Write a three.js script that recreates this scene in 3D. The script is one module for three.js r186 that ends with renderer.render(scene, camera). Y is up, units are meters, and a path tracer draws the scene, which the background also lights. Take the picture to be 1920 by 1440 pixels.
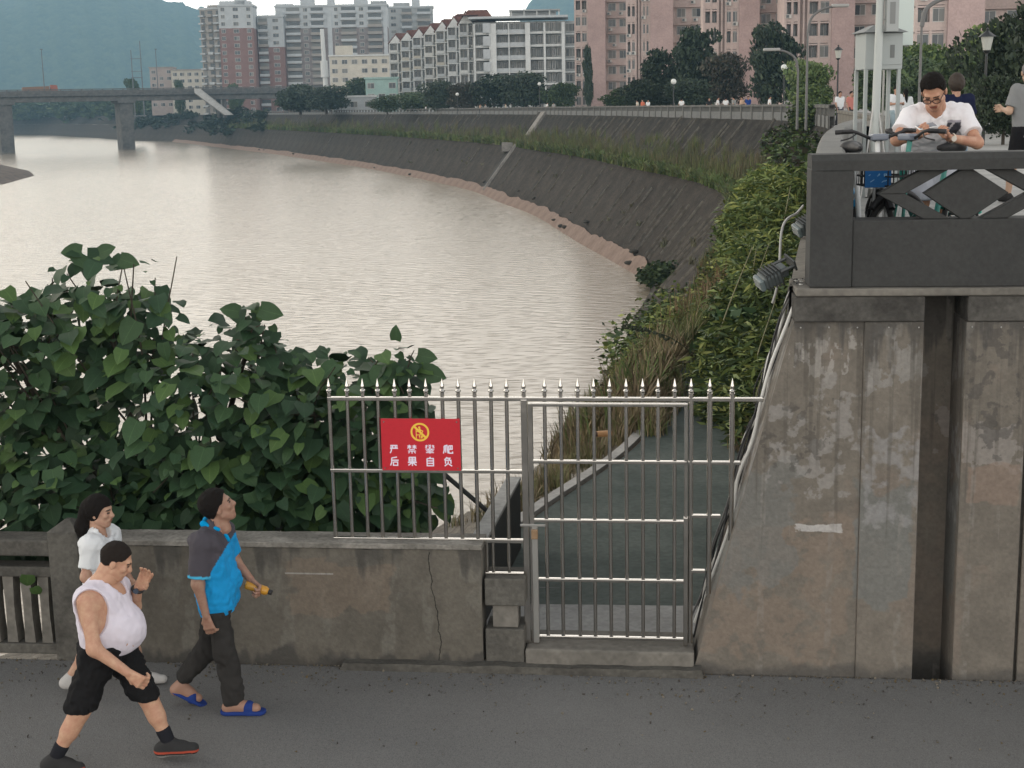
import * as THREE from 'three';
import { mergeGeometries, mergeVertices } from 'three/addons/utils/BufferGeometryUtils.js';
import { RoundedBoxGeometry } from 'three/addons/geometries/RoundedBoxGeometry.js';
import { ImprovedNoise } from 'three/addons/math/ImprovedNoise.js';

// ---------------------------------------------------------------- camera, sky, sun, exposure
const scene = new THREE.Scene();
const camera = new THREE.PerspectiveCamera(29.866, 4 / 3, 0.1, 6000);
camera.position.set(0, 4.27, 0);
camera.rotation.order = 'YXZ';
camera.rotation.set(-0.19097, 0, -0.02);
const renderer = new THREE.WebGLRenderer({ antialias: true });
renderer.setSize(1024, 768);
renderer.toneMapping = THREE.LinearToneMapping;
renderer.toneMappingExposure = 1.2;
renderer.shadowMap.enabled = true;
const SUN = new THREE.Vector3(-0.72, 0.42, -0.55).normalize();
{ // overcast dusk sky: pale cloud sheet, warmer and brighter low in the west
  const w = 512, h = 256, data = new Float32Array(w * h * 4), perlin = new ImprovedNoise();
  for (let j = 0; j < h; j++) for (let i = 0; i < w; i++) {
    const el = ((j + 0.5) / h - 0.5) * Math.PI, az = ((i + 0.5) / w - 0.5) * 2 * Math.PI;
    const x = Math.cos(el) * Math.cos(az), y = Math.sin(el), z = Math.cos(el) * Math.sin(az);
    const up = Math.max(0, y), west = Math.max(0, (x * SUN.x + y * SUN.y + z * SUN.z));
    const cl = perlin.noise(x * 2.2 + 7, y * 6, z * 2.2) * 0.5 + perlin.noise(x * 5 + 3, y * 14, z * 5) * 0.25;
    const e = Math.min(1, Math.max(0, (up - 0.06) / 0.74)), t = 1 - e * e * (3 - 2 * e);
    const L = (0.36 + 2.2 * t + 0.35 * Math.pow(west, 3)) * (1 + 0.10 * cl);
    const warm = 0.5 * t + 0.35 * Math.pow(west, 2);
    const k = (j * w + i) * 4, g = y < -0.02 ? 0.12 : 1;
    data[k] = L * (0.97 + 0.16 * warm) * g; data[k + 1] = L * (0.985 - 0.01 * warm) * g; data[k + 2] = L * (1.02 - 0.27 * warm) * g; data[k + 3] = 1;
  }
  const t = new THREE.DataTexture(data, w, h, THREE.RGBAFormat, THREE.FloatType);
  t.mapping = THREE.EquirectangularReflectionMapping; t.magFilter = t.minFilter = THREE.LinearFilter; t.needsUpdate = true;
  scene.background = t; scene.environment = t;
}
const sun = new THREE.DirectionalLight(new THREE.Color(1, 0.9, 0.78), 0.5);
sun.position.copy(SUN).multiplyScalar(200); sun.target.position.set(0, 0, -40);
sun.castShadow = true; sun.shadow.radius = 40; sun.shadow.mapSize.set(2048, 2048);
Object.assign(sun.shadow.camera, { left: -90, right: 90, top: 90, bottom: -90, near: 1, far: 600 });
scene.add(sun, sun.target);
scene.fog = new THREE.FogExp2(new THREE.Color(0.4, 0.68, 0.92), 0.00022);

// ---------------------------------------------------------------- helpers
const V = (x, y, z) => new THREE.Vector3(x, y, z);
const TAU = Math.PI * 2;
function rngOf(s) { return () => { s = (s + 0x6d2b79f5) | 0; let t = Math.imul(s ^ (s >>> 15), 1 | s); t = (t + Math.imul(t ^ (t >>> 7), 61 | t)) ^ t; return ((t ^ (t >>> 14)) >>> 0) / 4294967296; }; }
const R = rngOf(20240);
const rr = (a, b, r = R) => a + (b - a) * r();
const pick = (list, r = R) => list[Math.floor(r() * list.length)];
const smooth = (a, b, x) => { const t = Math.min(1, Math.max(0, (x - a) / (b - a))); return t * t * (3 - 2 * t); };
const lerp = (a, b, t) => a + (b - a) * t;
const perlin = new ImprovedNoise();
const fbm = (x, y, z = 0, o = 4) => { let s = 0, a = 0.5; for (let i = 0; i < o; i++) { s += a * perlin.noise(x, y, z + i * 7.3); x *= 2.03; y *= 2.03; z *= 2.03; a *= 0.5; } return s; };
const used = new Map();
function numbered(name) { const n = used.get(name) || 0; used.set(name, n + 1); return n ? name + '_' + String(n).padStart(3, '0') : name; }
const shadows = (o) => { o.traverse((m) => { if (m.isMesh) { m.castShadow = true; m.receiveShadow = true; } }); return o; };
function tag(o, label, category, group, kind) { o.userData.label = label; if (category) o.userData.category = category; if (group) o.userData.group = group; if (kind) o.userData.kind = kind; return o; }
function thing(name, label, category, [x, y, z] = [0, 0, 0], turn = 0, group) {
  const o = new THREE.Group(); o.name = numbered(name); o.position.set(x, y, z); o.rotation.y = turn; scene.add(o);
  return tag(o, label, category, group);
}
function part(name, geo, mat, parent, label) {
  const m = new THREE.Mesh(Array.isArray(geo) ? merge(geo) : geo, mat); m.name = name; m.castShadow = m.receiveShadow = true;
  if (label) m.userData.label = label; parent.add(m); return m;
}
function solo(name, geo, mat, label, category, group) { const m = part(numbered(name), geo, mat, scene); return tag(m, label, category, group); }
function struct(name, geo, mat, label) { const m = part(numbered(name), geo, mat, scene); m.userData.kind = 'structure'; m.userData.label = label; return m; }
function copy(o, label, group) { const c = o.clone(); c.name = numbered(o.name.replace(/_\d{3}$/, '')); c.userData = { ...o.userData }; if (label) c.userData.label = label; if (group) c.userData.group = group; scene.add(c); return c; }
function merge(list) {
  const any = list.some((g) => !g.index);
  const keep = list.every((g) => g.attributes.color);
  return mergeGeometries(list.map((g) => { const q = any && g.index ? g.toNonIndexed() : g; if (!keep && q.attributes.color) q.deleteAttribute('color'); for (const k of Object.keys(q.attributes)) if (!['position', 'normal', 'uv', 'color'].includes(k)) q.deleteAttribute(k); return q; }));
}
function metre(g, s = 1) { // uv in metres from position, by the way each face points
  const n = g.index ? g.toNonIndexed() : g; n.computeVertexNormals();
  const p = n.attributes.position, m = n.attributes.normal, uv = new Float32Array(p.count * 2);
  for (let i = 0; i < p.count; i++) {
    const ax = Math.abs(m.getX(i)), ay = Math.abs(m.getY(i)), az = Math.abs(m.getZ(i));
    if (ay > ax && ay > az) { uv[2 * i] = p.getX(i) * s; uv[2 * i + 1] = p.getZ(i) * s; }
    else if (ax > az) { uv[2 * i] = p.getZ(i) * s; uv[2 * i + 1] = p.getY(i) * s; }
    else { uv[2 * i] = p.getX(i) * s; uv[2 * i + 1] = p.getY(i) * s; }
  }
  n.setAttribute('uv', new THREE.BufferAttribute(uv, 2)); return n;
}
const bx = (w, h, d, x = 0, y = 0, z = 0) => metre(new THREE.BoxGeometry(w, h, d).translate(x, y, z));
// box by its bounds
const bb = (x0, x1, y0, y1, z0, z1) => bx(x1 - x0, y1 - y0, z1 - z0, (x0 + x1) / 2, (y0 + y1) / 2, (z0 + z1) / 2);
const rbox = (w, h, d, r, x = 0, y = 0, z = 0) => metre(new RoundedBoxGeometry(w, h, d, 2, r).translate(x, y, z));
const rbb = (x0, x1, y0, y1, z0, z1, r = 0.012) => rbox(x1 - x0, y1 - y0, z1 - z0, r, (x0 + x1) / 2, (y0 + y1) / 2, (z0 + z1) / 2);
function cyl(a, b, ra, rb = ra, seg = 8) {
  const d = b.clone().sub(a), g = new THREE.CylinderGeometry(rb, ra, d.length(), seg, 1);
  g.applyQuaternion(new THREE.Quaternion().setFromUnitVectors(V(0, 1, 0), d.clone().normalize())); return g.translate((a.x + b.x) / 2, (a.y + b.y) / 2, (a.z + b.z) / 2);
}
const tube = (pts, r, seg = 24, rad = 6) => new THREE.TubeGeometry(new THREE.CatmullRomCurve3(pts), seg, r, rad, false);
function extr(pts, depth, bevel = 0) { // polygon in x, y pulled along z from 0 to -depth
  const s = new THREE.Shape(pts.map(([x, y]) => new THREE.Vector2(x, y)));
  return metre(new THREE.ExtrudeGeometry(s, { depth: depth - 2 * bevel, bevelEnabled: bevel > 0, bevelThickness: bevel, bevelSize: bevel, bevelOffset: -bevel, bevelSegments: 1 }).translate(0, 0, -depth + bevel));
}
function loft(rows, uvs = 1, sub = 1) { // rows of points (each row a list of Vector3); a sheet, uv: metres along and across
  const nr = rows.length, nc = rows[0].length, pos = [], uv = [], idx = [];
  let al = 0;
  for (let i = 0; i < nr; i++) {
    if (i) al += rows[i][0].distanceTo(rows[i - 1][0]) * 0.5 + rows[i][nc - 1].distanceTo(rows[i - 1][nc - 1]) * 0.5;
    let ac = 0;
    for (let j = 0; j < nc; j++) { if (j) ac += rows[i][j].distanceTo(rows[i][j - 1]); pos.push(rows[i][j].x, rows[i][j].y, rows[i][j].z); uv.push(al * uvs, ac * uvs); }
  }
  for (let i = 0; i < nr - 1; i++) for (let j = 0; j < nc - 1; j++) { const a = i * nc + j, b = a + 1, c = a + nc, d = c + 1; idx.push(a, b, c, b, d, c); }
  const g = new THREE.BufferGeometry(); g.setAttribute('position', new THREE.Float32BufferAttribute(pos, 3)); g.setAttribute('uv', new THREE.Float32BufferAttribute(uv, 2)); g.setIndex(idx); g.computeVertexNormals(); return g;
}

// ---------------------------------------------------------------- textures (surface grain only)
function tileNoise(size, cells, oct, seed) { // tiling value noise 0..1
  const out = new Float32Array(size * size); let amp = 0.5, tot = 0;
  for (let o = 0; o < oct; o++) {
    const c = cells << o, r = rngOf(seed + o * 101), g = new Float32Array(c * c); for (let i = 0; i < c * c; i++) g[i] = r();
    for (let y = 0; y < size; y++) { const fy = y / size * c, y0 = Math.floor(fy), ty = fy - y0, sy = ty * ty * (3 - 2 * ty), ya = (y0 % c) * c, yb = ((y0 + 1) % c) * c;
      for (let x = 0; x < size; x++) { const fx = x / size * c, x0 = Math.floor(fx), tx = fx - x0, sx = tx * tx * (3 - 2 * tx), xa = x0 % c, xb = (x0 + 1) % c;
        out[y * size + x] += amp * ((g[ya + xa] * (1 - sx) + g[ya + xb] * sx) * (1 - sy) + (g[yb + xa] * (1 - sx) + g[yb + xb] * sx) * sy); } }
    tot += amp; amp *= 0.55;
  }
  for (let i = 0; i < out.length; i++) out[i] /= tot; return out;
}
const N1 = tileNoise(512, 4, 6, 11), N2 = tileNoise(512, 8, 6, 23), N3 = tileNoise(512, 64, 3, 37), N4 = tileNoise(512, 3, 4, 51);
const nz = (a, x, y) => a[((y & 511) << 9) | (x & 511)];
const s2 = (v) => v <= 0.0031308 ? 12.92 * v : 1.055 * Math.pow(v, 1 / 2.4) - 0.055;
function tex(w, h, f, metres, srgb = true) { // f(x, y) -> [r, g, b] linear (or a number for data)
  const d = new Uint8Array(w * h * 4);
  for (let y = 0; y < h; y++) for (let x = 0; x < w; x++) { let c = f(x, y); if (typeof c === 'number') c = [c, c, c]; const k = (y * w + x) * 4; for (let i = 0; i < 3; i++) d[k + i] = Math.max(0, Math.min(255, Math.round(255 * (srgb ? s2(Math.max(0, c[i])) : c[i])))); d[k + 3] = 255; }
  const t = new THREE.DataTexture(d, w, h); t.wrapS = t.wrapT = THREE.RepeatWrapping; t.magFilter = THREE.LinearFilter; t.minFilter = THREE.LinearMipmapLinearFilter; t.generateMipmaps = true;
  if (srgb) t.colorSpace = THREE.SRGBColorSpace; if (metres) t.repeat.set(1 / metres, 1 / metres); t.needsUpdate = true; return t;
}
const grainBump = (m) => tex(512, 512, (x, y) => 0.5 * nz(N3, x, y) + 0.3 * nz(N2, x * 2, y * 2) + 0.2 * nz(N1, x, y), m, false);
const BUMP3 = grainBump(3), BUMP1 = grainBump(1);
const mixc = (a, b, t) => [lerp(a[0], b[0], t), lerp(a[1], b[1], t), lerp(a[2], b[2], t)];
function mottled(a, b, metres, contrast = 1, speck = 0.25) { // two tones in broken patches with grain
  return tex(512, 512, (x, y) => {
    const n = smooth(0.5 - 0.22 / contrast, 0.5 + 0.22 / contrast, 0.65 * nz(N1, x, y) + 0.35 * nz(N2, x + 99, y + 31));
    const g = 1 + speck * (nz(N3, x, y) - 0.5) * 2; return mixc(a, b, n).map((v) => v * g);
  }, metres);
}
const mat = (o) => new THREE.MeshStandardMaterial(o);
const col = (r, g, b) => new THREE.Color().setRGB(r, g, b);
const surf = (a, b, metres, rough = 0.9, bump = 0.004, contrast = 1, speck = 0.25) => new THREE.MeshPhysicalMaterial({ specularIntensity: rough > 0.8 ? 0.3 : 0.6, map: mottled(a, b, metres, contrast, speck), roughness: rough, bumpMap: metres > 2 ? BUMP3 : BUMP1, bumpScale: bump });
const plain = (r, g, b, rough = 0.8, metal = 0) => mat({ color: col(r, g, b), roughness: rough, metalness: metal });
const vcol = (rough = 0.8, o = {}) => mat({ vertexColors: true, roughness: rough, ...o });

// the frame of the roadside wall: s along it (to the right), n towards the road
const WR = -0.1107, W0 = V(0, 0, -10.486), WU = V(Math.cos(WR), 0, -Math.sin(WR)), WN = V(Math.sin(WR), 0, Math.cos(WR));
const W = (s, y, n) => V(W0.x + s * WU.x + n * WN.x, y, W0.z + s * WU.z + n * WN.z);
const onWall = (name, label, category, s = 0, y = 0, n = 0, group) => { const p = W(s, y, n); return thing(name, label, category, [p.x, p.y, p.z], WR, group); };
// ---------------------------------------------------------------- materials of the setting
const M = {
  asphalt: (() => { const r = rngOf(404), h = new Float32Array(1024 * 1024); for (let i = 0; i < h.length; i++) h[i] = r(); const H = (x, y) => h[((y & 1023) << 10) | (x & 1023)];
    const st = (x, y) => 0.55 * H(x, y) + 0.45 * H((x >> 1) + 77, (y >> 1) + 31);
    const t = tex(1024, 1024, (x, y) => { const s = st(x, y), big = nz(N1, x >> 1, y >> 1) - 0.5; let v = 0.15 * (1 + 0.75 * (s - 0.5) + 0.22 * big); if (s > 0.95) v = 0.24; if (s < 0.06) v = 0.05; return [v * 1.005, v, v * 0.98]; }, 3);
    return new THREE.MeshPhysicalMaterial({ map: t, roughness: 0.93, specularIntensity: 0.35, bumpMap: tex(1024, 1024, (x, y) => st(x, y), 3, false), bumpScale: 0.004 }); })(),
  concrete: surf([0.12, 0.114, 0.102], [0.19, 0.178, 0.158], 2.5, 0.9, 0.005),
  paleConcrete: surf([0.3, 0.29, 0.275], [0.4, 0.39, 0.37], 2.5, 0.9, 0.004),
  darkConcrete: surf([0.065, 0.062, 0.056], [0.115, 0.11, 0.098], 1.6, 0.92, 0.005, 1.2, 0.3),
  paint: surf([0.036, 0.037, 0.037], [0.046, 0.047, 0.046], 1.5, 0.75, 0.002, 0.6, 0.18),
  deck: surf([0.28, 0.28, 0.27], [0.37, 0.365, 0.35], 3, 0.88, 0.003),
  green: surf([0.056, 0.072, 0.066], [0.09, 0.107, 0.098], 2.6, 0.85, 0.003, 1.1, 0.3),
  slab: surf([0.26, 0.258, 0.25], [0.33, 0.327, 0.318], 2.4, 0.9, 0.004),
  pitched: surf([0.1, 0.09, 0.076], [0.19, 0.172, 0.146], 1.9, 0.95, 0.03, 1.6, 0.5),
  revet: surf([0.03, 0.026, 0.022], [0.052, 0.045, 0.038], 9, 0.95, 0.05, 1.2, 0.5),
  upper: surf([0.018, 0.017, 0.015], [0.045, 0.04, 0.034], 6, 0.95, 0.06, 1.4, 0.5),
  silt: surf([0.165, 0.12, 0.098], [0.23, 0.172, 0.142], 5, 0.9, 0.02, 1, 0.2),
  soil: surf([0.1, 0.075, 0.05], [0.17, 0.135, 0.095], 2, 1, 0.03, 1.3, 0.5),
  grassland: surf([0.05, 0.065, 0.03], [0.11, 0.11, 0.06], 9, 1, 0.1, 1.2, 0.5),
  steel: mat({ color: col(0.55, 0.53, 0.5), metalness: 1, roughness: 0.22, roughnessMap: tex(256, 256, (x, y) => 0.55 + 0.6 * nz(N2, x * 2, y * 2), 0.6, false) }),
  steelDull: mat({ color: col(0.36, 0.36, 0.35), metalness: 0.9, roughness: 0.42, bumpMap: BUMP1, bumpScale: 0.0006 }),
  black: plain(0.018, 0.018, 0.02, 0.6), rubber: plain(0.02, 0.02, 0.021, 0.85), white: plain(0.72, 0.72, 0.7, 0.55), darkMetal: plain(0.05, 0.055, 0.056, 0.5, 0.3),
};
const blot = (s, y, cx, cy, rx, ry, n, amp) => smooth(0, 0.1, 1 - Math.max(Math.abs(s - cx) / rx, Math.abs(y - cy) / ry) + amp * (n - 0.5));
M.retaining = (() => { // stains, old whitewash and repaired render as they lie on the abutment wall
  const S = 1024;
  const f = (i, j) => {
    const s = 1.2 + 3 * i / S, y = 3 * j / S, n = 0.6 * nz(N1, i, j) + 0.4 * nz(N2, i + 40, j + 9), m = nz(N2, i * 2 + 200, j * 2), g = nz(N3, i, j), w = nz(N4, i, j), v = nz(N2, i * 3, j >> 2);
    let c = mixc([0.125, 0.112, 0.095], [0.165, 0.147, 0.124], smooth(0.3, 0.7, n));
    c = mixc(c, [0.185, 0.148, 0.118], 0.7 * blot(s, y, 1.95, 0.62, 0.75, 0.62, w, 1.6) * smooth(0.35, 0.55, m));
    c = mixc(c, [0.19, 0.155, 0.128], 0.5 * blot(s, y, 2.9, 0.9, 0.5, 1.3, w, 1.8) * smooth(0.4, 0.6, nz(N1, i + 300, j)));
    c = mixc(c, [0.14, 0.145, 0.138], 0.8 * blot(s, y, 2.72, 1.05, 0.2, 0.45, n, 1.5));
    c = mixc(c, [0.14, 0.145, 0.14], 0.6 * blot(s, y, 1.75, 1.2, 0.35, 0.5, n, 2.5));
    c = mixc(c, [0.24, 0.237, 0.238], 0.65 * blot(s, y, 2.77, 1.52, 0.2, 0.36, n, 2.2) * smooth(0.4, 0.6, m));
    c = mixc(c, [0.33, 0.315, 0.295], 0.6 * blot(s, y, 2.27, 2.42, 0.24, 0.12, m, 2.4) * smooth(0.5, 0.56, nz(N2, i * 4, j * 2)));
    c = mixc(c, [0.25, 0.245, 0.235], 0.55 * blot(s, y, 2.78, 2.4, 0.22, 0.22, m, 3) * smooth(0.5, 0.56, nz(N2, i * 2 + 77, j + 60)));
    c = mixc(c, [0.42, 0.41, 0.4], 0.8 * blot(s, y, 2.245, 1.155, 0.15, 0.03, m, 1.2));
    c = mixc(c, [0.27, 0.26, 0.25], 0.55 * blot(s, y, 2.15, 1.75, 0.35, 0.4, n, 3) * smooth(0.5, 0.58, m));
    c = mixc(c, [0.27, 0.25, 0.235], 0.5 * blot(s, y, 3.45, 1.78, 0.22, 0.14, m, 2.2));
    c = mixc(c, [0.215, 0.16, 0.128], 0.6 * blot(s, y, 3.48, 1.5, 0.2, 0.16, n, 1.4));
    c = mixc(c, [0.05, 0.047, 0.043], 0.5 * blot(s, y, 2.05, 1.85, 0.3, 0.25, n, 2.6) * smooth(0.585, 0.63, nz(N2, i * 3 + 17, j * 3)));
    c = mixc(c, [0.065, 0.062, 0.058], 0.85 * smooth(0, 0.35, (y - 2.5) / 0.5 + (v - 0.5) * 1.3 + (n - 0.5) * 1.4)); // soot and algae run down from the ledge in streaks
    const drip = nz(N2, i * 4 + 61, j >> 4), reach = 2.7 - 2.6 * nz(N1, i * 5, 77); c = mixc(c, [0.075, 0.068, 0.058], 0.5 * smooth(0.55, 0.66, drip) * smooth(reach - 0.2, reach + 0.25, y)); // dark runs from the ledge
    c = mixc(c, [0.21, 0.198, 0.18], 0.4 * smooth(0.6, 0.68, nz(N2, i * 3 + 300, j >> 4)) * smooth(0.45, 0.6, m)); // lime runs
    c = mixc(c, [0.055, 0.052, 0.05], 0.55 * blot(s, y, 3.47, 2.2, 0.22, 0.35, m, 2.8) * smooth(0.52, 0.6, nz(N2, i * 2 + 7, j * 2 + 50)));
    c = mixc(c, [0.06, 0.058, 0.055], 0.7 * smooth(0, 0.3, (0.1 - y) / 0.25 + (n - 0.5) * 1.6)); // splash dirt along the foot
    const k = 0.82 + 0.36 * g; return c.map((q) => q * k);
  };
  const t = tex(S, S, f, 3); t.offset.set(-1.2 / 3, 0);
  return mat({ map: t, roughness: 0.92, bumpMap: BUMP1, bumpScale: 0.006 });
})();
M.lowWall = (() => {
  const w = 1024, h = 512, f = (i, j) => {
    const s = -3.3 + 3.2 * i / w, y = 1.6 * j / h, n = 0.6 * nz(N1, i, j) + 0.4 * nz(N2, i, j), v = nz(N2, i * 2, j >> 2), m = nz(N2, i * 2 + 5, j * 2 + 90), g = nz(N3, i, j);
    let c = mixc([0.09, 0.082, 0.068], [0.125, 0.114, 0.095], smooth(0.3, 0.7, n));
    c = mixc(c, [0.15, 0.142, 0.122], 0.6 * smooth(0.52, 0.62, v) * smooth(0.4, 0.6, m));
    c = mixc(c, [0.17, 0.132, 0.1], 0.5 * blot(s, y, -1.35, 0.62, 0.4, 0.2, n, 2));
    c = mixc(c, [0.046, 0.044, 0.04], 0.75 * smooth(0, 0.5, (y - 0.84) / 0.5 + (v - 0.5) * 1.7)); // black algae hanging from the coping in tongues
    c = mixc(c, [0.045, 0.043, 0.04], 0.8 * smooth(0, 0.3, (0.14 - y) / 0.3 + (n - 0.5) * 1.5 + (v - 0.5) * 0.8));
    const crack = -0.63 + 0.05 * (nz(N2, j * 2, 30) - 0.5) + 0.06 * smooth(0.35, 0.7, y) * -1 + 0.03; // the crack that runs down near the gate
    if (Math.abs(s - crack) < 0.0022 + 0.003 * m && y < 0.93) c = c.map((q) => q * 0.2);
    if (Math.abs(y - 0.74 - 0.01 * n) < 0.006 && s > -1.8 && s < -1.42) c = [0.26, 0.25, 0.23];
    const k = 0.8 + 0.4 * g; return c.map((q) => q * k);
  };
  const t = tex(w, h, f); t.repeat.set(1 / 3.2, 1 / 1.6); t.offset.set(3.3 / 3.2, 0);
  return mat({ map: t, roughness: 0.92, bumpMap: BUMP1, bumpScale: 0.006 });
})();

// ---------------------------------------------------------------- road
{
  const g = new THREE.PlaneGeometry(120, 34, 60, 17).rotateX(-Math.PI / 2).translate(0, 0, 17.02), p = g.attributes.position;
  const gm = metre(g); const q = gm.attributes.position; for (let i = 0; i < q.count; i++) q.setY(i, 0.012 * fbm(q.getX(i) * 0.4, q.getZ(i) * 0.4));
  gm.computeVertexNormals(); gm.rotateY(WR); gm.translate(W0.x, 0, W0.z);
  struct('road', gm, M.asphalt, 'grey asphalt road along the foot of the walls');
}
// ---------------------------------------------------------------- river bank in sections: water's edge, top of slope, foot of upper wall, railing line
const WATER = -8.7;
const ST = [ // toe x z, kerb x y z, foot x z, rail x z
  [-40, -12, -22, -0.3, -12.9, -22, -12.8, -22, -12.7], [-26, -24, -10, -0.3, -11.7, -10, -11.62, -10, -11.6], [-14, -34.5, -3.6, -0.15, -11.15, 0.6, -7.6, 1.3, -7],
  [-9, -39.5, -1.4, 0, -11.0, 1.45, -10.75, 2.2, -10.5], [-4.5, -43.5, 0.06, 0, -14.66, 2.25, -13.7, 3.0, -14], [-2, -46.5, 1.5, 0, -18.1, 3.05, -17.6, 3.92, -18],
  [-0.2, -50, 2.5, -0.1, -23, 4.2, -22.4, 5.25, -23], [1.6, -56, 4.25, -0.25, -29.5, 6, -28.7, 7.1, -29.5], [3, -61.3, 6.8, -0.55, -40, 8.6, -39.2, 10.1, -40],
  [4.9, -72.3, 9.9, -1, -58, 11.6, -57.5, 14, -60], [6.9, -87, 12.9, -1.5, -80, 14.3, -79.7, 17.6, -82], [9.7, -104, 15, -1.8, -98, 16, -98, 19.8, -102],
];
const TOE = [[8.8, -116.2], [6.4, -137.5], [2.9, -172.3], [-1.3, -197.6], [-8.05, -236.4], [-29, -313.7], [-48, -372.5], [-74.6, -452], [-110.5, -549], [-150.7, -654], [-190, -720], [-245, -840], [-340, -1000], [-520, -1110], [-900, -1200]];
TOE.forEach(([x, z], i) => {
  const a = TOE[Math.max(0, i - 1)], b = TOE[Math.min(TOE.length - 1, i + 1)]; let tx = b[0] - a[0], tz = b[1] - a[1]; const l = Math.hypot(tx, tz); tx /= l; tz /= l;
  const nx = -tz, nn = tx; // to the right of travel
  const o = i > 8 ? 1.8 : 1;
  ST.push([x, z, x + nx * 5.8 * o, -1.8, z + nn * 5.8 * o, x + nx * 6.6 * o, z + nn * 6.6 * o, x + nx * 10.5 * o, z + nn * 10.5 * o]);
});
const crv = (f) => new THREE.CatmullRomCurve3(ST.map(f), false, 'catmullrom', 0.5);
const cToe = crv((s) => V(s[0], WATER - 0.6, s[1])), cKerb = crv((s) => V(s[2], s[3], s[4])), cFoot = crv((s) => V(s[5], s[3], s[6])), cRail = crv((s) => V(s[7], 2.95, s[8]));
const SN = ST.length - 1, at = (c, st) => c.getPoint(Math.min(1, Math.max(0, st / SN)));
const stationsOf = (a, b, n) => Array.from({ length: n + 1 }, (_, i) => lerp(a, b, i / n));
const across = (p, q, k) => Array.from({ length: k + 1 }, (_, j) => p.clone().lerp(q, j / k));
function rough(rows, amp, f) { for (const r of rows) for (let j = 0; j < r.length; j++) { const p = r[j]; p.y += amp * fbm(p.x * f, p.z * f, p.y * f); p.x += amp * fbm(p.x * f + 50, p.z * f); } return rows; }
struct('stone_bank', loft(rough(stationsOf(0, 9.2, 120).map((s) => across(at(cToe, s), at(cKerb, s).add(V(0, -0.06, 0)), 24)), 0.25, 1.1)), M.pitched, 'pale stone pitched slope falling from the green path to the water');
struct('lower_revetment', loft(rough(stationsOf(9, SN, 220).map((s) => across(at(cToe, s), at(cKerb, s), 10)), 0.12, 0.8)), M.revet, 'dark sloping river revetment below the berm');
struct('upper_revetment', loft(rough(stationsOf(3, SN, 240).map((s) => across(at(cFoot, s), at(cRail, s), 8)), 0.06, 0.9)), M.upper, 'dark weathered upper river wall under the promenade railing');
struct('berm', loft(stationsOf(3, SN, 240).map((s) => across(at(cKerb, s), at(cFoot, s), 2))), M.soil, 'narrow earthen berm between the two river walls');
{ // silt left along the water's edge, with a ragged upper edge
  const rows = stationsOf(11.1, 21, 260).map((s) => { const a = at(cToe, s), b = at(cKerb, s), n = b.clone().sub(a).cross(V(0, 0, -1)).normalize(); const k = 0.21 + 0.07 * fbm(s * 5, 1, 0, 2) + 0.03 * fbm(s * 22, 4); return across(a, a.clone().lerp(b, k), 4).map((p, j) => p.add(V(-0.14, 0.14, 0))); });
  struct('silt_strip', loft(rows), M.silt, 'reddish silt strip along the water edge');
  const rocks = []; const r = rngOf(5);
  for (let i = 0; i < 18; i++) { const s = rr(11.2, 20, r), a = at(cToe, s), b = at(cKerb, s), p = a.lerp(b, rr(0.1, 0.3, r)); const g = new THREE.IcosahedronGeometry(rr(0.1, 0.36, r), 1).scale(1.5, 0.6, 1).rotateY(rr(0, 6, r)).translate(p.x - 0.15, p.y + 0.25, p.z); rocks.push(g); }
  const m = solo('shore_rocks', rocks, surf([0.03, 0.028, 0.025], [0.08, 0.075, 0.065], 1, 1, 0.05), 'small dark rocks scattered along the silt strip', 'rocks'); m.userData.kind = 'stuff';
}
{ // pale joint ribs down the revetment, unevenly spaced
  const r = rngOf(77), gs = [];
  const rib = (c0, c1, s, k0, k1, w, lift) => { const a = at(c0, s), b = at(c1, s); const p = a.clone().lerp(b, k0), q = a.clone().lerp(b, k1); const t = at(c0, s + 0.02).sub(a).normalize().multiplyScalar(w); const up = V(-0.1, lift, 0);
    return loft([[p.clone().sub(t).add(V(0, -0.05, 0)), p.clone().sub(t).add(up), p.clone().add(t).add(up), p.clone().add(t).add(V(0, -0.05, 0))], [q.clone().sub(t).add(V(0, -0.05, 0)), q.clone().sub(t).add(up), q.clone().add(t).add(up), q.clone().add(t).add(V(0, -0.05, 0))]]); };
  const holder = thing('revetment_ribs', 'pale joint ribs running down the dark lower revetment', 'ribs'); const mm = surf([0.085, 0.078, 0.068], [0.15, 0.138, 0.12], 2, 0.95, 0.02, 1.5);
  for (const s of [9.6, 10.1, 10.5, 10.75, 10.95, 11.15, 11.4, 11.62, 11.72, 11.95, 12.05, 12.2, 12.5, 12.62, 12.9, 13.2, 13.45, 13.7, 14.1, 14.5, 15.3, 16.1, 16.8, 17.4, 18.1]) part('rib', rib(cToe, cKerb, s, rr(0.22, 0.45, r), rr(0.7, 1, r), rr(0.015, 0.06, r), 0.13), mm, holder);
  const h2 = thing('upper_wall_ribs', 'thin pale stalks and joint ribs on the upper river wall', 'ribs');
  for (let i = 0; i < 46; i++) { const s = rr(10.3, 19, r), k = rr(0.05, 0.4, r); part('rib', rib(cFoot, cRail, s, k, rr(0.8, 1, r), rr(0.025, 0.06, r), 0.12), mm, h2); }
}
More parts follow.
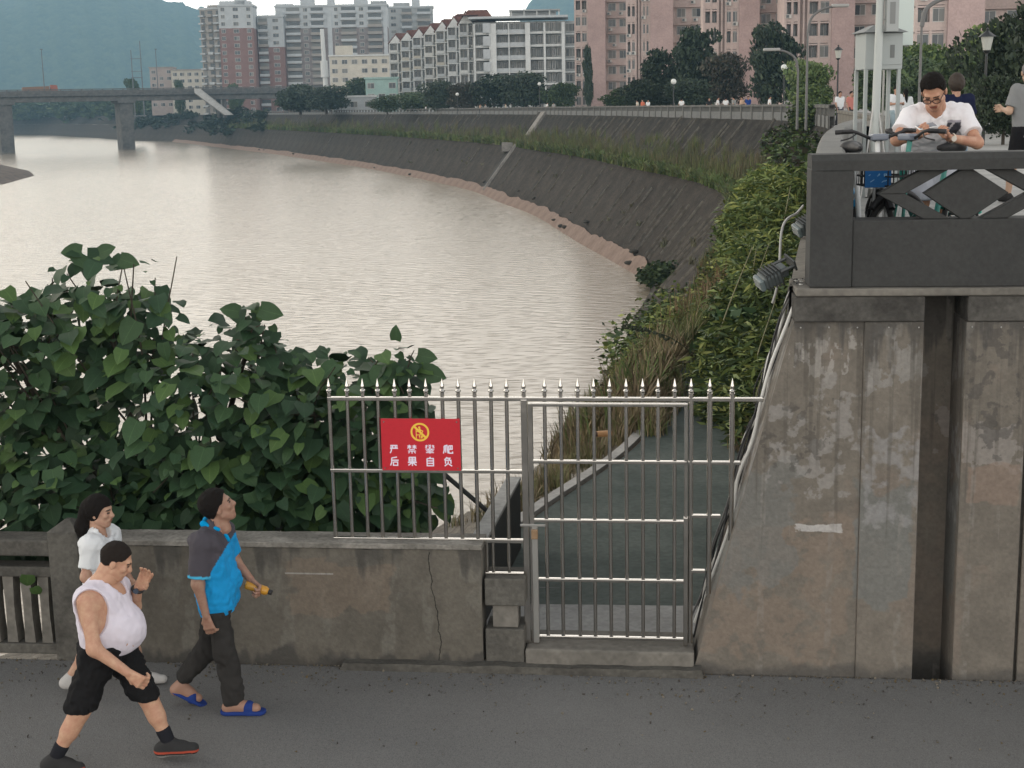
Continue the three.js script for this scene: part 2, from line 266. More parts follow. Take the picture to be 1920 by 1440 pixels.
{ // kerb along the top of the lower slope
  const k = (a, b, n, w, h, m, name, label) => struct(name, metre(loft(stationsOf(a, b, n).map((s) => { const p = at(cKerb, s), q = at(cFoot, s).sub(p).setY(0).normalize().multiplyScalar(w); return [p.clone().add(V(0, -0.3, 0)), p.clone().add(V(0, h, 0)), p.clone().add(q).add(V(0, h, 0)), p.clone().add(q).add(V(0, -0.05, 0))]; }))), m, label);
  k(3.35, 5.1, 40, 0.13, 0.05, M.paleConcrete, 'path_kerb', 'pale concrete kerb on the river side of the green path');
  k(5.25, 8.2, 60, 0.12, 0.05, M.paleConcrete, 'path_kerb', 'further stretch of pale kerb beside the overgrown path');
  k(8.6, 20, 200, 0.3, 0.12, M.concrete, 'berm_kerb', 'pale kerb line at the top of the dark lower slope');
}
// path behind the gate: bare slab, then green sheet
{
  const g0 = new THREE.ShapeGeometry(new THREE.Shape([[-0.95, 10.85], [1.36, 10.42], [1.75, 12.05], [-0.5, 12.45]].map(([x, z]) => new THREE.Vector2(x, z)))).rotateX(-Math.PI / 2).translate(0, 0.03, 0);
  struct('landing_slab', metre(g0), M.slab, 'bare concrete slab just inside the gate');
  struct('green_path', loft(stationsOf(3.34, 8.8, 80).map((s) => { const a = at(cKerb, s), b = at(cFoot, s); const l = a.distanceTo(b); return across(a.clone().lerp(b, 0.17 / l), a.clone().lerp(b, 1 - 0.12 / l), 3).map((p) => p.setY(p.y + 0.02)); })), M.green, 'worn green painted path running along the river wall');
}
// the ground of the promenade and the town
{
  const pts = stationsOf(3, SN, 180).map((s) => { const p = at(cRail, s); return new THREE.Vector2(p.x, -p.z); });
  pts.push(new THREE.Vector2(-900, 2900), new THREE.Vector2(900, 2900), new THREE.Vector2(900, 4.4), new THREE.Vector2(60, 4.4));
  const g = metre(new THREE.ShapeGeometry(new THREE.Shape(pts)).rotateX(-Math.PI / 2).translate(0, 2.95, 0)); g.computeVertexNormals();
  struct('promenade', g, M.deck, 'pale paved promenade on top of the river wall');
}
{ // river
  const S = 1024, wv = new Float32Array(S * S), r = rngOf(9), waves = [];
  for (let i = 0; i < 70; i++) { const kx = Math.round(rr(-36, 36, r)), ky = Math.round(rr(24, 170, r)) * (r() < 0.5 ? 1 : -1); waves.push([kx, ky, rr(0, TAU, r), 1 / Math.pow(Math.hypot(kx, ky), 0.9)]); }
  for (let j = 0; j < S; j++) for (let i = 0; i < S; i++) { let h = 0; const a = i / S * TAU, b = j / S * TAU; const warp = 1.1 * (nz(N1, i >> 1, j >> 1) - 0.5); for (const [kx, ky, ph, am] of waves) h += am * Math.sin(kx * a + ky * b + ph + 5 * warp); wv[j * S + i] = h; }
  let sum = 0; const px = 46 / S, at2 = (x, y) => wv[((y + S) % S) * S + ((x + S) % S)];
  for (let j = 0; j < S; j += 7) for (let i = 0; i < S; i += 7) sum += ((at2(i, j + 1) - at2(i, j - 1)) / (2 * px)) ** 2; const k = 0.058 / Math.sqrt(sum / (Math.ceil(S / 7) ** 2));
  const t = tex(S, S, (x, y) => { const gust = 0.65 + 0.7 * nz(N4, x >> 1, y >> 1), dx = -k * gust * (at2(x + 1, y) - at2(x - 1, y)) / (2 * px), dy = -k * gust * (at2(x, y + 1) - at2(x, y - 1)) / (2 * px), l = Math.hypot(dx, dy, 1); return [0.5 + 0.5 * dx / l, 0.5 + 0.5 * dy / l, 0.5 + 0.5 / l]; }, 46, false);
  const water = new THREE.MeshPhysicalMaterial({ color: col(0.3, 0.252, 0.195), roughness: 0.2, ior: 1.333, normalMap: t });
  const g = metre(new THREE.PlaneGeometry(1300, 1300).rotateX(-Math.PI / 2).translate(-620, WATER, -640));
  struct('river', g, water, 'pale muddy river with fine ripples');
}
{ // spur of the opposite bank at the left edge of the view, and the low bank behind it
  const g = loft(rough([[V(-95, WATER - 1, -262), V(-113, -4.2, -258), V(-150, 1.5, -250)], [V(-94, WATER - 1, -281), V(-112, -4, -279), V(-150, 1.5, -275)], [V(-100, WATER - 1, -320), V(-117, -4, -305), V(-152, 1.5, -290)], [V(-112, WATER - 1, -352), V(-124, -4, -326), V(-156, 1.5, -300)], [V(-135, WATER - 1, -362), V(-136, -4.2, -338), V(-165, 1.5, -310)], [V(-190, WATER - 1, -372), V(-185, -4.2, -352), V(-190, 1.5, -330)]].map((row) => [...across(row[0], row[1], 4), ...across(row[1], row[2], 4).slice(1)]), 0.5, 0.2));
  struct('opposite_bank', g, surf([0.1, 0.085, 0.075], [0.17, 0.14, 0.12], 7, 0.95, 0.05), 'brown spur of the opposite river bank');
  struct('opposite_bank_top', loft(stationsOf(0, 1, 12).map((k) => { const z = lerp(-250, -341, k), x = -112 - 26 * k * k; return [V(x - 0.8, -3.9, z), V(x, -3.2, z), V(x - 1.5, -3.15, z), V(x - 2, -4, z)]; })), M.silt, 'pale kerb on the brown spur');
}
// ---------------------------------------------------------------- hills
{
  const H = [[-40, 60], [-30, 80], [-25, 104], [-19.6, 121], [-16, 140], [-13.5, 129], [-12.4, 120], [-11.7, 110], [-8, 66], [-3, 50], [0.2, 84], [1.2, 116], [2.7, 132], [8, 160], [20, 150], [40, 90]];
  const ht = (a) => { let i = 0; while (i < H.length - 2 && H[i + 1][0] < a) i++; const t = (a - H[i][0]) / (H[i + 1][0] - H[i][0]); return lerp(H[i][1], H[i + 1][1], smooth(0, 1, Math.min(1, Math.max(0, t)))); };
  const make = (a0, a1, na) => {
    const rows = []; for (let i = 0; i <= na; i++) { const a = lerp(a0, a1, i / na), row = []; for (let j = 0; j <= 46; j++) { const d = 2700 + j * 33, x = Math.sin(a * Math.PI / 180) * d, z = -Math.cos(a * Math.PI / 180) * d; const pr = Math.sin(Math.min(1, (j / 26)) * Math.PI / 2) * (j > 26 ? 1 - 0.35 * (j - 26) / 20 : 1);
      row.push(V(x, 1 + pr * (ht(a) * 2.06 * (1 + 0.05 * fbm(a * 0.9, d * 0.002)) + 30 * fbm(x * 0.006, z * 0.006)) + (j ? 9 * fbm(x * 0.05, z * 0.05, 3, 3) + 9 * Math.abs(perlin.noise(x * 0.07, z * 0.07, 9)) : 0), z)); } rows.push(row); }
    return loft(rows);
  };
  const hm = surf([0.04, 0.066, 0.03], [0.09, 0.125, 0.052], 70, 1, 1.5, 1.2, 0.6);
  struct('wooded_hill', make(-34, -3, 300), hm, 'hazy blue wooded hill behind the bridge');
  struct('wooded_hill', make(-3, 30, 300), hm, 'hazy wooded hill behind the apartment blocks');
}
// ---------------------------------------------------------------- roadside wall, balustrade, pier
{
  const t = onWall('roadside_wall', 'stained low concrete wall with a crack, in front of the leafy bush', 'wall');
  const sh = []; for (let i = 0; i <= 40; i++) { const s = lerp(-3.46, -0.27, i / 40); sh.push([s, 0.955 + 0.005 * Math.sin(i * 1.7) + 0.01 * (R() - 0.5)]); }
  part('wall_body', extr([[-3.46, -0.4], ...sh, [-0.262, 0.9], [-0.268, 0.4], [-0.26, -0.4]], 0.26), M.lowWall, t);
  const cp = []; for (let i = 0; i <= 40; i++) { const s = lerp(-3.46, -0.255, i / 40); cp.push([s, 1.0 + 0.006 * fbm(s * 3, 1) + 0.006 * (R() - 0.5)]); }
  part('coping', extr([[-3.46, 0.956], ...cp, [-0.255, 0.956]], 0.3, 0.006).translate(0, 0, 0.016), surf([0.15, 0.143, 0.128], [0.25, 0.238, 0.215], 1.4, 0.92, 0.008, 1.5, 0.35), t, 'rough pale coping of the wall');
  const foot = []; for (let i = 0; i <= 50; i++) { const s = lerp(-1.35, 1.4, i / 50); foot.push([s, 0.06 + 0.025 * fbm(s * 4, 3)]); }
  part('plinth', extr([[-1.4, -0.05], ...foot, [1.44, -0.05]], 0.16).translate(0, 0, 0.1), M.darkConcrete, t);
}
{
  const t = onWall('concrete_balustrade', 'weathered concrete balustrade with square balusters, left of its thick post', 'balustrade');
  const c = M.darkConcrete;
  part('post', [rbb(-3.69, -3.44, -0.3, 1.06, -0.26, 0.03, 0.015), metre(new THREE.CylinderGeometry(0.03, 0.19, 0.075, 4, 1).rotateY(Math.PI / 4).scale(0.93, 1, 1.08).translate(-3.565, 1.096, -0.115))], c, t, 'speckled square post with a shallow pointed cap');
  part('top_rail', rbb(-9, -3.69, 0.85, 0.985, -0.25, 0.0, 0.02), c, t); part('middle_rail', rbb(-9, -3.69, 0.67, 0.755, -0.2, -0.03, 0.012), c, t); part('bottom_rail', rbb(-9, -3.69, 0.03, 0.115, -0.21, -0.02, 0.012), c, t);
  const bg = metre(new THREE.CylinderGeometry(0.06, 0.06, 0.56, 4, 6).rotateY(Math.PI / 4).scale(1.05, 1, 1.5)); { const p = bg.attributes.position; for (let i = 0; i < p.count; i++) { const y = p.getY(i), k = 1 - 0.22 * Math.abs(Math.cos(y * 6.5)) * (Math.abs(y) > 0.24 ? 0 : 1); p.setX(i, p.getX(i) * k); } bg.computeVertexNormals(); }
  for (let i = 0; i < 36; i++) part('baluster', bg, M.concrete, t).position.set(-3.79 - i * 0.146, 0.39, -0.115);
  for (const s of [-5.4, -7.2]) part('post', rbb(s - 0.12, s + 0.12, -0.3, 1.06, -0.262, 0.032, 0.015), c, t);
}
{
  const t = onWall('stacked_pier', 'small pier of three stacked concrete blocks beside the gate', 'pier');
  part('base_block', rbb(-0.245, 0.055, -0.05, 0.325, -0.3, 0.0, 0.012), M.darkConcrete, t); part('neck_block', rbb(-0.19, 0.005, 0.325, 0.51, -0.26, -0.04, 0.008), M.concrete, t); part('cap_block', rbb(-0.243, 0.068, 0.51, 0.73, -0.3, 0.0, 0.014), M.darkConcrete, t);
}
solo('gate_sill', rbb(0.062, 1.35, -0.05, 0.175, -0.42, 0.02, 0.02).rotateY(WR).translate(W0.x, 0, W0.z), M.concrete, 'raised concrete sill under the steel gate', 'sill');
{ // stub wall and strut behind the fence
  const a = V(-0.32, 0, -11.45), b = V(0.0, 0, -13.55), L = a.distanceTo(b), t = thing('stub_wall', 'narrow dark slab standing on edge behind the fence', 'slab', [(a.x + b.x) / 2, 0, (a.z + b.z) / 2], Math.atan2(b.x - a.x, b.z - a.z));
  part('slab', bb(-0.06, 0.06, -0.2, 0.7, -L / 2, L / 2), M.paint, t); part('top_face', rbb(-0.07, 0.07, 0.7, 0.735, -L / 2, L / 2, 0.006), M.deck, t, 'pale top edge of the slab');
  solo('strut', cyl(V(-0.66, 1.14, -12.3), V(-0.24, 0.69, -12.5), 0.022), M.darkMetal, 'dark slanted strut seen through the fence', 'strut');
}
// ---------------------------------------------------------------- steel fence and gate
const finialGeo = new THREE.LatheGeometry([[0.0001, -0.005], [0.012, -0.005], [0.012, 0.0], [0.016, 0.006], [0.021, 0.014], [0.021, 0.02], [0.015, 0.028], [0.009, 0.031], [0.013, 0.038], [0.016, 0.046], [0.0135, 0.06], [0.009, 0.078], [0.005, 0.094], [0.0005, 0.112]].map(([x, y]) => new THREE.Vector2(x, y)), 14);
{
  const t = onWall('steel_fence', 'spiked stainless steel fence on the low wall, carrying the red sign', 'fence', 0, 0, -0.12);
  const barG = new Map(), bar = (s, y0, y1, spike, r = 0.0145, lean = 0) => {
    const k = (y1 - y0).toFixed(3) + r; if (!barG.has(k)) barG.set(k, new THREE.CylinderGeometry(r, r, y1 - y0, 10).translate(0, (y1 - y0) / 2, 0));
    const b = part('bar', barG.get(k), M.steel, t); b.position.set(s, y0, 0); b.rotation.z = lean; if (spike) { const f = part('finial', finialGeo, M.steel, b); f.position.y = y1 - y0; } return b;
  };
  const left = [-1.414, -1.282, -1.158, -1.042, -0.911, -0.792, -0.669, -0.547, -0.42, -0.299, -0.181, -0.06, 0.078], gate = [0.23, 0.35, 0.478, 0.598, 0.717, 0.84, 0.963, 1.077, 1.2], right = [1.321, 1.459, 1.623];
  left.forEach((s, i) => bar(s, i === 0 || i === 12 ? 1.0 : 1.0, 2.15, true, i === 0 || i === 12 ? 0.0155 : 0.0145, 0.011 * (R() - 0.5)));
  gate.forEach((s) => bar(s, 2.085, 2.152, true));
  bar(1.321, 0.2, 2.153, true, 0.0185); bar(1.459, 0.6, 2.153, true, 0.0205); bar(1.623, 1.02, 2.153, true, 0.0205);
  for (const [s, y0] of [[-0.232, 0.72], [-0.185, 0.72], [-0.062, 0.72]]) bar(s, y0, 1.0, false, 0.0125);
  const rail = (s0, s1, y, h = 0.028) => part('rail', rbb(s0, s1, y - h / 2, y + h / 2, -0.016, 0.016, 0.005), M.steel, t);
  rail(-1.43, 1.852, 2.105, 0.03); rail(-1.43, 0.085, 1.542); rail(-1.43, 0.085, 0.995, 0.032); rail(-0.25, 0.085, 0.73); rail(1.3, 1.69, 1.622); rail(1.31, 1.545, 1.208); rail(1.31, 1.432, 0.775);
  part('post', rbb(0.05, 0.098, 0.17, 2.105, -0.022, 0.022, 0.006), M.steel, t);
  part('bent_plate', rbb(0.03, 0.225, 1.118, 1.136, 0.02, 0.03, 0.003), M.steelDull, t);
}
{
  const t = onWall('steel_gate', 'closed stainless steel gate with nine upright bars', 'gate', 0.69, 0.178, -0.12);
  const b2 = (s0, s1, y0, y1, d = 0.018) => rbb(s0 - 0.69, s1 - 0.69, y0 - 0.178, y1 - 0.178, -d, d, 0.005);
  part('stile', b2(0.102, 0.138, 0.18, 2.075), M.steel, t); part('stile', b2(0.118, 0.163, 0.18, 1.12, 0.022), M.steelDull, t, 'dull grey lower half of the hinge stile'); part('stile', b2(1.268, 1.302, 0.18, 1.2, 0.022), M.steel, t); part('stile', b2(1.272, 1.298, 1.2, 2.075, 0.014), M.steel, t);
  for (const y of [2.062, 1.622, 1.16, 0.69, 0.226]) part('rail', b2(0.12, 1.29, y - 0.0135, y + 0.0135, 0.0165), M.steel, t);
  const g = new THREE.CylinderGeometry(0.0145, 0.0145, 1.84, 10);
  for (const s of [0.23, 0.35, 0.478, 0.598, 0.717, 0.84, 0.963, 1.077, 1.2]) { const b = part('bar', g, M.steel, t); b.position.set(s - 0.69, 0.967, 0); b.rotation.z = 0.005 * (R() - 0.5); }
  part('lock', [rbox(0.05, 0.075, 0.03, 0.006, -0.55, 0.88, 0.03), cyl(V(-0.55, 0.9, 0.045), V(-0.55, 0.9, 0.055), 0.012)], plain(0.3, 0.2, 0.12, 0.5, 0.5), t, 'small brass lock box');
}
{ // red warning sign, lettering drawn by strokes
  const cv = document.createElement('canvas'); cv.width = 610; cv.height = 406; const c = cv.getContext('2d');
  c.fillStyle = '#b50f24'; c.fillRect(0, 0, 610, 406);
  const r = rngOf(3); for (let i = 0; i < 900; i++) { c.fillStyle = `rgba(${r() < 0.5 ? '120,8,20' : '200,40,50'},0.05)`; c.fillRect(r() * 610, r() * 406, 4 + r() * 30, 3 + r() * 14); }
  c.strokeStyle = '#e3bd42'; c.lineWidth = 15; c.beginPath(); c.arc(301, 104, 65, 0, TAU); c.stroke();
  c.lineWidth = 17; c.beginPath(); c.moveTo(258, 60); c.lineTo(344, 146); c.stroke();
  c.lineWidth = 6; c.lineCap = 'round'; const ln = (...p) => { c.beginPath(); c.moveTo(p[0], p[1]); for (let i = 2; i < p.length; i += 2) c.lineTo(p[i], p[i + 1]); c.stroke(); };
  ln(272, 84, 272, 150); ln(272, 100, 296, 100); ln(272, 126, 300, 126); ln(300, 130, 300, 152); ln(312, 132, 312, 152); c.lineWidth = 13; ln(300, 80, 306, 112); c.lineWidth = 7; ln(304, 86, 324, 96, 318, 108); ln(306, 112, 296, 140); ln(308, 112, 322, 128, 316, 150);
  c.fillStyle = '#e3bd42'; c.beginPath(); c.arc(297, 68, 9, 0, TAU); c.fill();
  const G = [
    [[4, 4, 20, 4], [9, 4, 9, 10], [15, 4, 15, 10], [5, 6, 6, 9], [19, 6, 18, 9], [3, 10.5, 21, 10.5], [6, 10.5, 6, 16, 3, 22]],
    [[2, 5, 11, 5], [6.5, 2, 6.5, 12], [6, 6, 2, 11], [7, 6, 10.5, 10], [13, 5, 22, 5], [17.5, 2, 17.5, 12], [17, 6, 13.5, 10.5], [18, 6, 22, 11], [6, 13.5, 18, 13.5], [3, 17, 21, 17], [12, 17, 12, 23], [7, 19, 4, 22], [17, 19, 20, 22]],
    [[2, 4.5, 8, 4.5], [5, 2, 5, 10], [5, 5, 2, 9], [16, 4.5, 22, 4.5], [19, 2, 19, 10], [19, 5, 22, 9], [9.5, 2, 14.5, 5.5], [14.5, 2, 9.5, 5.5], [9.5, 6, 14.5, 10], [14.5, 6, 9.5, 10], [2, 12, 22, 12], [12, 10, 10, 13, 3.5, 16.5], [14, 12.5, 20.5, 16.5], [15.5, 14.7, 8.5, 15.5], [5.5, 17.7, 18.5, 17.7], [3, 20.3, 21, 20.3], [12, 15.2, 12, 23.2]],
    [[11.5, 2.5, 4, 4.5], [4, 4.5, 4, 14, 2, 22], [7.3, 5, 7.3, 20], [10.5, 4, 10.8, 12, 12.5, 22], [14, 4, 21.5, 4, 21.5, 12, 14, 12], [17.7, 4, 17.7, 12], [14, 4, 14, 19, 15, 21.3, 22.3, 21.3, 22.3, 17.5]],
    [[18, 2, 6, 4.2], [6, 4.2, 6, 14, 3, 22], [6, 9.5, 21.5, 9.5], [9.5, 13.7, 19, 13.7, 19, 21.5, 9.5, 21.5, 9.5, 13.7]],
    [[5, 2.5, 19, 2.5, 19, 11, 5, 11, 5, 2.5], [5, 6.8, 19, 6.8], [12, 2.5, 12, 23], [2, 14.3, 22, 14.3], [11, 15, 3, 21.5], [13, 15, 21, 21.5]],
    [[12.5, 1, 10.5, 5], [5, 5, 19, 5, 19, 22, 5, 22, 5, 5], [5, 10.6, 19, 10.6], [5, 16.2, 19, 16.2]],
    [[10, 1.5, 3.5, 8.5], [8, 4, 16, 4, 13, 8.5], [6, 8.7, 18, 8.7, 18, 17], [6, 8.7, 6, 17], [12, 11, 12, 16, 4, 22.5], [13, 17.5, 20.5, 22.5]],
  ];
  c.strokeStyle = '#dcd8ea'; c.lineCap = 'butt'; c.lineJoin = 'miter'; G.forEach((g, i) => { c.lineWidth = i === 2 ? 6.4 : i === 1 ? 7.8 : 9.6; const x0 = 54 + (i % 4) * 139, y0 = i < 4 ? 197 : 295, k = 3.5, ky = 3.35; for (const q of g) { c.beginPath(); for (let j = 0; j < q.length; j += 2) { const X = x0 + q[j] * k, Y = y0 + q[j + 1] * ky; j ? c.lineTo(X, Y) : c.moveTo(X, Y); } c.stroke(); } });
  const tx = new THREE.CanvasTexture(cv); tx.colorSpace = THREE.SRGBColorSpace;
  const t = onWall('warning_sign', 'red metal warning sign with white characters and a yellow climbing ban symbol', 'sign', -0.716, 1.553, -0.09);
  part('plate', rbox(0.608, 0.404, 0.004, 0.0015, 0, 0.202, -0.003), plain(0.42, 0.03, 0.05, 0.45), t);
  part('print', new THREE.PlaneGeometry(0.606, 0.402).translate(0, 0.202, 0.0015), mat({ map: tx, roughness: 0.45 }), t);
  for (const [x, y] of [[-0.28, 0.38], [0.28, 0.38], [-0.28, 0.02], [0.28, 0.02]]) part('screw', cyl(V(x, y, 0), V(x, y, 0.006), 0.006), M.steel, t);
}
// ---------------------------------------------------------------- abutment wall
{
  const t = onWall('abutment_wall', 'tall stained concrete abutment wall with pilasters and a dark recess', 'wall');
  const m = M.retaining, edge = (y) => 1.34 + 0.2645 * y;
  const lb = []; for (let i = 0; i <= 16; i++) { const y = lerp(2.7, -0.3, i / 16); lb.push([edge(y) + 0.008 * fbm(y * 5, 2), y]); }
  part('wall_panel', extr([[2.548, -0.3], [2.548, 2.7], ...lb], 0.6).translate(0, 0, -0.012), m, t, 'battered left panel with patches of old whitewash');
  part('wall_panel', rbb(2.55, 2.968, -0.3, 2.7, -0.75, 0.006, 0.012), m, t, 'pilaster panel with a pale repaired patch');
  part('recess_panel', bb(2.96, 3.27, -0.3, 2.9, -0.75, -0.46), M.retaining, t, 'deep streaked recess between the pilasters');
  part('wall_panel', rbb(3.258, 3.7, -0.3, 2.7, -0.75, 0.006, 0.014), m, t, 'right pilaster panel with a peach patch');
  part('wall_panel', rbb(3.725, 12, -0.3, 2.7, -0.6, -0.004, 0.01), m, t);
  part('joint_back', bb(3.69, 3.735, -0.3, 2.7, -0.6, -0.05), M.darkConcrete, t);
  const cap = surf([0.05, 0.048, 0.045], [0.1, 0.096, 0.088], 1.6, 0.92, 0.006, 1.2, 0.3);
  for (const [a, b] of [[2.05, 2.966], [3.262, 3.7], [3.72, 12]]) part('cap_band', rbb(a, b, 2.702, 2.885, -0.6, 0.022, 0.012), cap, t);
  part('ledge', rbb(2.06, 12, 2.887, 2.945, -0.6, 0.04, 0.014), M.concrete, t);
  for (const s of [2.1, 2.3, 2.5, 2.72, 2.93, 3.3, 3.5, 3.66]) part('anchor', cyl(V(s, 2.66 + 0.01 * (R() - 0.5), 0), V(s, 2.66, 0.012), 0.006, 0.006, 6), M.deck, t);
}
// ---------------------------------------------------------------- parapet of the upper deck
{
  const t = onWall('lattice_parapet', 'dark grey painted concrete parapet with a lozenge lattice opening', 'parapet', 2.15, 2.945, 0);
  const L = (g) => g.translate(-2.15, -2.945, 0), p = M.paint;
  part('end_post', L(rbb(2.154, 2.452, 2.945, 3.79, -0.34, 0.0, 0.012)), p, t);
  const top = [[0.0, 3.77], [0.0, 3.845], [-0.035, 3.888], [-0.31, 3.888], [-0.34, 3.86], [-0.34, 3.77]];
  part('top_beam', L(metre(new THREE.ExtrudeGeometry(new THREE.Shape(top.map(([n, y]) => new THREE.Vector2(-n, y))), { depth: 7.8, bevelEnabled: false }).rotateY(Math.PI / 2).translate(2.157, 0, 0))), p, t);
  part('bottom_beam', L(rbb(2.452, 9.9, 2.945, 3.424, -0.3, -0.018, 0.01)), p, t);
  const lat = (cx) => {
    const hw = 0.61, y0 = 3.424, y1 = 3.77, cy = 3.604, sl = 0.56, th = 0.105;
    for (const sx of [-1, 1]) for (const sy of [-1, 1]) { // four arms of the outer lozenge, cut off by the beams
      const yb = sy > 0 ? y1 - cy : cy - y0; const xo = (y) => hw - y / sl, xi = (y) => hw - 0.19 - y / sl;
      const q = [[xo(0), 0], [xo(yb), yb], [xi(yb), yb], [xi(0), 0]].map(([x, y]) => [cx + sx * x, cy + sy * y]);
      part('lattice_arm', L(extr(sx * sy > 0 ? q : q.reverse(), 0.1, 0.006).translate(0, 0, -0.06)), p, t);
    }
    const dm = [[-0.29, 0], [-0.29 + (cy - y0) / 0.7, -(cy - y0)], [0.29 - (cy - y0) / 0.7, -(cy - y0)], [0.29, 0], [0.29 - (y1 - cy) / 0.66, y1 - cy], [-0.29 + (y1 - cy) / 0.66, y1 - cy]].map(([x, y]) => [cx + x, cy + y]);
    part('lattice_diamond', L(extr(dm, 0.1, 0.006).translate(0, 0, -0.055)), p, t);
  };
  lat(3.235); lat(4.85); lat(6.5);
  for (const s of [4.04, 5.68, 7.4]) part('lattice_post', L(rbb(s - 0.05, s + 0.05, 3.424, 3.77, -0.17, -0.045, 0.008)), p, t);
}
{ // the parapet that turns along the river
  const cPar = new THREE.CatmullRomCurve3([[2.18, -10.36], [2.28, -10.79], [2.78, -13.05], [3.74, -17.24], [4.55, -20.46], [5.47, -24], [6.12, -26.2], [7.1, -29.6], [9.69, -38.5], [11.6, -46.8], [14, -60], [15.6, -69]].map(([x, z]) => V(x, 0, z)));
  const rows = (s0, s1, n, prof) => stationsOf(s0, s1, n).map((s) => { const a = cPar.getPoint(s), d = cPar.getPoint(Math.min(1, s + 0.004)).sub(cPar.getPoint(Math.max(0, s - 0.004))).setY(0).normalize(), o = V(-d.z, 0, d.x); return prof.map(([q, y]) => V(a.x + o.x * q, y, a.z + o.z * q)); });
  const pr = [[0.0, 2.7], [0.0, 3.862], [0.025, 3.887], [0.2, 3.887], [0.225, 3.862], [0.225, 2.95]];
  const t = thing('river_parapet', 'long solid grey parapet curving away along the river side of the deck', 'parapet');
  part('parapet_body', metre(loft(rows(0, 0.6, 90, pr))), surf([0.15, 0.15, 0.145], [0.2, 0.2, 0.19], 2, 0.85, 0.003, 0.8, 0.2), t);
  part('river_ledge', metre(loft(rows(0.02, 0.7, 90, [[-0.16, 2.6], [-0.16, 2.93], [0.02, 2.95]]))), M.concrete, t);
  const pr2 = [[0, 2.7], [0, 3.62], [-0.05, 3.64], [-0.05, 3.75], [0.35, 3.75], [0.35, 3.64], [0.3, 3.62], [0.3, 2.95]];
  part('low_parapet', metre(loft(rows(0.6, 1, 60, pr2))), M.concrete, t, 'older bare concrete stretch of the parapet');
}
// ---------------------------------------------------------------- cables and floodlights on the corner
{
  const r = rngOf(41), mats = [plain(0.45, 0.44, 0.42, 0.6), M.black, plain(0.12, 0.12, 0.12, 0.7), M.black, plain(0.6, 0.6, 0.58, 0.5), M.black];
  for (let i = 0; i < 13; i++) {
    const n0 = rr(-0.12, -0.55, r), pts = [];
    const end = i < 8 ? rr(0.1, 0.4, r) : rr(0.9, 1.6, r);
    for (let k = 0; k <= 9; k++) { const y = lerp(2.95, end, k / 9); pts.push(W(1.34 + 0.2645 * y - rr(0.015, 0.075, r) - (i % 4) * 0.02 + 0.18 * (-n0 - 0.1), y, n0 - 0.02 * k * (i % 3))); }
    const white = i % 6 === 0 || i % 6 === 4;
    solo('cable', tube(pts, white ? 0.014 : rr(0.006, 0.011, r), 60, 6), mats[i % 6], white ? 'pale plastic conduit hanging down the abutment corner' : 'dark cable hanging down the abutment corner', 'cable', white ? 'pale conduits on the abutment corner' : 'dark cables on the abutment corner');
  }
  solo('cable', tube([V(2.75, 3.3, -13.5), V(2.38, 3.36, -11.9), V(2.12, 3.28, -11.2), V(2.05, 2.9, -10.95), V(2.0, 2.75, -10.9)], 0.0105, 40, 7), plain(0.36, 0.36, 0.35, 0.5), 'thick pale hose bending over the ledge beside the floodlight', 'hose');
  const flood = (x, y, z, turn, k, label) => {
    const t = thing('floodlight', label, 'floodlight', [x, y, z], turn);
    const body = plain(0.075, 0.09, 0.092, 0.5, 0.2);
    part('housing', [rbox(0.2, 0.13, 0.2, 0.03, 0, 0, 0), rbox(0.08, 0.1, 0.15, 0.02, 0.13, 0.02, 0)].map((g) => g.scale(k, k, k)), body, t);
    for (let i = 0; i < 5; i++) part('fin', bx(0.012 * k, 0.17 * k, 0.2 * k, (-0.06 + i * 0.035) * k, 0.005, 0), M.darkMetal, t);
    part('glass', rbox(0.05, 0.12, 0.19, 0.02, -0.115, -0.005, 0).scale(k, k, k), mat({ color: col(0.12, 0.15, 0.155), roughness: 0.2 }), t, 'pale glass face');
    part('bracket', [bx(0.16 * k, 0.014, 0.03, 0.16 * k, 0.06 * k, 0.1 * k), bx(0.16 * k, 0.014, 0.03, 0.16 * k, 0.06 * k, -0.1 * k), bx(0.014, 0.1 * k, 0.22 * k, 0.235 * k, 0.06 * k, 0)], M.darkMetal, t);
    t.rotation.z = 0.35; t.rotation.x = 0.25; return t;
  };
  flood(1.93, 2.98, -10.62, 0.25, 0.78, 'dark ribbed floodlight jutting from the ledge at the abutment corner');
  flood(2.93, 3.05, -14.2, 0.25, 0.9, 'smaller looking second floodlight further along the river ledge');
}
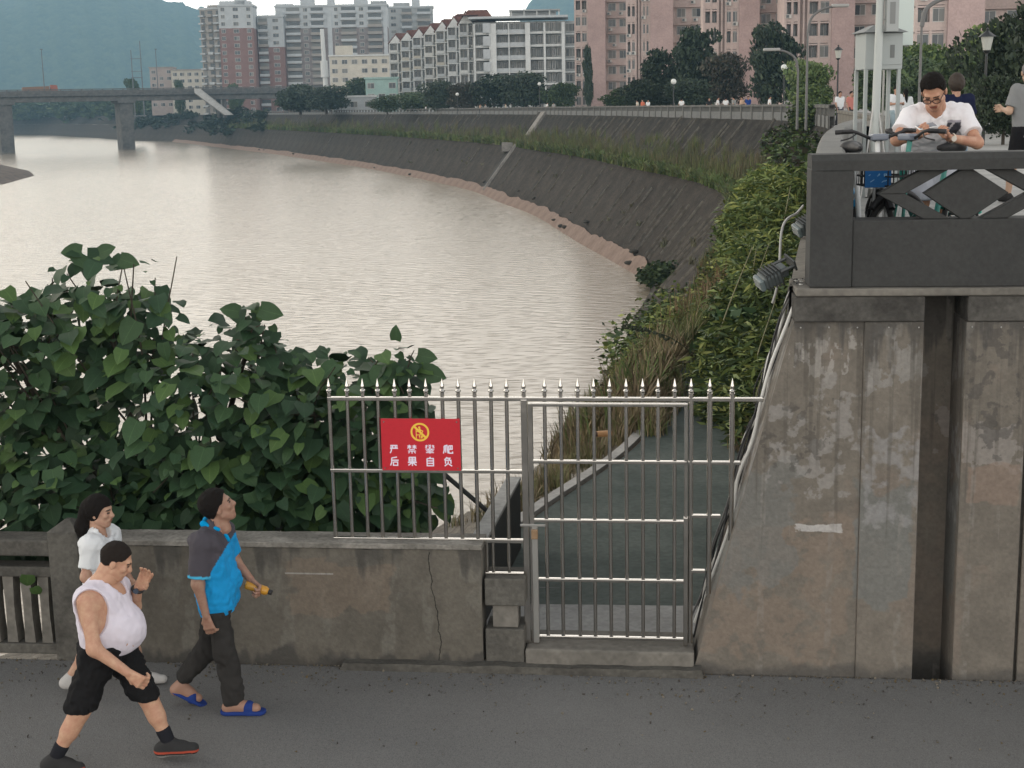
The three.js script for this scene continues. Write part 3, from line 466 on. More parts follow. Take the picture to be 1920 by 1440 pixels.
// ---------------------------------------------------------------- cabinet, pole and board on the deck
{
  const g = plain(0.32, 0.35, 0.35, 0.6), t = thing('instrument_cabinet', 'pale grey metal cabinet with a small hipped roof on thin legs', 'cabinet', [5.06, 2.95, -20], 0.12);
  part('body', rbb(-0.26, 0.26, 1.7, 2.18, -0.2, 0.2, 0.01), g, t);
  part('roof', metre(new THREE.CylinderGeometry(0.16, 0.45, 0.1, 4, 1).rotateY(Math.PI / 4).scale(0.98, 1, 0.8).translate(0, 2.235, 0)), plain(0.2, 0.21, 0.21, 0.7), t);
  part('door', rbb(-0.1, 0.24, 1.76, 2.14, 0.2, 0.21, 0.004), g, t); part('vent', bb(0.08, 0.14, 1.85, 2.02, 0.211, 0.216), plain(0.14, 0.15, 0.15, 0.7), t);
  for (const x of [-0.24, 0.22]) for (const z of [-0.18, 0.18]) part('leg', bb(x - 0.022, x + 0.022, 0, 1.7, z - 0.022, z + 0.022), g, t);
  const q = thing('steel_pole', 'tall pale round pole in front of the cabinet', 'pole', [4.93, 2.95, -19.6]);
  part('shaft', cyl(V(0, 0, 0), V(0.05, 4.14, 0), 0.06, 0.045, 14), plain(0.42, 0.45, 0.44, 0.5), q); part('flange', [cyl(V(0, 0, 0), V(0, 0.02, 0), 0.1, 0.1, 12), cyl(V(0, 0, 0), V(0, 0.12, 0), 0.075, 0.062, 12)], M.steelDull, q);
  part('stay', [cyl(V(0.01, 1.4, 0), V(0.2, 0, 0.15), 0.012), cyl(V(0, 1.4, 0), V(-0.2, 0, 0.15), 0.012)], plain(0.45, 0.45, 0.44, 0.5), q);
  part('box', rbb(0.1, 0.26, 2.18, 2.66, -0.06, 0.1, 0.01), plain(0.33, 0.35, 0.35, 0.6), q); part('box_window', bb(0.14, 0.21, 2.28, 2.56, 0.1, 0.104), plain(0.18, 0.19, 0.19, 0.5), q); part('box_arm', bb(0.0, 0.12, 2.34, 2.38, -0.02, 0.02), M.steelDull, q);
  const b = thing('blank_board', 'blank pale board hung beside the pole', 'board', [5.44, 4.98, -20.4]);
  part('panel', rbb(-0.19, 0.19, 0, 0.95, -0.012, 0.012, 0.01), plain(0.5, 0.57, 0.55, 0.4), b); part('frame', [bb(-0.21, -0.19, -2.03, 1.0, -0.02, 0.02)], M.steelDull, b);
}
// ---------------------------------------------------------------- promenade railing
{
  const t = thing('promenade_railing', 'long concrete railing along the far promenade edge', 'railing');
  const rows = (s0, s1, n, prof) => stationsOf(s0, s1, n).map((s) => { const a = at(cRail, s), d = at(cRail, s + 0.01).sub(at(cRail, s - 0.01)).setY(0).normalize(), o = V(-d.z, 0, d.x); return prof.map(([q, y]) => V(a.x + o.x * q, y, a.z + o.z * q)); });
  const m = surf([0.1, 0.1, 0.095], [0.15, 0.148, 0.14], 3, 0.9, 0.01), box = (y0, y1, w) => [[-w, y0], [-w, y1], [w, y1], [w, y0]];
  part('kerb_panel', metre(loft(rows(9.6, 20, 260, box(2.8, 3.42, 0.1)))), surf([0.13, 0.135, 0.135], [0.17, 0.172, 0.17], 4, 0.9, 0.01, 0.7), t, 'solid grey lower band of the railing');
  part('top_rail', metre(loft(rows(9.6, 20, 260, box(3.82, 3.97, 0.14)))), m, t);
  let s = 9.62, n = 0; const postG = bb(-0.13, 0.13, -0.15, 1.06, -0.17, 0.17), balG = bx(0.13, 0.42, 0.1), bal = [];
  while (s < 20 && n < 220) {
    const a = at(cRail, s), b = at(cRail, s + 0.01), v = b.distanceTo(a) / 0.01, d = b.clone().sub(a), turn = Math.atan2(-d.z, d.x);
    const p = part('post', postG, m, t); p.position.copy(a); p.rotation.y = turn;
    if (n < 70) for (let k = 1; k < 9; k++) { const q = at(cRail, s + k * 0.36 / v); bal.push(balG.clone().rotateY(turn).translate(q.x, 3.62, q.z)); }
    s += 3.25 / v; n++;
  }
  const bm = part('balusters', bal, m, t); bm.userData.kind = 'stuff';
}
{ // stair cut and drain chute in the river walls
  const pale = surf([0.17, 0.16, 0.15], [0.27, 0.255, 0.235], 3, 0.95, 0.02), S = 15.62;
  const dir = (c, s) => at(c, s + 0.01).sub(at(c, s - 0.01)).normalize();
  const strip = (c0, c1, s, k0, k1, w, lift, lat = 0) => { const a = at(c0, s), b = at(c1, s), tt = dir(c0, s); const p = a.clone().lerp(b, k0), q = a.clone().lerp(b, k1); const u = tt.clone().multiplyScalar(w), l = tt.clone().multiplyScalar(lat), up = V(-0.15, lift, 0);
    return loft([p, q].map((c, i) => { const e = i ? l : V(0, 0, 0); return [c.clone().sub(u).add(e).add(V(0, -0.3, 0)), c.clone().sub(u).add(e).add(up), c.clone().add(u).add(e).add(up), c.clone().add(u).add(e).add(V(0, -0.3, 0))]; })); };
  const t = thing('stair_cut', 'pale sloping stair wall crossing the upper river wall', 'stair');
  part('flank', strip(cFoot, cRail, S, 0.1, 1, 1.6, 0.35, 1.5), pale, t); part('dark_flank', strip(cFoot, cRail, S + 0.09, 0, 1, 1.2, 0.3, 0), M.upper, t);
  part('landing', (() => { const p = at(cKerb, S + 0.08); return bx(2.6, 1.3, 2.6, p.x - 0.3, p.y - 0.1, p.z); })(), pale, t);
  const c = thing('drain_chute', 'long pale edged chute running down the dark lower revetment', 'chute');
  part('edge', strip(cToe, cKerb, S, 0.12, 1, 0.2, 0.45), pale, c); part('channel', strip(cToe, cKerb, S + 0.05, 0.12, 0.98, 1.2, 0.06), plain(0.02, 0.02, 0.018, 0.95), c);
}
// ---------------------------------------------------------------- bridge
const BD = Math.atan2(0.437, 0.9); // turn of the bridge
{
  const t = thing('river_bridge', 'long concrete road bridge on slab piers at the far end of the river', 'bridge', [-135.6, 0, -525.6], BD);
  const cm = surf([0.075, 0.075, 0.074], [0.125, 0.124, 0.12], 6, 0.9, 0.02), dk = cm;
  part('girder', bb(-330, 84, 8.7, 10.6, -13, -1.2), dk, t); part('deck_slab', bb(-330, 84, 10.6, 11.3, -14, 0), cm, t); 
  part('parapet', bb(-330, 84, 11.3, 12.6, -0.35, -0.05), cm, t); part('parapet', bb(-330, 84, 11.3, 12.6, -14, -13.7), cm, t);
  part('top_rail', bb(-330, 84, 12.75, 13.05, -0.4, 0.02), cm, t);
  const pg = bb(-0.2, 0.2, 11.3, 12.75, -0.42, 0.05); for (let i = 0; i < 70; i++) part('parapet_post', pg, dk, t).position.x = 78 - i * 3.6;
  for (const x of [0, -41.6, -83.2, -125]) { const g = metre(new THREE.CylinderGeometry(1, 0.92, 18.6, 4, 1).rotateY(Math.PI / 4).scale(3.3, 1, 7.2).translate(x, -0.6, -7)); part('pier', g, dk, t); part('pier_cap', bb(x - 3.2, x + 3.2, 7.9, 8.75, -13, -1), dk, t); }
  for (const x of [36, 62]) for (const z of [-3, -11]) part('column', cyl(V(x, 2, z), V(x, 8.8, z), 0.8, 0.8, 10), dk, t);
  part('abutment', bb(66, 90, 2.5, 8.7, -12.5, -1.6), dk, t);
}
{ // stair from the bridge down to the promenade
  const t = thing('bridge_stair', 'pale ramp stair coming down from the bridge to the promenade', 'stair', [-113, 2.95, -533]);
  const pale = surf([0.34, 0.34, 0.33], [0.44, 0.44, 0.43], 3, 0.9, 0.01), pl = (z, h) => extr([[0, 8.2], [10.6, 0], [13.2, 0], [1.6, 9.6], [0, 9.6]].map(([x, y]) => [x, y * h]), 0.3).translate(0, 0, z);
  part('side_wall', pl(0, 1), pale, t); part('side_wall', pl(-3, 1), pale, t); part('flight', extr([[0, 7.8], [10, 0], [12, 0], [0.8, 8.9]], 2.7).translate(0, 0, -0.15), M.concrete, t);
}
{ // lamp standards on the bridge
  const m = plain(0.1, 0.11, 0.12, 0.6), g = [cyl(V(0, 11.3, 0), V(0, 26, 0), 0.2, 0.12, 6), cyl(V(0, 25.8, 0), V(0.3, 26.6, 0.6), 0.11, 0.09, 6)], gm = merge(g);
  const names = ['leftmost lamp standard on the bridge parapet', 'lamp standard rising behind the truck on the bridge', 'lamp standard at the right end of the bridge'];
  [-62, -28.5, 11].forEach((x, i) => { const p = V(-135.6 + 0.9 * x, 0, -525.6 - 0.437 * x - 0.8); const t = thing('lamp_standard', names[i], 'street lamp', [p.x, 0, p.z], 0, 'lamp standards on the bridge'); part('mast', gm, m, t); part('lamp_head', bx(0.5, 0.25, 1.6, 0.4, 26.6, 1.2), m, t); });
  const q = thing('power_poles', 'pair of tall thin power poles with cross arms behind the bridge', 'pole', [-152, 2.95, -600]);
  part('pole', cyl(V(0, 0, 0), V(0, 26.5, 0), 0.3, 0.16, 6), m, q); part('pole', cyl(V(3.8, 0, 0), V(3.8, 30, 0), 0.3, 0.16, 6), m, q); for (const y of [15.5, 18, 23]) part('cross_arm', bx(4.6, 0.25, 0.25, 1.9, y, 0), m, q);
}
{ // dusty red truck crossing
  const t = thing('tipper_truck', 'dusty red tipper truck crossing the bridge', 'truck', [-165, 11.3, -521.5], BD), red = plain(0.27, 0.085, 0.055, 0.7), dust = plain(0.2, 0.12, 0.08, 0.9);
  part('body', [extr([[-6.2, 1.2], [3.2, 1.2], [3.0, 3.0], [-6.0, 2.7]], 2.5, 0.05)], dust, t); part('cab', extr([[3.5, 0.7], [6, 0.7], [6, 2], [5.7, 3.3], [3.6, 3.4]], 2.4, 0.08), red, t); part('windscreen', bx(0.06, 0.9, 2, 5.9, 2.6, -1.2), M.black, t); part('chassis', bb(-6, 5.8, 0.6, 1.1, -1.9, -0.5), M.black, t);
  for (const x of [-4.8, -3.5, 4.6]) for (const z of [-0.2, -2.2]) part('wheel', cyl(V(x, 0.55, z - 0.15), V(x, 0.55, z + 0.15), 0.55, 0.55, 14), M.rubber, t);
}
// ---------------------------------------------------------------- buildings
const gcache = new Map();
const cbox = (w, h, d) => { const k = [w, h, d].map((v) => v.toFixed(2)).join(); if (!gcache.has(k)) gcache.set(k, bx(w, h, d)); return gcache.get(k); };
const GL = [plain(0.03, 0.036, 0.042, 0.2), plain(0.05, 0.058, 0.062, 0.25), plain(0.09, 0.095, 0.095, 0.35), plain(0.16, 0.16, 0.15, 0.5)];
const put = (name, w, h, d, x, y, z, m, parent) => { const p = part(name, cbox(w, h, d), m, parent); p.position.set(x, y, z); return p; };
function windowAt(t, x, y, z, w, h, fm, r, panes = 2) { const f = put('window', w + 0.16, h + 0.16, 0.12, x, y, z, fm, t); for (let k = 0; k < panes; k++) put('pane', w / panes - 0.06, h - 0.08, 0.06, (k - (panes - 1) / 2) * w / panes, 0, 0.05, pick(GL, r), f); return f; }
function aircon(t, x, y, z, m, r) { const a = put('air_conditioner', 0.8, 0.55, 0.32, x, y, z, m, t); put('fan', 0.4, 0.4, 0.04, -0.14, 0, 0.16, GL[1], a); }
const wallM = (r, g, b, v = 0.12) => surf([r * (1 - v), g * (1 - v), b * (1 - v)], [r * (1 + v), g * (1 + v), b * (1 + v)], 11, 0.9, 0.02, 0.7, 0.15);
const BM = { pink: wallM(0.4, 0.298, 0.28), pinkPale: wallM(0.46, 0.375, 0.345), pinkShade: wallM(0.45, 0.36, 0.33), cream: wallM(0.46, 0.43, 0.37), white: wallM(0.52, 0.53, 0.52), grey: wallM(0.3, 0.31, 0.31), red: wallM(0.2, 0.125, 0.115), stone: wallM(0.28, 0.26, 0.24), pale: wallM(0.4, 0.42, 0.43), teal: wallM(0.3, 0.42, 0.39), tile: surf([0.12, 0.06, 0.05], [0.18, 0.09, 0.072], 4, 0.85, 0.04), ac: plain(0.5, 0.49, 0.46, 0.6), frame: plain(0.45, 0.44, 0.42, 0.6) };

function pinkBlock(x, z, k, turn, zones, floors, label, seed) { // zones along x in metres from the left end: b(alcony), p(lain), r(ecess)
  const t = thing('pink_apartment_block', label, 'building', [x, 2.95, z], turn, 'pink apartment blocks'), r = rngOf(seed), fh = 3.05, H = floors * fh;
  let u = 0; const Wd = zones.reduce((a, q) => a + q[1], 0);
  put('rear_mass', Wd, H, 7, Wd / 2, H / 2, -9, BM.pinkShade, t);
  for (const [kind, w] of zones) {
    const c = u + w / 2;
    if (kind === 'p') { put('wall', w, H + 1.2, 6.6, c, (H + 1.2) / 2, -2.5, BM.pink, t); }
    if (kind === 'r') {
      put('wall', w, H, 1, c, H / 2, -4.9, BM.pinkPale, t);
      for (let f = 0; f < floors; f++) { const y = f * fh + 1.75; put('canopy', w * 0.92, 0.12, 0.7, c, y + 1.0, -4.1, BM.pinkShade, t);
        const n = w > 4.2 ? 2 : 1; for (let i = 0; i < n; i++) { windowAt(t, c + (i - (n - 1) / 2) * w * 0.47, y, -4.36, 1.45, 1.45, BM.frame, r); if (r() < 0.42) aircon(t, c + (i - (n - 1) / 2) * w * 0.47 + rr(-0.6, 0.6, r), y - 1.25, -4.2, BM.ac, r); } }
    }
    if (kind === 'b') {
      put('back_wall', w, H, 4.4, c, H / 2, -3.6, BM.pinkShade, t);
      for (const e of [0, 0.5, 1]) put('pilaster', 0.32, H, 1.5, u + 0.16 + e * (w - 0.32), H / 2, -0.65, BM.pinkPale, t);
      for (let f = 0; f < floors; f++) { const y = f * fh; put('floor_slab', w, 0.22, 1.55, c, y + 2.95, -0.66, BM.pinkPale, t); put('balcony_wall', w - 0.1, 1.0, 0.16, c, y + 0.6, 0.0, pick([BM.pinkPale, BM.pinkPale, BM.pinkShade], r), t);
        for (const e of [0.26, 0.74]) { windowAt(t, u + w * e, y + 1.95, r() < 0.45 ? -0.1 : -1.35, w * 0.36, 1.55, BM.frame, r); if (r() < 0.35) aircon(t, u + w * e, y + 0.85, 0.22, BM.ac, r); } }
    }
    if (kind === 'd') put('drain_pipe', 0.2, H, 0.2, c, H / 2, 0.3, BM.pinkPale, t), put('wall', w, H, 4.4, c, H / 2, -3.4, BM.pinkPale, t);
    u += w;
  }
  put('roof_edge', Wd + 0.6, 0.5, 12, Wd / 2, H + 0.25, -6.6, BM.pinkPale, t); t.scale.setScalar(k); return t;
}
pinkBlock(13.6, -290, 1, -0.1, [['b', 2.7], ['p', 3.3], ['r', 4.7]], 11, 'farthest pink apartment block, next to the white apartments', 1);
pinkBlock(21.4, -262, 1, -0.1, [['b', 1.9], ['d', 0.8], ['b', 1.6], ['p', 4], ['r', 5.7]], 11, 'second pink apartment block from the white apartments', 2);
pinkBlock(30.8, -230, 1, -0.1, [['b', 2.4], ['d', 0.9], ['b', 2.2], ['p', 3.1], ['r', 5]], 11, 'middle pink apartment block behind the tall dark trees', 3);
pinkBlock(40, -212, 1, -0.1, [['b', 2.2], ['d', 1], ['b', 3.4], ['p', 3.2], ['r', 5.2]], 11, 'pink apartment block left of the cabinet and pole', 4);
pinkBlock(48.6, -180, 1, -0.1, [['r', 1.2], ['b', 3.8], ['p', 4.3], ['r', 6.2], ['b', 4]], 11, 'nearest pink apartment block at the right edge', 5);

{ // white apartment block facing the river
  const t = thing('white_apartment_block', 'white apartment block with wide balconies and pale pillars, right of the gabled row', 'building', [-7.4, 2.95, -350], -0.04), r = rngOf(8), fh = 2.98, fl = 7, H = fh * fl, k = 0.1296, X = (px) => (px - 903) * k;
  put('rear_mass', 21.6, H, 10, 10.8, H / 2, -7.2, BM.grey, t);
  for (const [a, b, z] of [[903, 905.4, 0.4], [931, 944, 0.5], [966, 968, 0.2], [997, 1006, 0.6], [1030, 1034, 0], [1063, 1069, 0.3]]) put('pillar', X(b) - X(a), H - 0.5, 1.8, (X(a) + X(b)) / 2, H / 2 - 0.2, z - 0.9, BM.white, t);
  for (let f = 0; f < fl; f++) { const y = f * fh;
    for (const [a, b, z, h] of [[905, 931, 0.1, 0.32], [944, 966, 0, 0.9], [968, 997, 0, 0.9], [1006, 1030, -0.2, 0.32], [1034, 1063, -0.2, 0.32]]) { put('floor_slab', X(b) - X(a), 0.22, 2, (X(a) + X(b)) / 2, y + 0.1, z - 1.1, BM.white, t); put('balcony_wall', X(b) - X(a), h, 0.14, (X(a) + X(b)) / 2, y + 0.2 + h / 2, z - 0.08, h > 0.5 ? BM.pale : BM.white, t);
      const n = b - a > 24 ? 3 : 2; for (let i = 0; i < n; i++) windowAt(t, lerp(X(a), X(b), (i + 0.5) / n), y + 1.7, h > 0.5 ? -2.05 : -1.3 - rr(0, 0.7, r), (X(b) - X(a)) / n - 0.5, 1.8, pick([BM.frame, BM.grey], r), r); }
    if (f > 1) put('bay', X(933) - X(920), 2.2, 1.4, (X(920) + X(933)) / 2, y + 1.5, 0.1, BM.pale, t); }
  put('roof_slab', 23.4, 0.5, 12, 10.6, H + 0.9, -5, BM.pale, t); put('roof_slab', 12, 0.35, 5, 14.5, H + 2.4, -2, BM.grey, t); for (const x of [9, 12, 15, 18, 20.2]) put('roof_post', 0.25, 1.4, 0.25, x, H + 1.7, 0.2, BM.white, t); put('penthouse', 11, 2, 5, 14, H + 1.6, -4, BM.pale, t);
  put('roof_canopy', 5, 0.3, 4, -1.6, H + 1.9, -4, BM.tile, t);
  const w2 = thing('white_side_block', 'narrow white recessed block between the white apartments and the first pink block', 'building', [14.2, 2.95, -356], -0.04); put('mass', 3.4, H + 0.4, 8, 1.6, H / 2, -5, BM.grey, w2);
  for (let f = 0; f < fl; f++) { put('floor_slab', 3.2, 0.35, 1.4, 1.6, f * fh + 0.1, -0.8, BM.white, w2); windowAt(w2, 1.6, f * fh + 1.7, -0.95, 2.4, 1.8, BM.frame, r, 3); }
}
{ // gabled white row stepping back behind the trees
  const t = thing('gabled_apartment_row', 'row of white apartments with small gables stepping back behind the trees', 'building', [-8, 2.95, -357]), fh = 2.98, fl = 7, H = fh * fl, r = rngOf(12);
  for (let i = 0; i < 7; i++) {
    const z = -17 * i, xr = (-57 - 21.5 * i) / 2700 * (357 + 17 * i) + 8, w = 3.7 + i * 0.14, c = xr - w / 2;
    put('wing', 9, H, 17, xr - w + 4.5, H / 2, z - 8.6, i % 3 === 2 ? BM.cream : BM.pale, t);
    for (const e of [0.07, 0.62, 0.97]) put('pillar', e > 0.5 && e < 0.7 ? 0.34 : 0.24, H, 1.3, xr - w + e * w, H / 2, z + 0.5, BM.white, t);
    for (let f = 0; f < fl; f++) { const y = f * fh; put('floor_slab', w * 1.02, 0.24, 1.5, c, y + 0.1, z + 0.6, BM.white, t); put('balcony_wall', w * 0.5, 0.7 + 0.3 * (i % 2), 0.12, c - w * 0.16, y + 0.65, z + 1.25, pick([BM.pale, BM.white, BM.cream], r), t); windowAt(t, c - w * 0.17, y + 1.75, z + 0.05, w * 0.42, 1.9, BM.frame, r); windowAt(t, c + w * 0.3, y + 1.75, z + 0.05, w * 0.24, 1.6, BM.frame, r, 1); if (r() < 0.3) aircon(t, c + w * 0.3, y + 0.7, z + 0.3, BM.ac, r); }
    part('gable', extr([[-w * 0.46, 0], [w * 0.46, 0], [0, 2.5]], 1.2, 0.04).translate(c, H, z + 1.2), BM.white, t); part('gable_roof', extr([[-w * 0.52, -0.1], [0, 2.6], [w * 0.52, -0.1], [0, 3.0]].reverse(), 8).translate(c, H + 0.1, z + 0.6), BM.tile, t);
    part('roof', extr([[-0.4, 0], [9.4, 0], [7, 3.2], [2.4, 3.2]], 17).translate(xr - w, H, z - 0.1), BM.tile, t);
  }
}
function highRise(name, label, x, z, turn, w, d, floors, fh, cols, opt, seed) { // cols: [from, to, kind] as fractions of the width
  const t = thing(name, label, 'building', [x, 2.95, z], turn, 'high rise blocks beyond the bridge'), r = rngOf(seed), H = floors * fh, top = opt.top || 3;
  put('mass', w, H - top * fh, d, w / 2, (H - top * fh) / 2, -d / 2, opt.m, t); put('upper_mass', w + 0.02, top * fh, d + 0.02, w / 2, H - top * fh / 2, -d / 2, opt.mt || BM.pale, t); put('roof_edge', w + 0.8, 0.8, d + 0.8, w / 2, H + 0.4, -d / 2, BM.pale, t);
  for (const [a, b, kind] of cols) { const c = (a + b) / 2 * w, cw = (b - a) * w;
    if (kind === 'strip') put('pale_strip', cw, H - 4, 0.3, c, H / 2, 0.1, BM.pale, t);
    for (let f = 0; f < floors; f++) { const y = f * fh;
      if (kind === 'bal') { put('balcony_slab', cw, 0.24, 1.5, c, y + 0.12, 0.7, opt.bal || BM.stone, t); put('balcony_wall', cw, 1.0, 0.15, c, y + 0.7, 1.42, r() < 0.6 ? opt.bal || BM.stone : BM.pale, t); put('balcony_opening', cw * 0.9, 1.5, 0.1, c, y + 1.9, 0.06, pick(GL, r), t); }
      if (kind === 'win') windowAt(t, c, y + 1.75, 0.06, Math.min(cw * 0.75, 2.4), 1.5, BM.frame, r);
      if (kind === 'side') { put('balcony_slab', cw, 0.6, 1.6, c, y + 0.5, 0.8, BM.pale, t); put('balcony_opening', cw * 0.7, 1.6, 0.1, c + cw * 0.1, y + 1.8, 0.06, pick(GL, r), t); } } }
  for (const [a, b, h, m] of opt.roof || []) put('roof_house', (b - a) * w, h, d * 0.5, (a + b) / 2 * w, H + h / 2, -d * 0.5, m, t);
  return t;
}
highRise('brick_high_rise', 'brick red high rise with a pale top at the left of the high rise group', -119.5, -620, 0.05, 14.2, 15, 15, 2.95, [[0.05, 0.2, 'win'], [0.4, 0.6, 'win'], [0.8, 0.95, 'win']], { m: BM.red, top: 3, roof: [[0, 0.9, 2.4, BM.pale], [0.45, 0.75, 4.6, BM.pale]] }, 21);
highRise('balcony_high_rise', 'pale high rise wing with stacked dark balconies at the far left of the group', -128.5, -626, -0.35, 10, 12, 14, 3.1, [[0, 0.24, 'side'], [0.38, 0.62, 'bal'], [0.72, 0.98, 'side']], { m: BM.stone, top: 14, mt: BM.stone, roof: [[0.2, 0.8, 2, BM.stone]] }, 22);
highRise('link_high_rise', 'lower brick link block between the two big high rises', -105.5, -632, 0.05, 11, 12, 13, 3.1, [[0.02, 0.4, 'bal'], [0.5, 0.9, 'win']], { m: BM.red, top: 4 }, 23);
highRise('wide_high_rise', 'wide grey brown high rise with rows of balconies', -98.5, -638, 0.05, 48, 14, 15, 2.98, [[0.02, 0.07, 'strip'], [0.09, 0.22, 'bal'], [0.24, 0.29, 'win'], [0.31, 0.43, 'bal'], [0.46, 0.5, 'strip'], [0.52, 0.56, 'win'], [0.58, 0.72, 'bal'], [0.74, 0.79, 'win'], [0.82, 0.95, 'bal'], [0.96, 0.995, 'strip']], { m: wallM(0.2, 0.175, 0.17), top: 3, roof: [[0.22, 0.34, 5.5, BM.pale], [0.7, 0.82, 5.5, BM.pale], [0.46, 0.52, 4, BM.pale], [0, 0.15, 1.6, BM.pale], [0.85, 0.99, 2.2, BM.grey]] }, 24);
highRise('grey_high_rise', 'blue grey high rise behind the gabled row', -54.5, -684, 0.05, 21.5, 14, 15, 3.1, [[0.05, 0.25, 'win'], [0.32, 0.55, 'bal'], [0.65, 0.95, 'bal']], { m: BM.grey, top: 15, mt: BM.grey, roof: [[0.15, 0.5, 2.5, BM.grey], [0.55, 0.72, 6.5, BM.pale]] }, 25);
{ // lower houses between
  const low = (name, label, x, z, w, h, d, m, rows, cols, roofM, turn = 0.05, seed = 1) => { const t = thing(name, label, 'building', [x, 2.95, z], turn), r = rngOf(seed); put('wall', w, h, d, w / 2, h / 2, -d / 2, m, t); put('roof_edge', w + 0.8, 0.5, d + 0.8, w / 2, h + 0.25, -d / 2, roofM || BM.white, t);
    for (let f = 0; f < rows; f++) for (let i = 0; i < cols; i++) if (r() < 0.85) windowAt(t, (i + 0.5) / cols * w, h - 1.9 - f * 3.1, 0.06, Math.min(1.9, w / cols * 0.6), 1.5, BM.frame, r); return t; };
  const a = low('white_office', 'low cream office building behind the pale mast', -62, -520, 21, 19.5, 10, BM.cream, 5, 6, BM.white, 0.05, 31); put('roof_house', 6, 3.5, 5, 5, 21.5, -4, BM.cream, a);
  low('teal_house', 'small pale teal building at the foot of the gabled row', -40.5, -424, 9.2, 9.6, 6, BM.teal, 2, 3, BM.teal, 0.05, 32);
  const s = low('shed', 'low white roofed shed behind the promenade trees', -48, -404, 12, 4.4, 7, BM.pale, 1, 3, BM.white, 0.05, 33);
  low('pale_tenement', 'pale low tenement left of the high rises', -160, -705, 17, 21, 10, BM.cream, 6, 5, BM.stone, 0.05, 34); low('pinkish_tenement', 'pinkish low tenement behind the bridge', -172, -712, 11, 22.5, 10, wallM(0.34, 0.29, 0.27), 6, 3, BM.stone, 0.05, 35);
  [[-372, 8], [-348, 10], [-325, 7], [-300, 8], [-286, 9]].forEach(([x, h], i) => low('distant_house', ['leftmost tiny white house below the hill', 'second tiny white house from the left below the hill', 'third tiny white house below the hill', 'fourth tiny white house below the hill', 'tiny white house below the hill nearest the truck'][i], x, -1090 - i * 15, 12, h + 8, 9, BM.white, 2, 3, BM.grey, 0.1, 40 + i));
  const p = thing('pale_mast', 'tall pale round mast standing on the promenade', 'mast', [-52.5, 2.95, -430]); const pm = plain(0.5, 0.52, 0.52, 0.6);
  part('shaft', cyl(V(0, 0, 0), V(-0.6, 24.2, 0), 0.85, 0.55, 12), pm, p); part('sleeve', [cyl(V(-0.3, 10.5, 0), V(-0.4, 15.2, 0), 1.15, 1.05, 12), cyl(V(-0.2, 6, 0), V(-0.25, 7.2, 0), 1.0, 1.0, 12)], pm, p);
}
// ---------------------------------------------------------------- lamps along the promenade
{
  const dk = plain(0.03, 0.032, 0.034, 0.5, 0.3), glow = plain(0.62, 0.64, 0.62, 0.3);
  const globe = (x, z, h, label) => { const t = thing('globe_lamp', label, 'street lamp', [x, 2.95, z]); part('pole', cyl(V(0, 0, 0), V(0, h, 0), 0.07, 0.05, 8), dk, t); part('globe', new THREE.SphereGeometry(0.28, 14, 10).translate(0, h + 0.2, 0), glow, t); };
  globe(17.1, -150, 3.2, 'white globe lamp in front of the tall dark tree'); globe(24.2, -128, 3.9, 'white globe lamp left of the light green bush'); globe(5.3, -233, 4.4, 'white globe lamp in front of the dark trees below the white apartments'); globe(-8.4, -252, 3.2, 'small globe lamp among the trees below the gabled row');
  const armLamp = (x, z, h, arms, label, w = 0.065) => { const t = thing('arm_lamp', label, 'street lamp', [x, 2.95, z]); part('pole', cyl(V(0, 0, 0), V(0, h, 0), w, w * 0.7, 8), plain(0.13, 0.13, 0.13, 0.6), t);
    for (const [sx, up, len] of arms) { part('arm', tube([V(0, h - 0.1, 0), V(sx * len * 0.12, h + up * 0.6, 0), V(sx * len * 0.5, h + up, 0), V(sx * len, h + up * 1.15, 0)], 0.06, 20, 6), plain(0.13, 0.13, 0.13, 0.6), t); part('lamp_head', rbox(0.75, 0.14, 0.26, 0.05, sx * (len + 0.1), h + up * 1.15, 0), plain(0.3, 0.3, 0.29, 0.5), t); } };
  armLamp(13.3, -65, 4.3, [[1, 0.9, 1.3]], 'lamp with one curved arm to the right, before the fourth pink block'); armLamp(13.2, -66.5, 2.7, [[-1, 0.75, 1.1]], 'lamp with a curved arm to the left above the light green bush'); armLamp(10.7, -38, 3.2, [[1, 0.55, 0.85]], 'lamp with a curved arm right of the blank board', 0.045);
  const lantern = (x, z, h, k, label) => { const t = thing('lantern_lamp', label, 'street lamp', [x, 2.95, z]); part('pole', cyl(V(0, 0, 0), V(0, h, 0), 0.05 * k, 0.035 * k, 8), dk, t);
    part('lantern', new THREE.CylinderGeometry(0.17 * k, 0.1 * k, 0.36 * k, 6).translate(0, h + 0.22 * k, 0), plain(0.42, 0.43, 0.4, 0.3), t); part('cap', [new THREE.CylinderGeometry(0.03 * k, 0.25 * k, 0.16 * k, 6).translate(0, h + 0.48 * k, 0), new THREE.SphereGeometry(0.04 * k, 8, 6).translate(0, h + 0.6 * k, 0)], dk, t); part('base', new THREE.CylinderGeometry(0.12 * k, 0.05 * k, 0.08 * k, 6).translate(0, h, 0), dk, t); };
  lantern(13.05, -40, 2.5, 1, 'black lantern lamp in front of the dark trees at the right'); lantern(17.6, -78, 3.4, 1.15, 'dark lantern silhouette left of the cabinet');
}
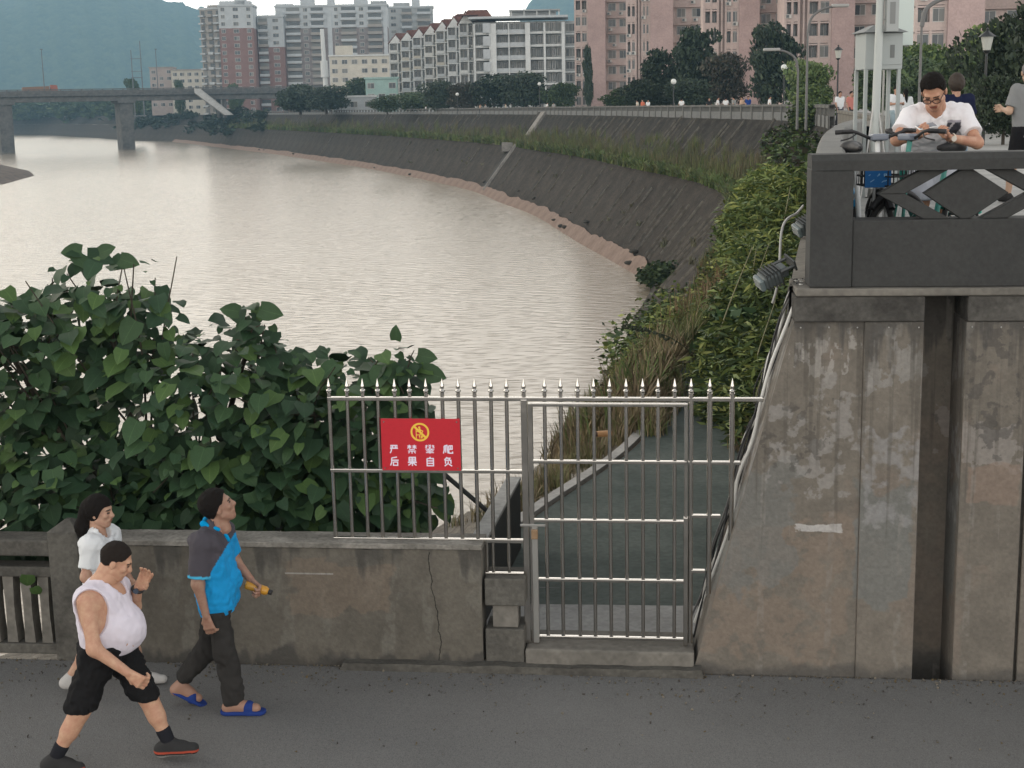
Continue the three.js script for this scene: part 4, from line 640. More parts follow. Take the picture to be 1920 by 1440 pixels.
// ---------------------------------------------------------------- foliage builders
function leafCloud(blobs, n, size, seed, tones, shell = 0.55, flat = 0.5, asp = 0.5) { // many small bent leaf faces through the volume of the blobs, tones picked at random
  const r = rngOf(seed), pos = [], cl = [], idx = []; const vol = blobs.map((b) => b[3] * b[4] * b[5]), tot = vol.reduce((a, b) => a + b, 0);
  const q = new THREE.Quaternion(), e = new THREE.Euler(), v = V();
  for (let i = 0; i < n; i++) {
    let k = r() * tot, bi = 0; while (bi < blobs.length - 1 && k > vol[bi]) k -= vol[bi++]; const b = blobs[bi];
    const u = r() * 2 - 1, a = r() * TAU, s = Math.sqrt(1 - u * u), rad = Math.pow(lerp(shell, 1, r()), 0.6) * (0.86 + 0.3 * r());
    const cx = b[0] + b[3] * rad * s * Math.cos(a), cy = b[1] + b[4] * rad * u, cz = b[2] + b[5] * rad * s * Math.sin(a);
    const sz = size * rr(0.6, 1.35, r); e.set(rr(-1.2, 1.2, r) * (1 - flat) - 0.4, rr(0, TAU, r), rr(-1, 1, r)); q.setFromEuler(e);
    const t = pick(tones, r), g = rr(0.8, 1.2, r), base = pos.length / 3;
    for (const [x, y, z] of [[0, 0.1, -0.75], [asp, 0, 0], [0, -0.12 - (0.5 - asp), 0.8], [-asp, 0, 0]]) { v.set(x * sz, y * sz, z * sz).applyQuaternion(q); pos.push(cx + v.x, cy + v.y, cz + v.z); cl.push(t[0] * g, t[1] * g, t[2] * g); }
    idx.push(base, base + 1, base + 3, base + 1, base + 2, base + 3);
  }
  const g = new THREE.BufferGeometry(); g.setAttribute('position', new THREE.Float32BufferAttribute(pos, 3)); g.setAttribute('color', new THREE.Float32BufferAttribute(cl, 3)); g.setAttribute('uv', new THREE.Float32BufferAttribute(new Float32Array(pos.length / 3 * 2), 2)); g.setIndex(idx); g.computeVertexNormals(); return g;
}
const LEAF = new THREE.MeshPhysicalMaterial({ vertexColors: true, roughness: 0.75, side: THREE.DoubleSide });
const TONES = { dark: [[0.014, 0.026, 0.014], [0.022, 0.038, 0.018], [0.03, 0.048, 0.022]], mid: [[0.03, 0.055, 0.02], [0.045, 0.075, 0.026], [0.06, 0.09, 0.03]], light: [[0.085, 0.13, 0.035], [0.12, 0.165, 0.045], [0.06, 0.1, 0.03]], brown: [[0.05, 0.042, 0.03], [0.07, 0.06, 0.04], [0.04, 0.045, 0.025]], lime: [[0.19, 0.23, 0.06], [0.25, 0.27, 0.075], [0.13, 0.17, 0.045]] };
const bark = surf([0.05, 0.042, 0.034], [0.09, 0.078, 0.064], 1, 1, 0.02);
function limb(a, b, r0, r1, bend, r) { const m = a.clone().lerp(b, 0.5).add(V(rr(-1, 1, r) * bend, rr(-0.3, 0.6, r) * bend, rr(-1, 1, r) * bend)), c = new THREE.CatmullRomCurve3([a, m, b]), g = new THREE.TubeGeometry(c, 8, 1, 6), p = g.attributes.position, n = g.attributes.normal;
  for (let i = 0; i < p.count; i++) { const t = Math.floor(i / 7) / 8, cc = c.getPointAt(t), k = lerp(r0, r1, t); p.setXYZ(i, cc.x + n.getX(i) * k, cc.y + n.getY(i) * k, cc.z + n.getZ(i) * k); } return g; }
const treeKinds = new Map();
function tree(x, z, h, w, tone, shape, label, group = 'trees along the promenade', base = 2.95) { // unit crowns are shared, scaled to each tree
  const key = tone + shape; if (!treeKinds.has(key)) {
    const r = rngOf(key.length * 131 + key.charCodeAt(0) * 7 + shape * 977), bl = []; const n = [9, 13, 8, 7][shape % 4];
    for (let i = 0; i < n; i++) { const a = rr(0, TAU, r), q = shape === 1 ? rr(0.15, 0.95, r) : rr(0.1, 0.8, r), y = shape === 1 ? rr(0.25, 0.9, r) : rr(0.3, 0.84, r), s = shape === 1 ? rr(0.14, 0.28, r) : rr(0.26, 0.42, r); bl.push([Math.cos(a) * q * 0.75, y, Math.sin(a) * q * 0.75, s * 1.35, s * (shape === 1 ? 0.42 : 0.5), s * 1.35]); }
    bl.push([0, 0.62, 0, 0.55, 0.3, 0.55]); if (shape !== 1) bl.push([0, 0.36, 0, 0.7, 0.25, 0.7]); else bl.push([0.1, 0.3, 0, 0.6, 0.22, 0.6], [-0.1, 0.85, 0, 0.3, 0.14, 0.3]);
    const crown = leafCloud(bl, 5200, 0.058, key.length * 17 + shape * 91, TONES[tone]);
    const lim = [limb(V(0, 0, 0), V(0.02, 0.6, 0), 0.05, 0.025, 0.03, r)]; for (let i = 0; i < 5; i++) { const b = bl[i]; lim.push(limb(V(0.01, rr(0.2, 0.4, r), 0), V(b[0], b[1], b[2]), 0.022, 0.008, 0.06, r)); }
    treeKinds.set(key, [crown, merge(lim)]);
  }
  const [c, l] = treeKinds.get(key), t = thing('promenade_tree', label, 'tree', [x, base, z], x * 7.3, group);
  const cm = part('crown', c, LEAF, t), tm = part('trunk', l, bark, t); for (const o of [cm, tm]) o.scale.set(w * 1.32, h * 1.04, w * 1.32); return t;
}
const TREES = [
  [-56.3, -400, 8.6, 6.7, 'dark', 0, 'large dark round tree left of the pale mast'], [-47.9, -390, 7.6, 5.8, 'dark', 2, 'dark round tree just left of the pale mast'], [-45.7, -470, 11.1, 7.8, 'mid', 0, 'green tree behind the shed and the mast'], [-26, -320, 4.1, 3.3, 'mid', 2, 'low green tree in front of the shed'], [-20.2, -330, 4.8, 4.3, 'mid', 0, 'low green tree at the left end of the gabled row'], [-13.4, -300, 6.7, 3.6, 'dark', 2, 'dark tree in front of the gabled row'], [-8.6, -295, 5.9, 3.5, 'brown', 0, 'brownish tree between two dark trees below the gabled row'], [-2.4, -290, 7.9, 4.6, 'dark', 0, 'big dark tree below the joint of the white apartments'], [3.8, -285, 7.7, 4.9, 'dark', 2, 'big dark tree below the white apartment block'], [10.3, -280, 5.5, 3.3, 'mid', 0, 'small tree below the right end of the white apartments'],
  [14.6, -262, 11.5, 1.0, 'dark', 1, 'slender tall tree between the white and pink blocks'], [15.6, -200, 3.4, 2.4, 'mid', 2, 'low green tree below the farthest pink block'], [19.9, -190, 8, 3.2, 'dark', 1, 'dark lobed tree left of the tallest one'], [23.3, -182, 10.2, 3.3, 'dark', 1, 'tallest dark tree in front of the second pink block'], [26.9, -178, 6.8, 2.8, 'brown', 0, 'brownish tree between the two tall dark trees'], [30.8, -170, 10, 3.4, 'dark', 1, 'tall drooping dark tree in front of the middle pink block'], [17.3, -186, 4.5, 2.8, 'dark', 0, 'low dark tree at the foot of the lobed tree'], [22, -172, 4.2, 2.8, 'dark', 2, 'low dark tree at the foot of the tallest tree'],
  [24.4, -118, 4.4, 2, 'light', 0, 'light green tree left of the lantern silhouette'], [28, -112, 3.4, 2, 'light', 2, 'light green bushy tree right of the lantern silhouette'], [26.4, -104, 3.6, 1.8, 'mid', 0, 'green tree behind the cabinet legs'], [37, -130, 6, 3.2, 'light', 0, 'light green round tree behind the leaning man'], [33, -118, 4.6, 2.6, 'mid', 2, 'green tree right of the cabinet'], [17.9, -52, 4.3, 1.6, 'dark', 0, 'dense dark tree behind the black lantern'], [19.4, -62, 3, 1.7, 'mid', 2, 'green tree behind the woman with the backpack'], [17.8, -46, 4.6, 1.5, 'dark', 2, 'dark tree at the right edge of the view'], [22, -66, 4.6, 2, 'light', 0, 'bright green tree above the black lantern'], [13.6, -40, 1.9, 0.8, 'dark', 2, 'small round tree beside the grey shirted man'], [28, -88, 3.6, 2.2, 'mid', 0, 'green tree behind the two white shirted walkers'],
  [-161.8, -640, 15.9, 3.3, 'mid', 1, 'thin tree left of the power poles'], [-142.2, -640, 15, 2.9, 'mid', 1, 'small tree in front of the pale tenement'], [-110.6, -600, 12.7, 3.3, 'mid', 0, 'tree at the foot of the brick high rise'],
];
for (const [x, z, h, w, tone, sh, label] of TREES) tree(x, z, h, w, tone, sh, label);
{ // bare twiggy tree
  const r = rngOf(66), gs = [limb(V(0, 0, 0), V(0, 2.2, 0), 0.1, 0.06, 0.1, r)]; for (let i = 0; i < 26; i++) { const a = rr(0, TAU, r), y = rr(1.2, 2.2, r), e = V(Math.cos(a) * rr(0.3, 1.4, r), y + rr(1.2, 3.2, r), Math.sin(a) * rr(0.3, 1, r)); gs.push(limb(V(0, y, 0), e, 0.04, 0.012, 0.15, r)); }
  const t = thing('bare_tree', 'leafless twiggy tree before the nearest pink block', 'tree', [30.5, 2.95, -95], 0, 'trees along the promenade'); part('trunk', gs, surf([0.12, 0.09, 0.085], [0.17, 0.13, 0.12], 1, 1, 0.02), t);
}
{ // far belt of trees under the bridge and along the hill foot
  const r = rngOf(90); const bl = [];
  for (let i = 0; i < 70; i++) { const k = r(), x = lerp(-420, -130, k), z = lerp(-1120, -700, k) - rr(0, 60, r) ; bl.push([x, 5 + rr(0, 4, r), z, rr(8, 16, r), rr(4, 8, r), rr(6, 10, r)]); }
  const m = solo('far_wood', leafCloud(bl, 16000, 2.0, 91, TONES.mid, 0.4), LEAF, 'distant belt of trees seen under the bridge', 'wood'); m.userData.kind = 'stuff';
  const bl2 = []; for (let i = 0; i < 60; i++) { const s = rr(19.3, 22.5, r), a = at(cFoot, s), b = at(cRail, s), p = a.lerp(b, rr(-0.4, 1.1, r)); bl2.push([p.x, p.y + 0.5, p.z, rr(3, 6, r), rr(1, 2.6, r), rr(3, 6, r)]); }
  const m2 = solo('bank_scrub', leafCloud(bl2, 9000, 0.9, 92, TONES.dark, 0.3), LEAF, 'dark scrub on the bank under the far bridge end', 'scrub'); m2.userData.kind = 'stuff';
}
// ---------------------------------------------------------------- grasses and reeds on the banks
function tuft(n, h, w, spread, lean, seed) { const r = rngOf(seed), pos = [], idx = []; for (let i = 0; i < n; i++) { const a = rr(0, TAU, r), d = rr(0, spread, r), x = Math.cos(a) * d, z = Math.sin(a) * d, L = rr(0.6, 1.15, r) * h, b = rr(0, TAU, r), ln = rr(0.1, 1, r) * lean, fx = Math.cos(b + 1.57) * w, fz = Math.sin(b + 1.57) * w; const o = pos.length / 3;
    for (let k = 0; k <= 3; k++) { const t = k / 3, ox = x + Math.cos(b) * ln * t * t * L, oz = z + Math.sin(b) * ln * t * t * L, y = L * t * (1 - 0.25 * ln * t), q = k === 3 ? 0.1 : 1 - 0.25 * t; pos.push(ox - fx * q, y, oz - fz * q, ox + fx * q, y, oz + fz * q); }
    for (let k = 0; k < 3; k++) { const c = o + k * 2; idx.push(c, c + 1, c + 2, c + 1, c + 3, c + 2); } }
  const g = new THREE.BufferGeometry(); g.setAttribute('position', new THREE.Float32BufferAttribute(pos, 3)); g.setAttribute('uv', new THREE.Float32BufferAttribute(new Float32Array(pos.length / 3 * 2), 2)); g.setIndex(idx); g.computeVertexNormals(); return g; }
const GRASSM = mat({ color: 0xffffff, roughness: 0.9, side: THREE.DoubleSide });
function field(name, label, category, geo, spots, tones, seed) { // spots: [Vector3, scale]
  const r = rngOf(seed), im = new THREE.InstancedMesh(geo, GRASSM, spots.length), q = new THREE.Quaternion(), c = new THREE.Color(), m = new THREE.Matrix4(), s = V();
  spots.forEach(([p, k, tone], i) => { q.setFromAxisAngle(V(0, 1, 0), rr(0, TAU, r)); s.set(k * rr(0.8, 1.2, r), k * rr(0.75, 1.25, r), k * rr(0.8, 1.2, r)); im.setMatrixAt(i, m.compose(p, q, s)); const t = pick(tone || tones, r), g = rr(0.8, 1.2, r); im.setColorAt(i, c.setRGB(t[0] * g, t[1] * g, t[2] * g)); });
  im.name = numbered(name); im.castShadow = im.receiveShadow = true; scene.add(im); return tag(im, label, category, null, 'stuff');
}
{
  const r = rngOf(501), G = [[0.08, 0.12, 0.035], [0.105, 0.145, 0.042], [0.14, 0.165, 0.052]], O = [[0.11, 0.12, 0.045], [0.15, 0.15, 0.065], [0.085, 0.095, 0.038]], T = [[0.22, 0.18, 0.1], [0.28, 0.22, 0.13], [0.17, 0.13, 0.08]], B = [[0.17, 0.1, 0.055], [0.2, 0.13, 0.075], [0.13, 0.085, 0.05]];
  const bank = (s, k) => at(cToe, s).lerp(at(cKerb, s), k), wall = (s, k) => at(cFoot, s).lerp(at(cRail, s), k), berm = (s, k) => at(cKerb, s).lerp(at(cFoot, s), k);
  const reed = tuft(9, 1, 0.012, 0.28, 0.25, 7), grass = tuft(16, 0.5, 0.01, 0.22, 0.9, 8), broad = tuft(14, 0.6, 0.035, 0.25, 1.0, 9);
  let sp = []; // tall growth against the upper wall
  for (let i = 0; i < 3600; i++) { const s = lerp(8.6, 20, Math.pow(r(), 1.35)), n = 0.5 + 0.9 * fbm(s * 7, 2), far = 1 + Math.max(0, s - 12) * 0.12; const k = Math.pow(r(), 2) * 0.52 * Math.max(0.2, n + 0.4); sp.push([wall(s, k).add(V(-0.1, -0.05, 0)), rr(0.7, 1.5, r) * far * (k < 0.15 ? 1 : 0.75), r() < 0.6 ? O : r() < 0.5 ? G : T.map((c) => c.map((v) => v * 0.6))]); }
  field('wall_reeds', 'tall olive weeds growing up the upper river wall', 'weeds', reed, sp, O, 1);
  sp = []; for (let i = 0; i < 4200; i++) { const s = lerp(8.3, 20, Math.pow(r(), 1.4)), far = 1 + Math.max(0, s - 12) * 0.1; sp.push([berm(s, rr(-0.4, 1.4, r)), rr(0.8, 1.7, r) * far, r() < 0.75 ? G : O]); }
  field('berm_grass', 'green grass and weeds along the berm', 'grass', broad, sp, G, 2);
  sp = []; for (let i = 0; i < 150; i++) { const s = rr(9.5, 17, r), k = rr(0.35, 0.95, r); if (fbm(s * 4, k * 4, 8) > 0.12) sp.push([bank(s, k).add(V(-0.1, 0.05, 0)), rr(0.5, 1.2, r)]); }
  field('revetment_tufts', 'sparse dull tufts on the dark lower slope', 'weeds', broad, sp, [[0.1, 0.105, 0.06], [0.13, 0.125, 0.08]], 3);
  sp = []; for (let i = 0; i < 3800; i++) { const s = rr(5.3, 9.4, r), k = 1 - Math.pow(r(), 1.5) * 0.32; const dry = s < 6.2 ? 0.75 : s > 6.6 && s < 7.9 && k > 0.88 ? 0.35 : 0.15; sp.push([bank(s, k).add(V(0, 0.02, 0)), rr(0.8, 1.7, r), r() < dry ? (s > 7 ? B : T) : r() < 0.35 ? G : O]); }
  field('bank_grass', 'mixed green and dry grass on the edge of the stone bank', 'grass', grass, sp, G, 4);
  sp = []; for (let i = 0; i < 240; i++) { const s = rr(6.5, 7.7, r), k = rr(0.88, 0.985, r); sp.push([bank(s, k), rr(0.7, 1.15, r), r() < 0.6 ? B : r() < 0.5 ? T : O]); }
  field('brown_reeds', 'stand of reddish brown dry reeds beside the path', 'reeds', reed, sp, B, 5);
  sp = []; for (let i = 0; i < 700; i++) { const s = rr(4.0, 5.6, r), k = r() < 0.5 ? rr(0.7, 0.985, r) : rr(0.9, 0.985, r); if (s > 5 || fbm(s * 9, k * 14) > 0.05) sp.push([bank(s, k), rr(0.35, 0.8, r), r() < 0.5 ? T : O]); }
  for (let i = 0; i < 160; i++) { const s = rr(4.9, 5.6, r); sp.push([berm(s, rr(0.86, 1.02, r)), rr(0.3, 0.7, r), T]); }
  for (let i = 0; i < 190; i++) { const s = rr(5.05, 5.8, r); sp.push([berm(s, rr(-0.12, 0.22, r)), rr(0.4, 0.9, r), r() < 0.65 ? T : G]); }
  field('dry_tufts', 'dry straw coloured tufts where the path narrows', 'grass', grass, sp, T, 6);
}
{ // shrubs at the water's edge and the bamboo along the path
  const shrub = (name, label, cat, blobs, n, size, seed, tones, asp = 0.5) => { const t = thing(name, label, cat, [blobs[0][0], blobs[0][1], blobs[0][2]]); const g = leafCloud(blobs, n, size, seed, tones, 0.15, 0.3, asp).translate(-blobs[0][0], -blobs[0][1], -blobs[0][2]); part('foliage', g, LEAF, t); return t; };
  const on = (s, k, dy, rx, ry = rx * 0.7) => { const p = at(cToe, s).lerp(at(cKerb, s), k); return [p.x, p.y + dy, p.z, rx, ry, rx]; };
  shrub('bank_shrub', 'green shrub low on the bank at the water edge', 'shrub', [on(7, 0.8, 0.4, 1.6), on(6.6, 0.84, 0.5, 1.2), on(7.5, 0.78, 0.3, 1.5), on(8, 0.72, 0.4, 1.7)], 7000, 0.1, 601, [...TONES.light, ...TONES.lime, ...TONES.mid]);
  shrub('bank_shrub', 'dark green shrub reaching into the water at the end of the silt strip', 'shrub', [on(10.9, 0.16, 0.3, 1.5, 0.8), on(11.1, 0.12, 0.2, 1.1, 0.5), on(10.4, 0.3, 0.5, 1.6, 0.8)], 2600, 0.22, 602, TONES.mid);
  shrub('bank_shrub', 'olive shrub on the bank edge beside the brown reeds', 'shrub', [on(6.2, 0.93, 0.4, 0.8), on(6.6, 0.95, 0.45, 0.8), on(5.9, 0.9, 0.3, 0.7), on(7.2, 0.96, 0.4, 0.9), on(7.8, 0.94, 0.5, 1.1), on(8.4, 0.96, 0.6, 1.3)], 5200, 0.075, 603, [...TONES.mid, ...TONES.lime]);
  const bamb = (label, blobs, n, size, seed, tones, canes) => { const t = shrub('bamboo_clump', label, 'bamboo', blobs, n * 1.3, size * 1.7, seed, tones, 0.17), o = V(...blobs[0].slice(0, 3)); const cm = plain(0.2, 0.19, 0.1, 0.6); for (const [a, b, rad] of canes) part('cane', limb(V(...a).sub(o), V(...b).sub(o), rad, rad * 0.5, 0.05, rngOf(seed)), cm, t); return t; };
  bamb('bright yellow green bamboo foliage above the floodlights', [[7.0, 0.85, -40, 1.3, 0.85, 1.6], [7.9, 1.5, -43, 1.2, 0.7, 1.8], [5.7, 0.75, -32.5, 0.9, 0.6, 1.4], [6.3, 0.4, -36, 1.1, 0.7, 1.4], [8.9, 1.3, -48, 1.3, 0.9, 1.8]], 14000, 0.11, 611, [...TONES.lime, ...TONES.light], [[[7, -0.6, -38], [7.6, 2, -39], 0.02]]);
  bamb('dark bamboo clump leaning over the path from the wall', [[4.5, 0.6, -26, 0.9, 0.7, 1.2], [4.3, 0.2, -23.5, 0.85, 0.7, 1], [5.4, 1.0, -29, 0.9, 0.6, 1.2], [3.75, 0.35, -20.8, 0.5, 0.7, 0.9], [3.7, -0.1, -22.4, 0.7, 0.5, 0.9], [3.3, 0.35, -18.6, 0.4, 0.6, 0.7], [2.85, 0.2, -19.2, 0.4, 0.4, 0.7], [3.1, 0.25, -20.4, 0.5, 0.45, 0.8], [2.9, 0.3, -17.6, 0.3, 0.45, 0.5], [3.3, 0.5, -21.8, 0.5, 0.5, 0.8]], 16000, 0.08, 612, [...TONES.mid, ...TONES.light, ...TONES.lime], [[[2.9, 0, -21.5], [3.75, 2.05, -22.2], 0.016], [[4.2, 0, -26], [4.7, 1.75, -26], 0.014], [[4.35, 0, -26], [4.55, 1.6, -26.5], 0.012], [[2.75, 0, -16.6], [3.25, 1.75, -16.4], 0.014], [[2.85, 0, -17.2], [3.3, 1.5, -17.1], 0.014], [[2.7, 0, -16], [3.15, 1.35, -15.8], 0.012], [[3.0, 0, -18], [3.35, 1.3, -18], 0.012], [[3.1, 0, -19], [3.6, 1.6, -19.4], 0.012]]);
  { const bl = [], r2 = rngOf(650); for (let i = 0; i < 26; i++) { const s = rr(5.6, 9.2, r2), p = at(cKerb, s).lerp(at(cFoot, s), rr(0.5, 1.15, r2)); bl.push([p.x, p.y + rr(0.15, 0.6, r2), p.z, rr(0.35, 0.7, r2), rr(0.25, 0.5, r2), rr(0.5, 0.9, r2)]); }
    shrub('path_weeds', 'lush yellow green weeds closing over the wall side of the path', 'weeds', bl, 16000, 0.13, 651, [...TONES.lime, ...TONES.lime, ...TONES.light], 0.17);
    const b3 = []; for (let i = 0; i < 22; i++) { const s = rr(6, 9.5, r2), p = at(cToe, s).lerp(at(cKerb, s), rr(0.84, 1.0, r2)); b3.push([p.x, p.y + rr(0.1, 0.5, r2), p.z, rr(0.4, 0.8, r2), rr(0.25, 0.5, r2), rr(0.5, 0.9, r2)]); }
    shrub('bank_weeds', 'wispy yellow green weeds spilling over the river side kerb', 'weeds', b3, 15000, 0.125, 652, [...TONES.lime, ...TONES.lime, ...TONES.light], 0.16); }
  shrub('broad_leaf_plant', 'bright green broad leaved plant hanging over the path', 'plant', [[3.5, 0.35, -23.4, 0.45, 0.35, 0.5], [3.25, 0.1, -22.6, 0.4, 0.25, 0.4], [3.8, 0.55, -24, 0.4, 0.3, 0.5]], 520, 0.17, 613, [[0.045, 0.09, 0.035], [0.06, 0.12, 0.045]]);
  shrub('wall_creeper', 'green creeper covering the river wall behind the bamboo', 'creeper', [[11.6, 1.1, -58, 1.2, 1.1, 4], [13.4, 1.2, -66, 1.4, 1.3, 5], [9.6, 1.1, -49, 1.2, 0.9, 4], [15.6, 1.3, -76, 1.6, 1.3, 5], [17.2, 1.5, -88, 1.5, 1.4, 6]], 9000, 0.2, 614, [...TONES.light, ...TONES.mid, ...TONES.brown]);
  shrub('promenade_bush', 'light green bush spilling over the promenade railing', 'bush', [[18.9, 3.6, -90, 1.3, 1.1, 1.4], [18.2, 4.4, -88, 0.9, 0.8, 1], [17.6, 3.4, -86, 1.1, 1, 1.3], [19.4, 4.5, -92, 1, 0.9, 1.1], [18.8, 2.6, -89, 1.2, 0.8, 1.3]], 5200, 0.15, 615, [...TONES.light, ...TONES.mid]);
  const st = thing('flower_stalk', 'single dark seed stalk leaning out over the water', 'plant', [2.95, 0.3, -22.6]); const gs = [tube([V(0, 0, 0), V(-0.5, 0.35, 0.1), V(-1.2, 0.5, 0.2)], 0.008, 14, 5)]; const r = rngOf(9); for (let i = 0; i < 60; i++) { const k = rr(0.3, 1, r); gs.push(new THREE.IcosahedronGeometry(0.022, 0).translate(-1.2 * k + rr(-0.02, 0.02, r), 0.52 * Math.sin(k * 1.5) + rr(-0.035, 0.035, r), 0.2 * k + rr(-0.03, 0.03, r))); } part('stalk', gs.map((g) => g.index ? g.toNonIndexed() : g), plain(0.04, 0.05, 0.03, 0.9), st);
}
// ---------------------------------------------------------------- the big leaved bush behind the low wall
{
  const leafGeo = (seed) => { const r = rngOf(seed), L = 1, Wp = [0.02, 0.36, 0.46, 0.4, 0.24, 0.0], Y = [0, 0.1, 0.3, 0.55, 0.8, 1.02], pos = [], uv = [], idx = []; const fold = rr(0.1, 0.22, r), droop = rr(0.12, 0.3, r), tw = rr(-0.12, 0.12, r);
    for (let i = 0; i < 6; i++) { const y = Y[i], w = Wp[i] * rr(0.92, 1.08, r), z = -droop * y * y; for (const [k, e] of [[-1, 1], [0, 0], [1, 1]]) { pos.push(k * w + tw * y * y, y - (i === 1 && k ? 0.14 : 0), z + e * w * fold + (k ? 0.03 * Math.sin(i * 2.1 + k) : 0)); uv.push(0.5 + k * w, y); } }
    for (let i = 0; i < 5; i++) for (let k = 0; k < 2; k++) { const a = i * 3 + k; idx.push(a, a + 1, a + 3, a + 1, a + 4, a + 3); }
    const g = new THREE.BufferGeometry(); g.setAttribute('position', new THREE.Float32BufferAttribute(pos, 3)); g.setAttribute('uv', new THREE.Float32BufferAttribute(uv, 2)); g.setIndex(idx); g.computeVertexNormals(); return g; };
  const vein = tex(128, 128, (x, y) => { const u = x / 128 - 0.5, v = y / 128, m = Math.exp(-Math.pow(u / 0.012, 2)), s = Math.exp(-Math.pow((((v - Math.abs(u) * 0.7) * 7) % 1 - 0.5) / 0.06, 2)) * 0.5; const n = 0.85 + 0.3 * nz(N2, x * 3, y * 3); return [(0.8 + 0.5 * m + 0.25 * s) * n * 0.7, (0.8 + 0.4 * m + 0.2 * s) * n * 0.7, (0.8 + 0.4 * m + 0.2 * s) * n * 0.7]; }, 0);
  vein.repeat.set(1, 1);
  const mats = [[0.045, 0.085, 0.045], [0.06, 0.105, 0.052], [0.034, 0.068, 0.038], [0.1, 0.155, 0.055], [0.05, 0.092, 0.056]].map((c) => new THREE.MeshPhysicalMaterial({ map: vein, color: col(c[0] * 0.95, c[1] * 1.15, c[2] * 0.95), roughness: 0.62, specularIntensity: 0.55, side: THREE.DoubleSide }));
  const geos = [1, 2, 3, 4].map((s) => leafGeo(s * 13));
  const EL = [[-3.49, 2.52, -12.4, 0.62, 0.72, 0.7, 270, 1], [-4.2, 1.85, -12.3, 0.9, 0.95, 0.9, 520, 1], [-2.65, 1.68, -12.3, 1.1, 0.82, 0.9, 700, 0], [-1.55, 1.66, -12.2, 0.85, 0.6, 0.7, 480, 0], [-2.2, 2.45, -12.2, 0.2, 0.22, 0.2, 26, 1], [-3.9, 1.0, -12.1, 1.25, 0.66, 0.75, 720, 0], [-2.15, 0.98, -12.1, 1.35, 0.52, 0.75, 780, 0], [-1.02, 2.0, -12.1, 0.28, 0.34, 0.3, 60, 1], [-0.9, 1.0, -12.0, 0.34, 0.42, 0.4, 130, 0], [-4.5, 2.4, -12.5, 0.55, 0.48, 0.6, 150, 1], [-5.6, 1.5, -12.4, 0.9, 0.9, 0.9, 260, 0]];
  const base = V(-2.7, -1.8, -12.9), t = thing('big_leaved_bush', 'large dark bush with big heart shaped leaves behind the low wall', 'bush', [base.x, base.y, base.z]);
  const r = rngOf(777), all = [];
  for (const [cx, cy, cz, rx, ry, rz, n, sparse] of EL) for (let i = 0; i < n * 1.25; i++) {
    const u = r() * 2 - 1, a = r() * TAU, s = Math.sqrt(1 - u * u), rad = Math.pow(r(), sparse ? 0.5 : 0.36);
    const p = V(cx + rx * rad * s * Math.cos(a), cy + ry * rad * u, cz + rz * rad * s * Math.sin(a)); if (fbm(p.x * 1.6, p.y * 2, p.z * 1.6 + 5, 2) < -0.19 && sparse) continue;
    const n0 = W0.z + p.x * 0.1111; if (p.z > n0 - 0.3 && p.y < 1.0) p.z = n0 - 0.3 - r() * 0.4;
    const out = V(p.x - cx, 0.25 * (p.y - cy), p.z - cz + 0.5).normalize();
    const tip = out.clone().multiplyScalar(rr(0.4, 1, r)).add(V(rr(-0.7, 0.7, r), rr(-0.9, 0.15, r), rr(-0.4, 0.6, r))).normalize();
    const nrm = V(rr(-0.45, 0.45, r), rr(0.75, 1.25, r), rr(-0.15, 0.6, r)).add(out.clone().multiplyScalar(0.3)); nrm.addScaledVector(tip, -nrm.dot(tip)).normalize();
    const x = tip.clone().cross(nrm).normalize(); all.push([p, new THREE.Matrix4().makeBasis(x, tip, nrm), lerp(0.055, 0.235, Math.pow(r(), 1.4)), Math.floor(r() * 4), r() < 0.13 ? 3 : Math.floor(r() * 3) + (r() < 0.2 ? 2 : 0)]);
  }
  for (const [x, y, z, tx, ty, sz] of [[-0.98, 2.33, -12.1, 0.1, 1, 0.13], [-0.8, 2.2, -12.1, 0.8, -0.2, 0.17], [-0.76, 2.08, -12.0, 1, -0.4, 0.21], [-2.12, 2.62, -12.1, 0.9, -0.3, 0.2], [-2.3, 2.6, -12.1, -0.5, 0.2, 0.16], [-3.5, 3.1, -12.3, 0.6, 0.2, 0.16], [-3.65, 3.12, -12.3, -0.8, 0.1, 0.17], [-3.3, 3.06, -12.2, 0.8, -0.3, 0.17]]) { const tip = V(tx, ty, 0.3).normalize(), nrm = V(-0.2, 0.3, 1); nrm.addScaledVector(tip, -nrm.dot(tip)).normalize(); all.push([V(x, y, z), new THREE.Matrix4().makeBasis(tip.clone().cross(nrm).normalize(), tip, nrm), sz, 0, 1]); }
  all.sort((a, b) => b[0].z - a[0].z);
  const rest = [[], [], [], [], []];
  all.forEach(([p, m, s, gi, mi], i) => { mi = Math.min(4, mi); m.scale(V(s, s, s)).setPosition(p.x - base.x, p.y - base.y, p.z - base.z);
    if (i < 300) { const l = part('leaf', geos[gi], mats[mi], t); m.decompose(l.position, l.quaternion, l.scale); } else rest[mi].push(geos[gi].clone().applyMatrix4(m)); });
  rest.forEach((g, i) => { if (g.length) { const f = part('foliage', g, mats[i], t); f.userData.kind = 'stuff'; } });
  const tr = rngOf(31), stems = [limb(V(0, -1, 0), V(0.1, 1.9, 0.2), 0.09, 0.06, 0.1, tr)]; const stemM = surf([0.05, 0.045, 0.035], [0.1, 0.09, 0.07], 0.6, 0.9, 0.005);
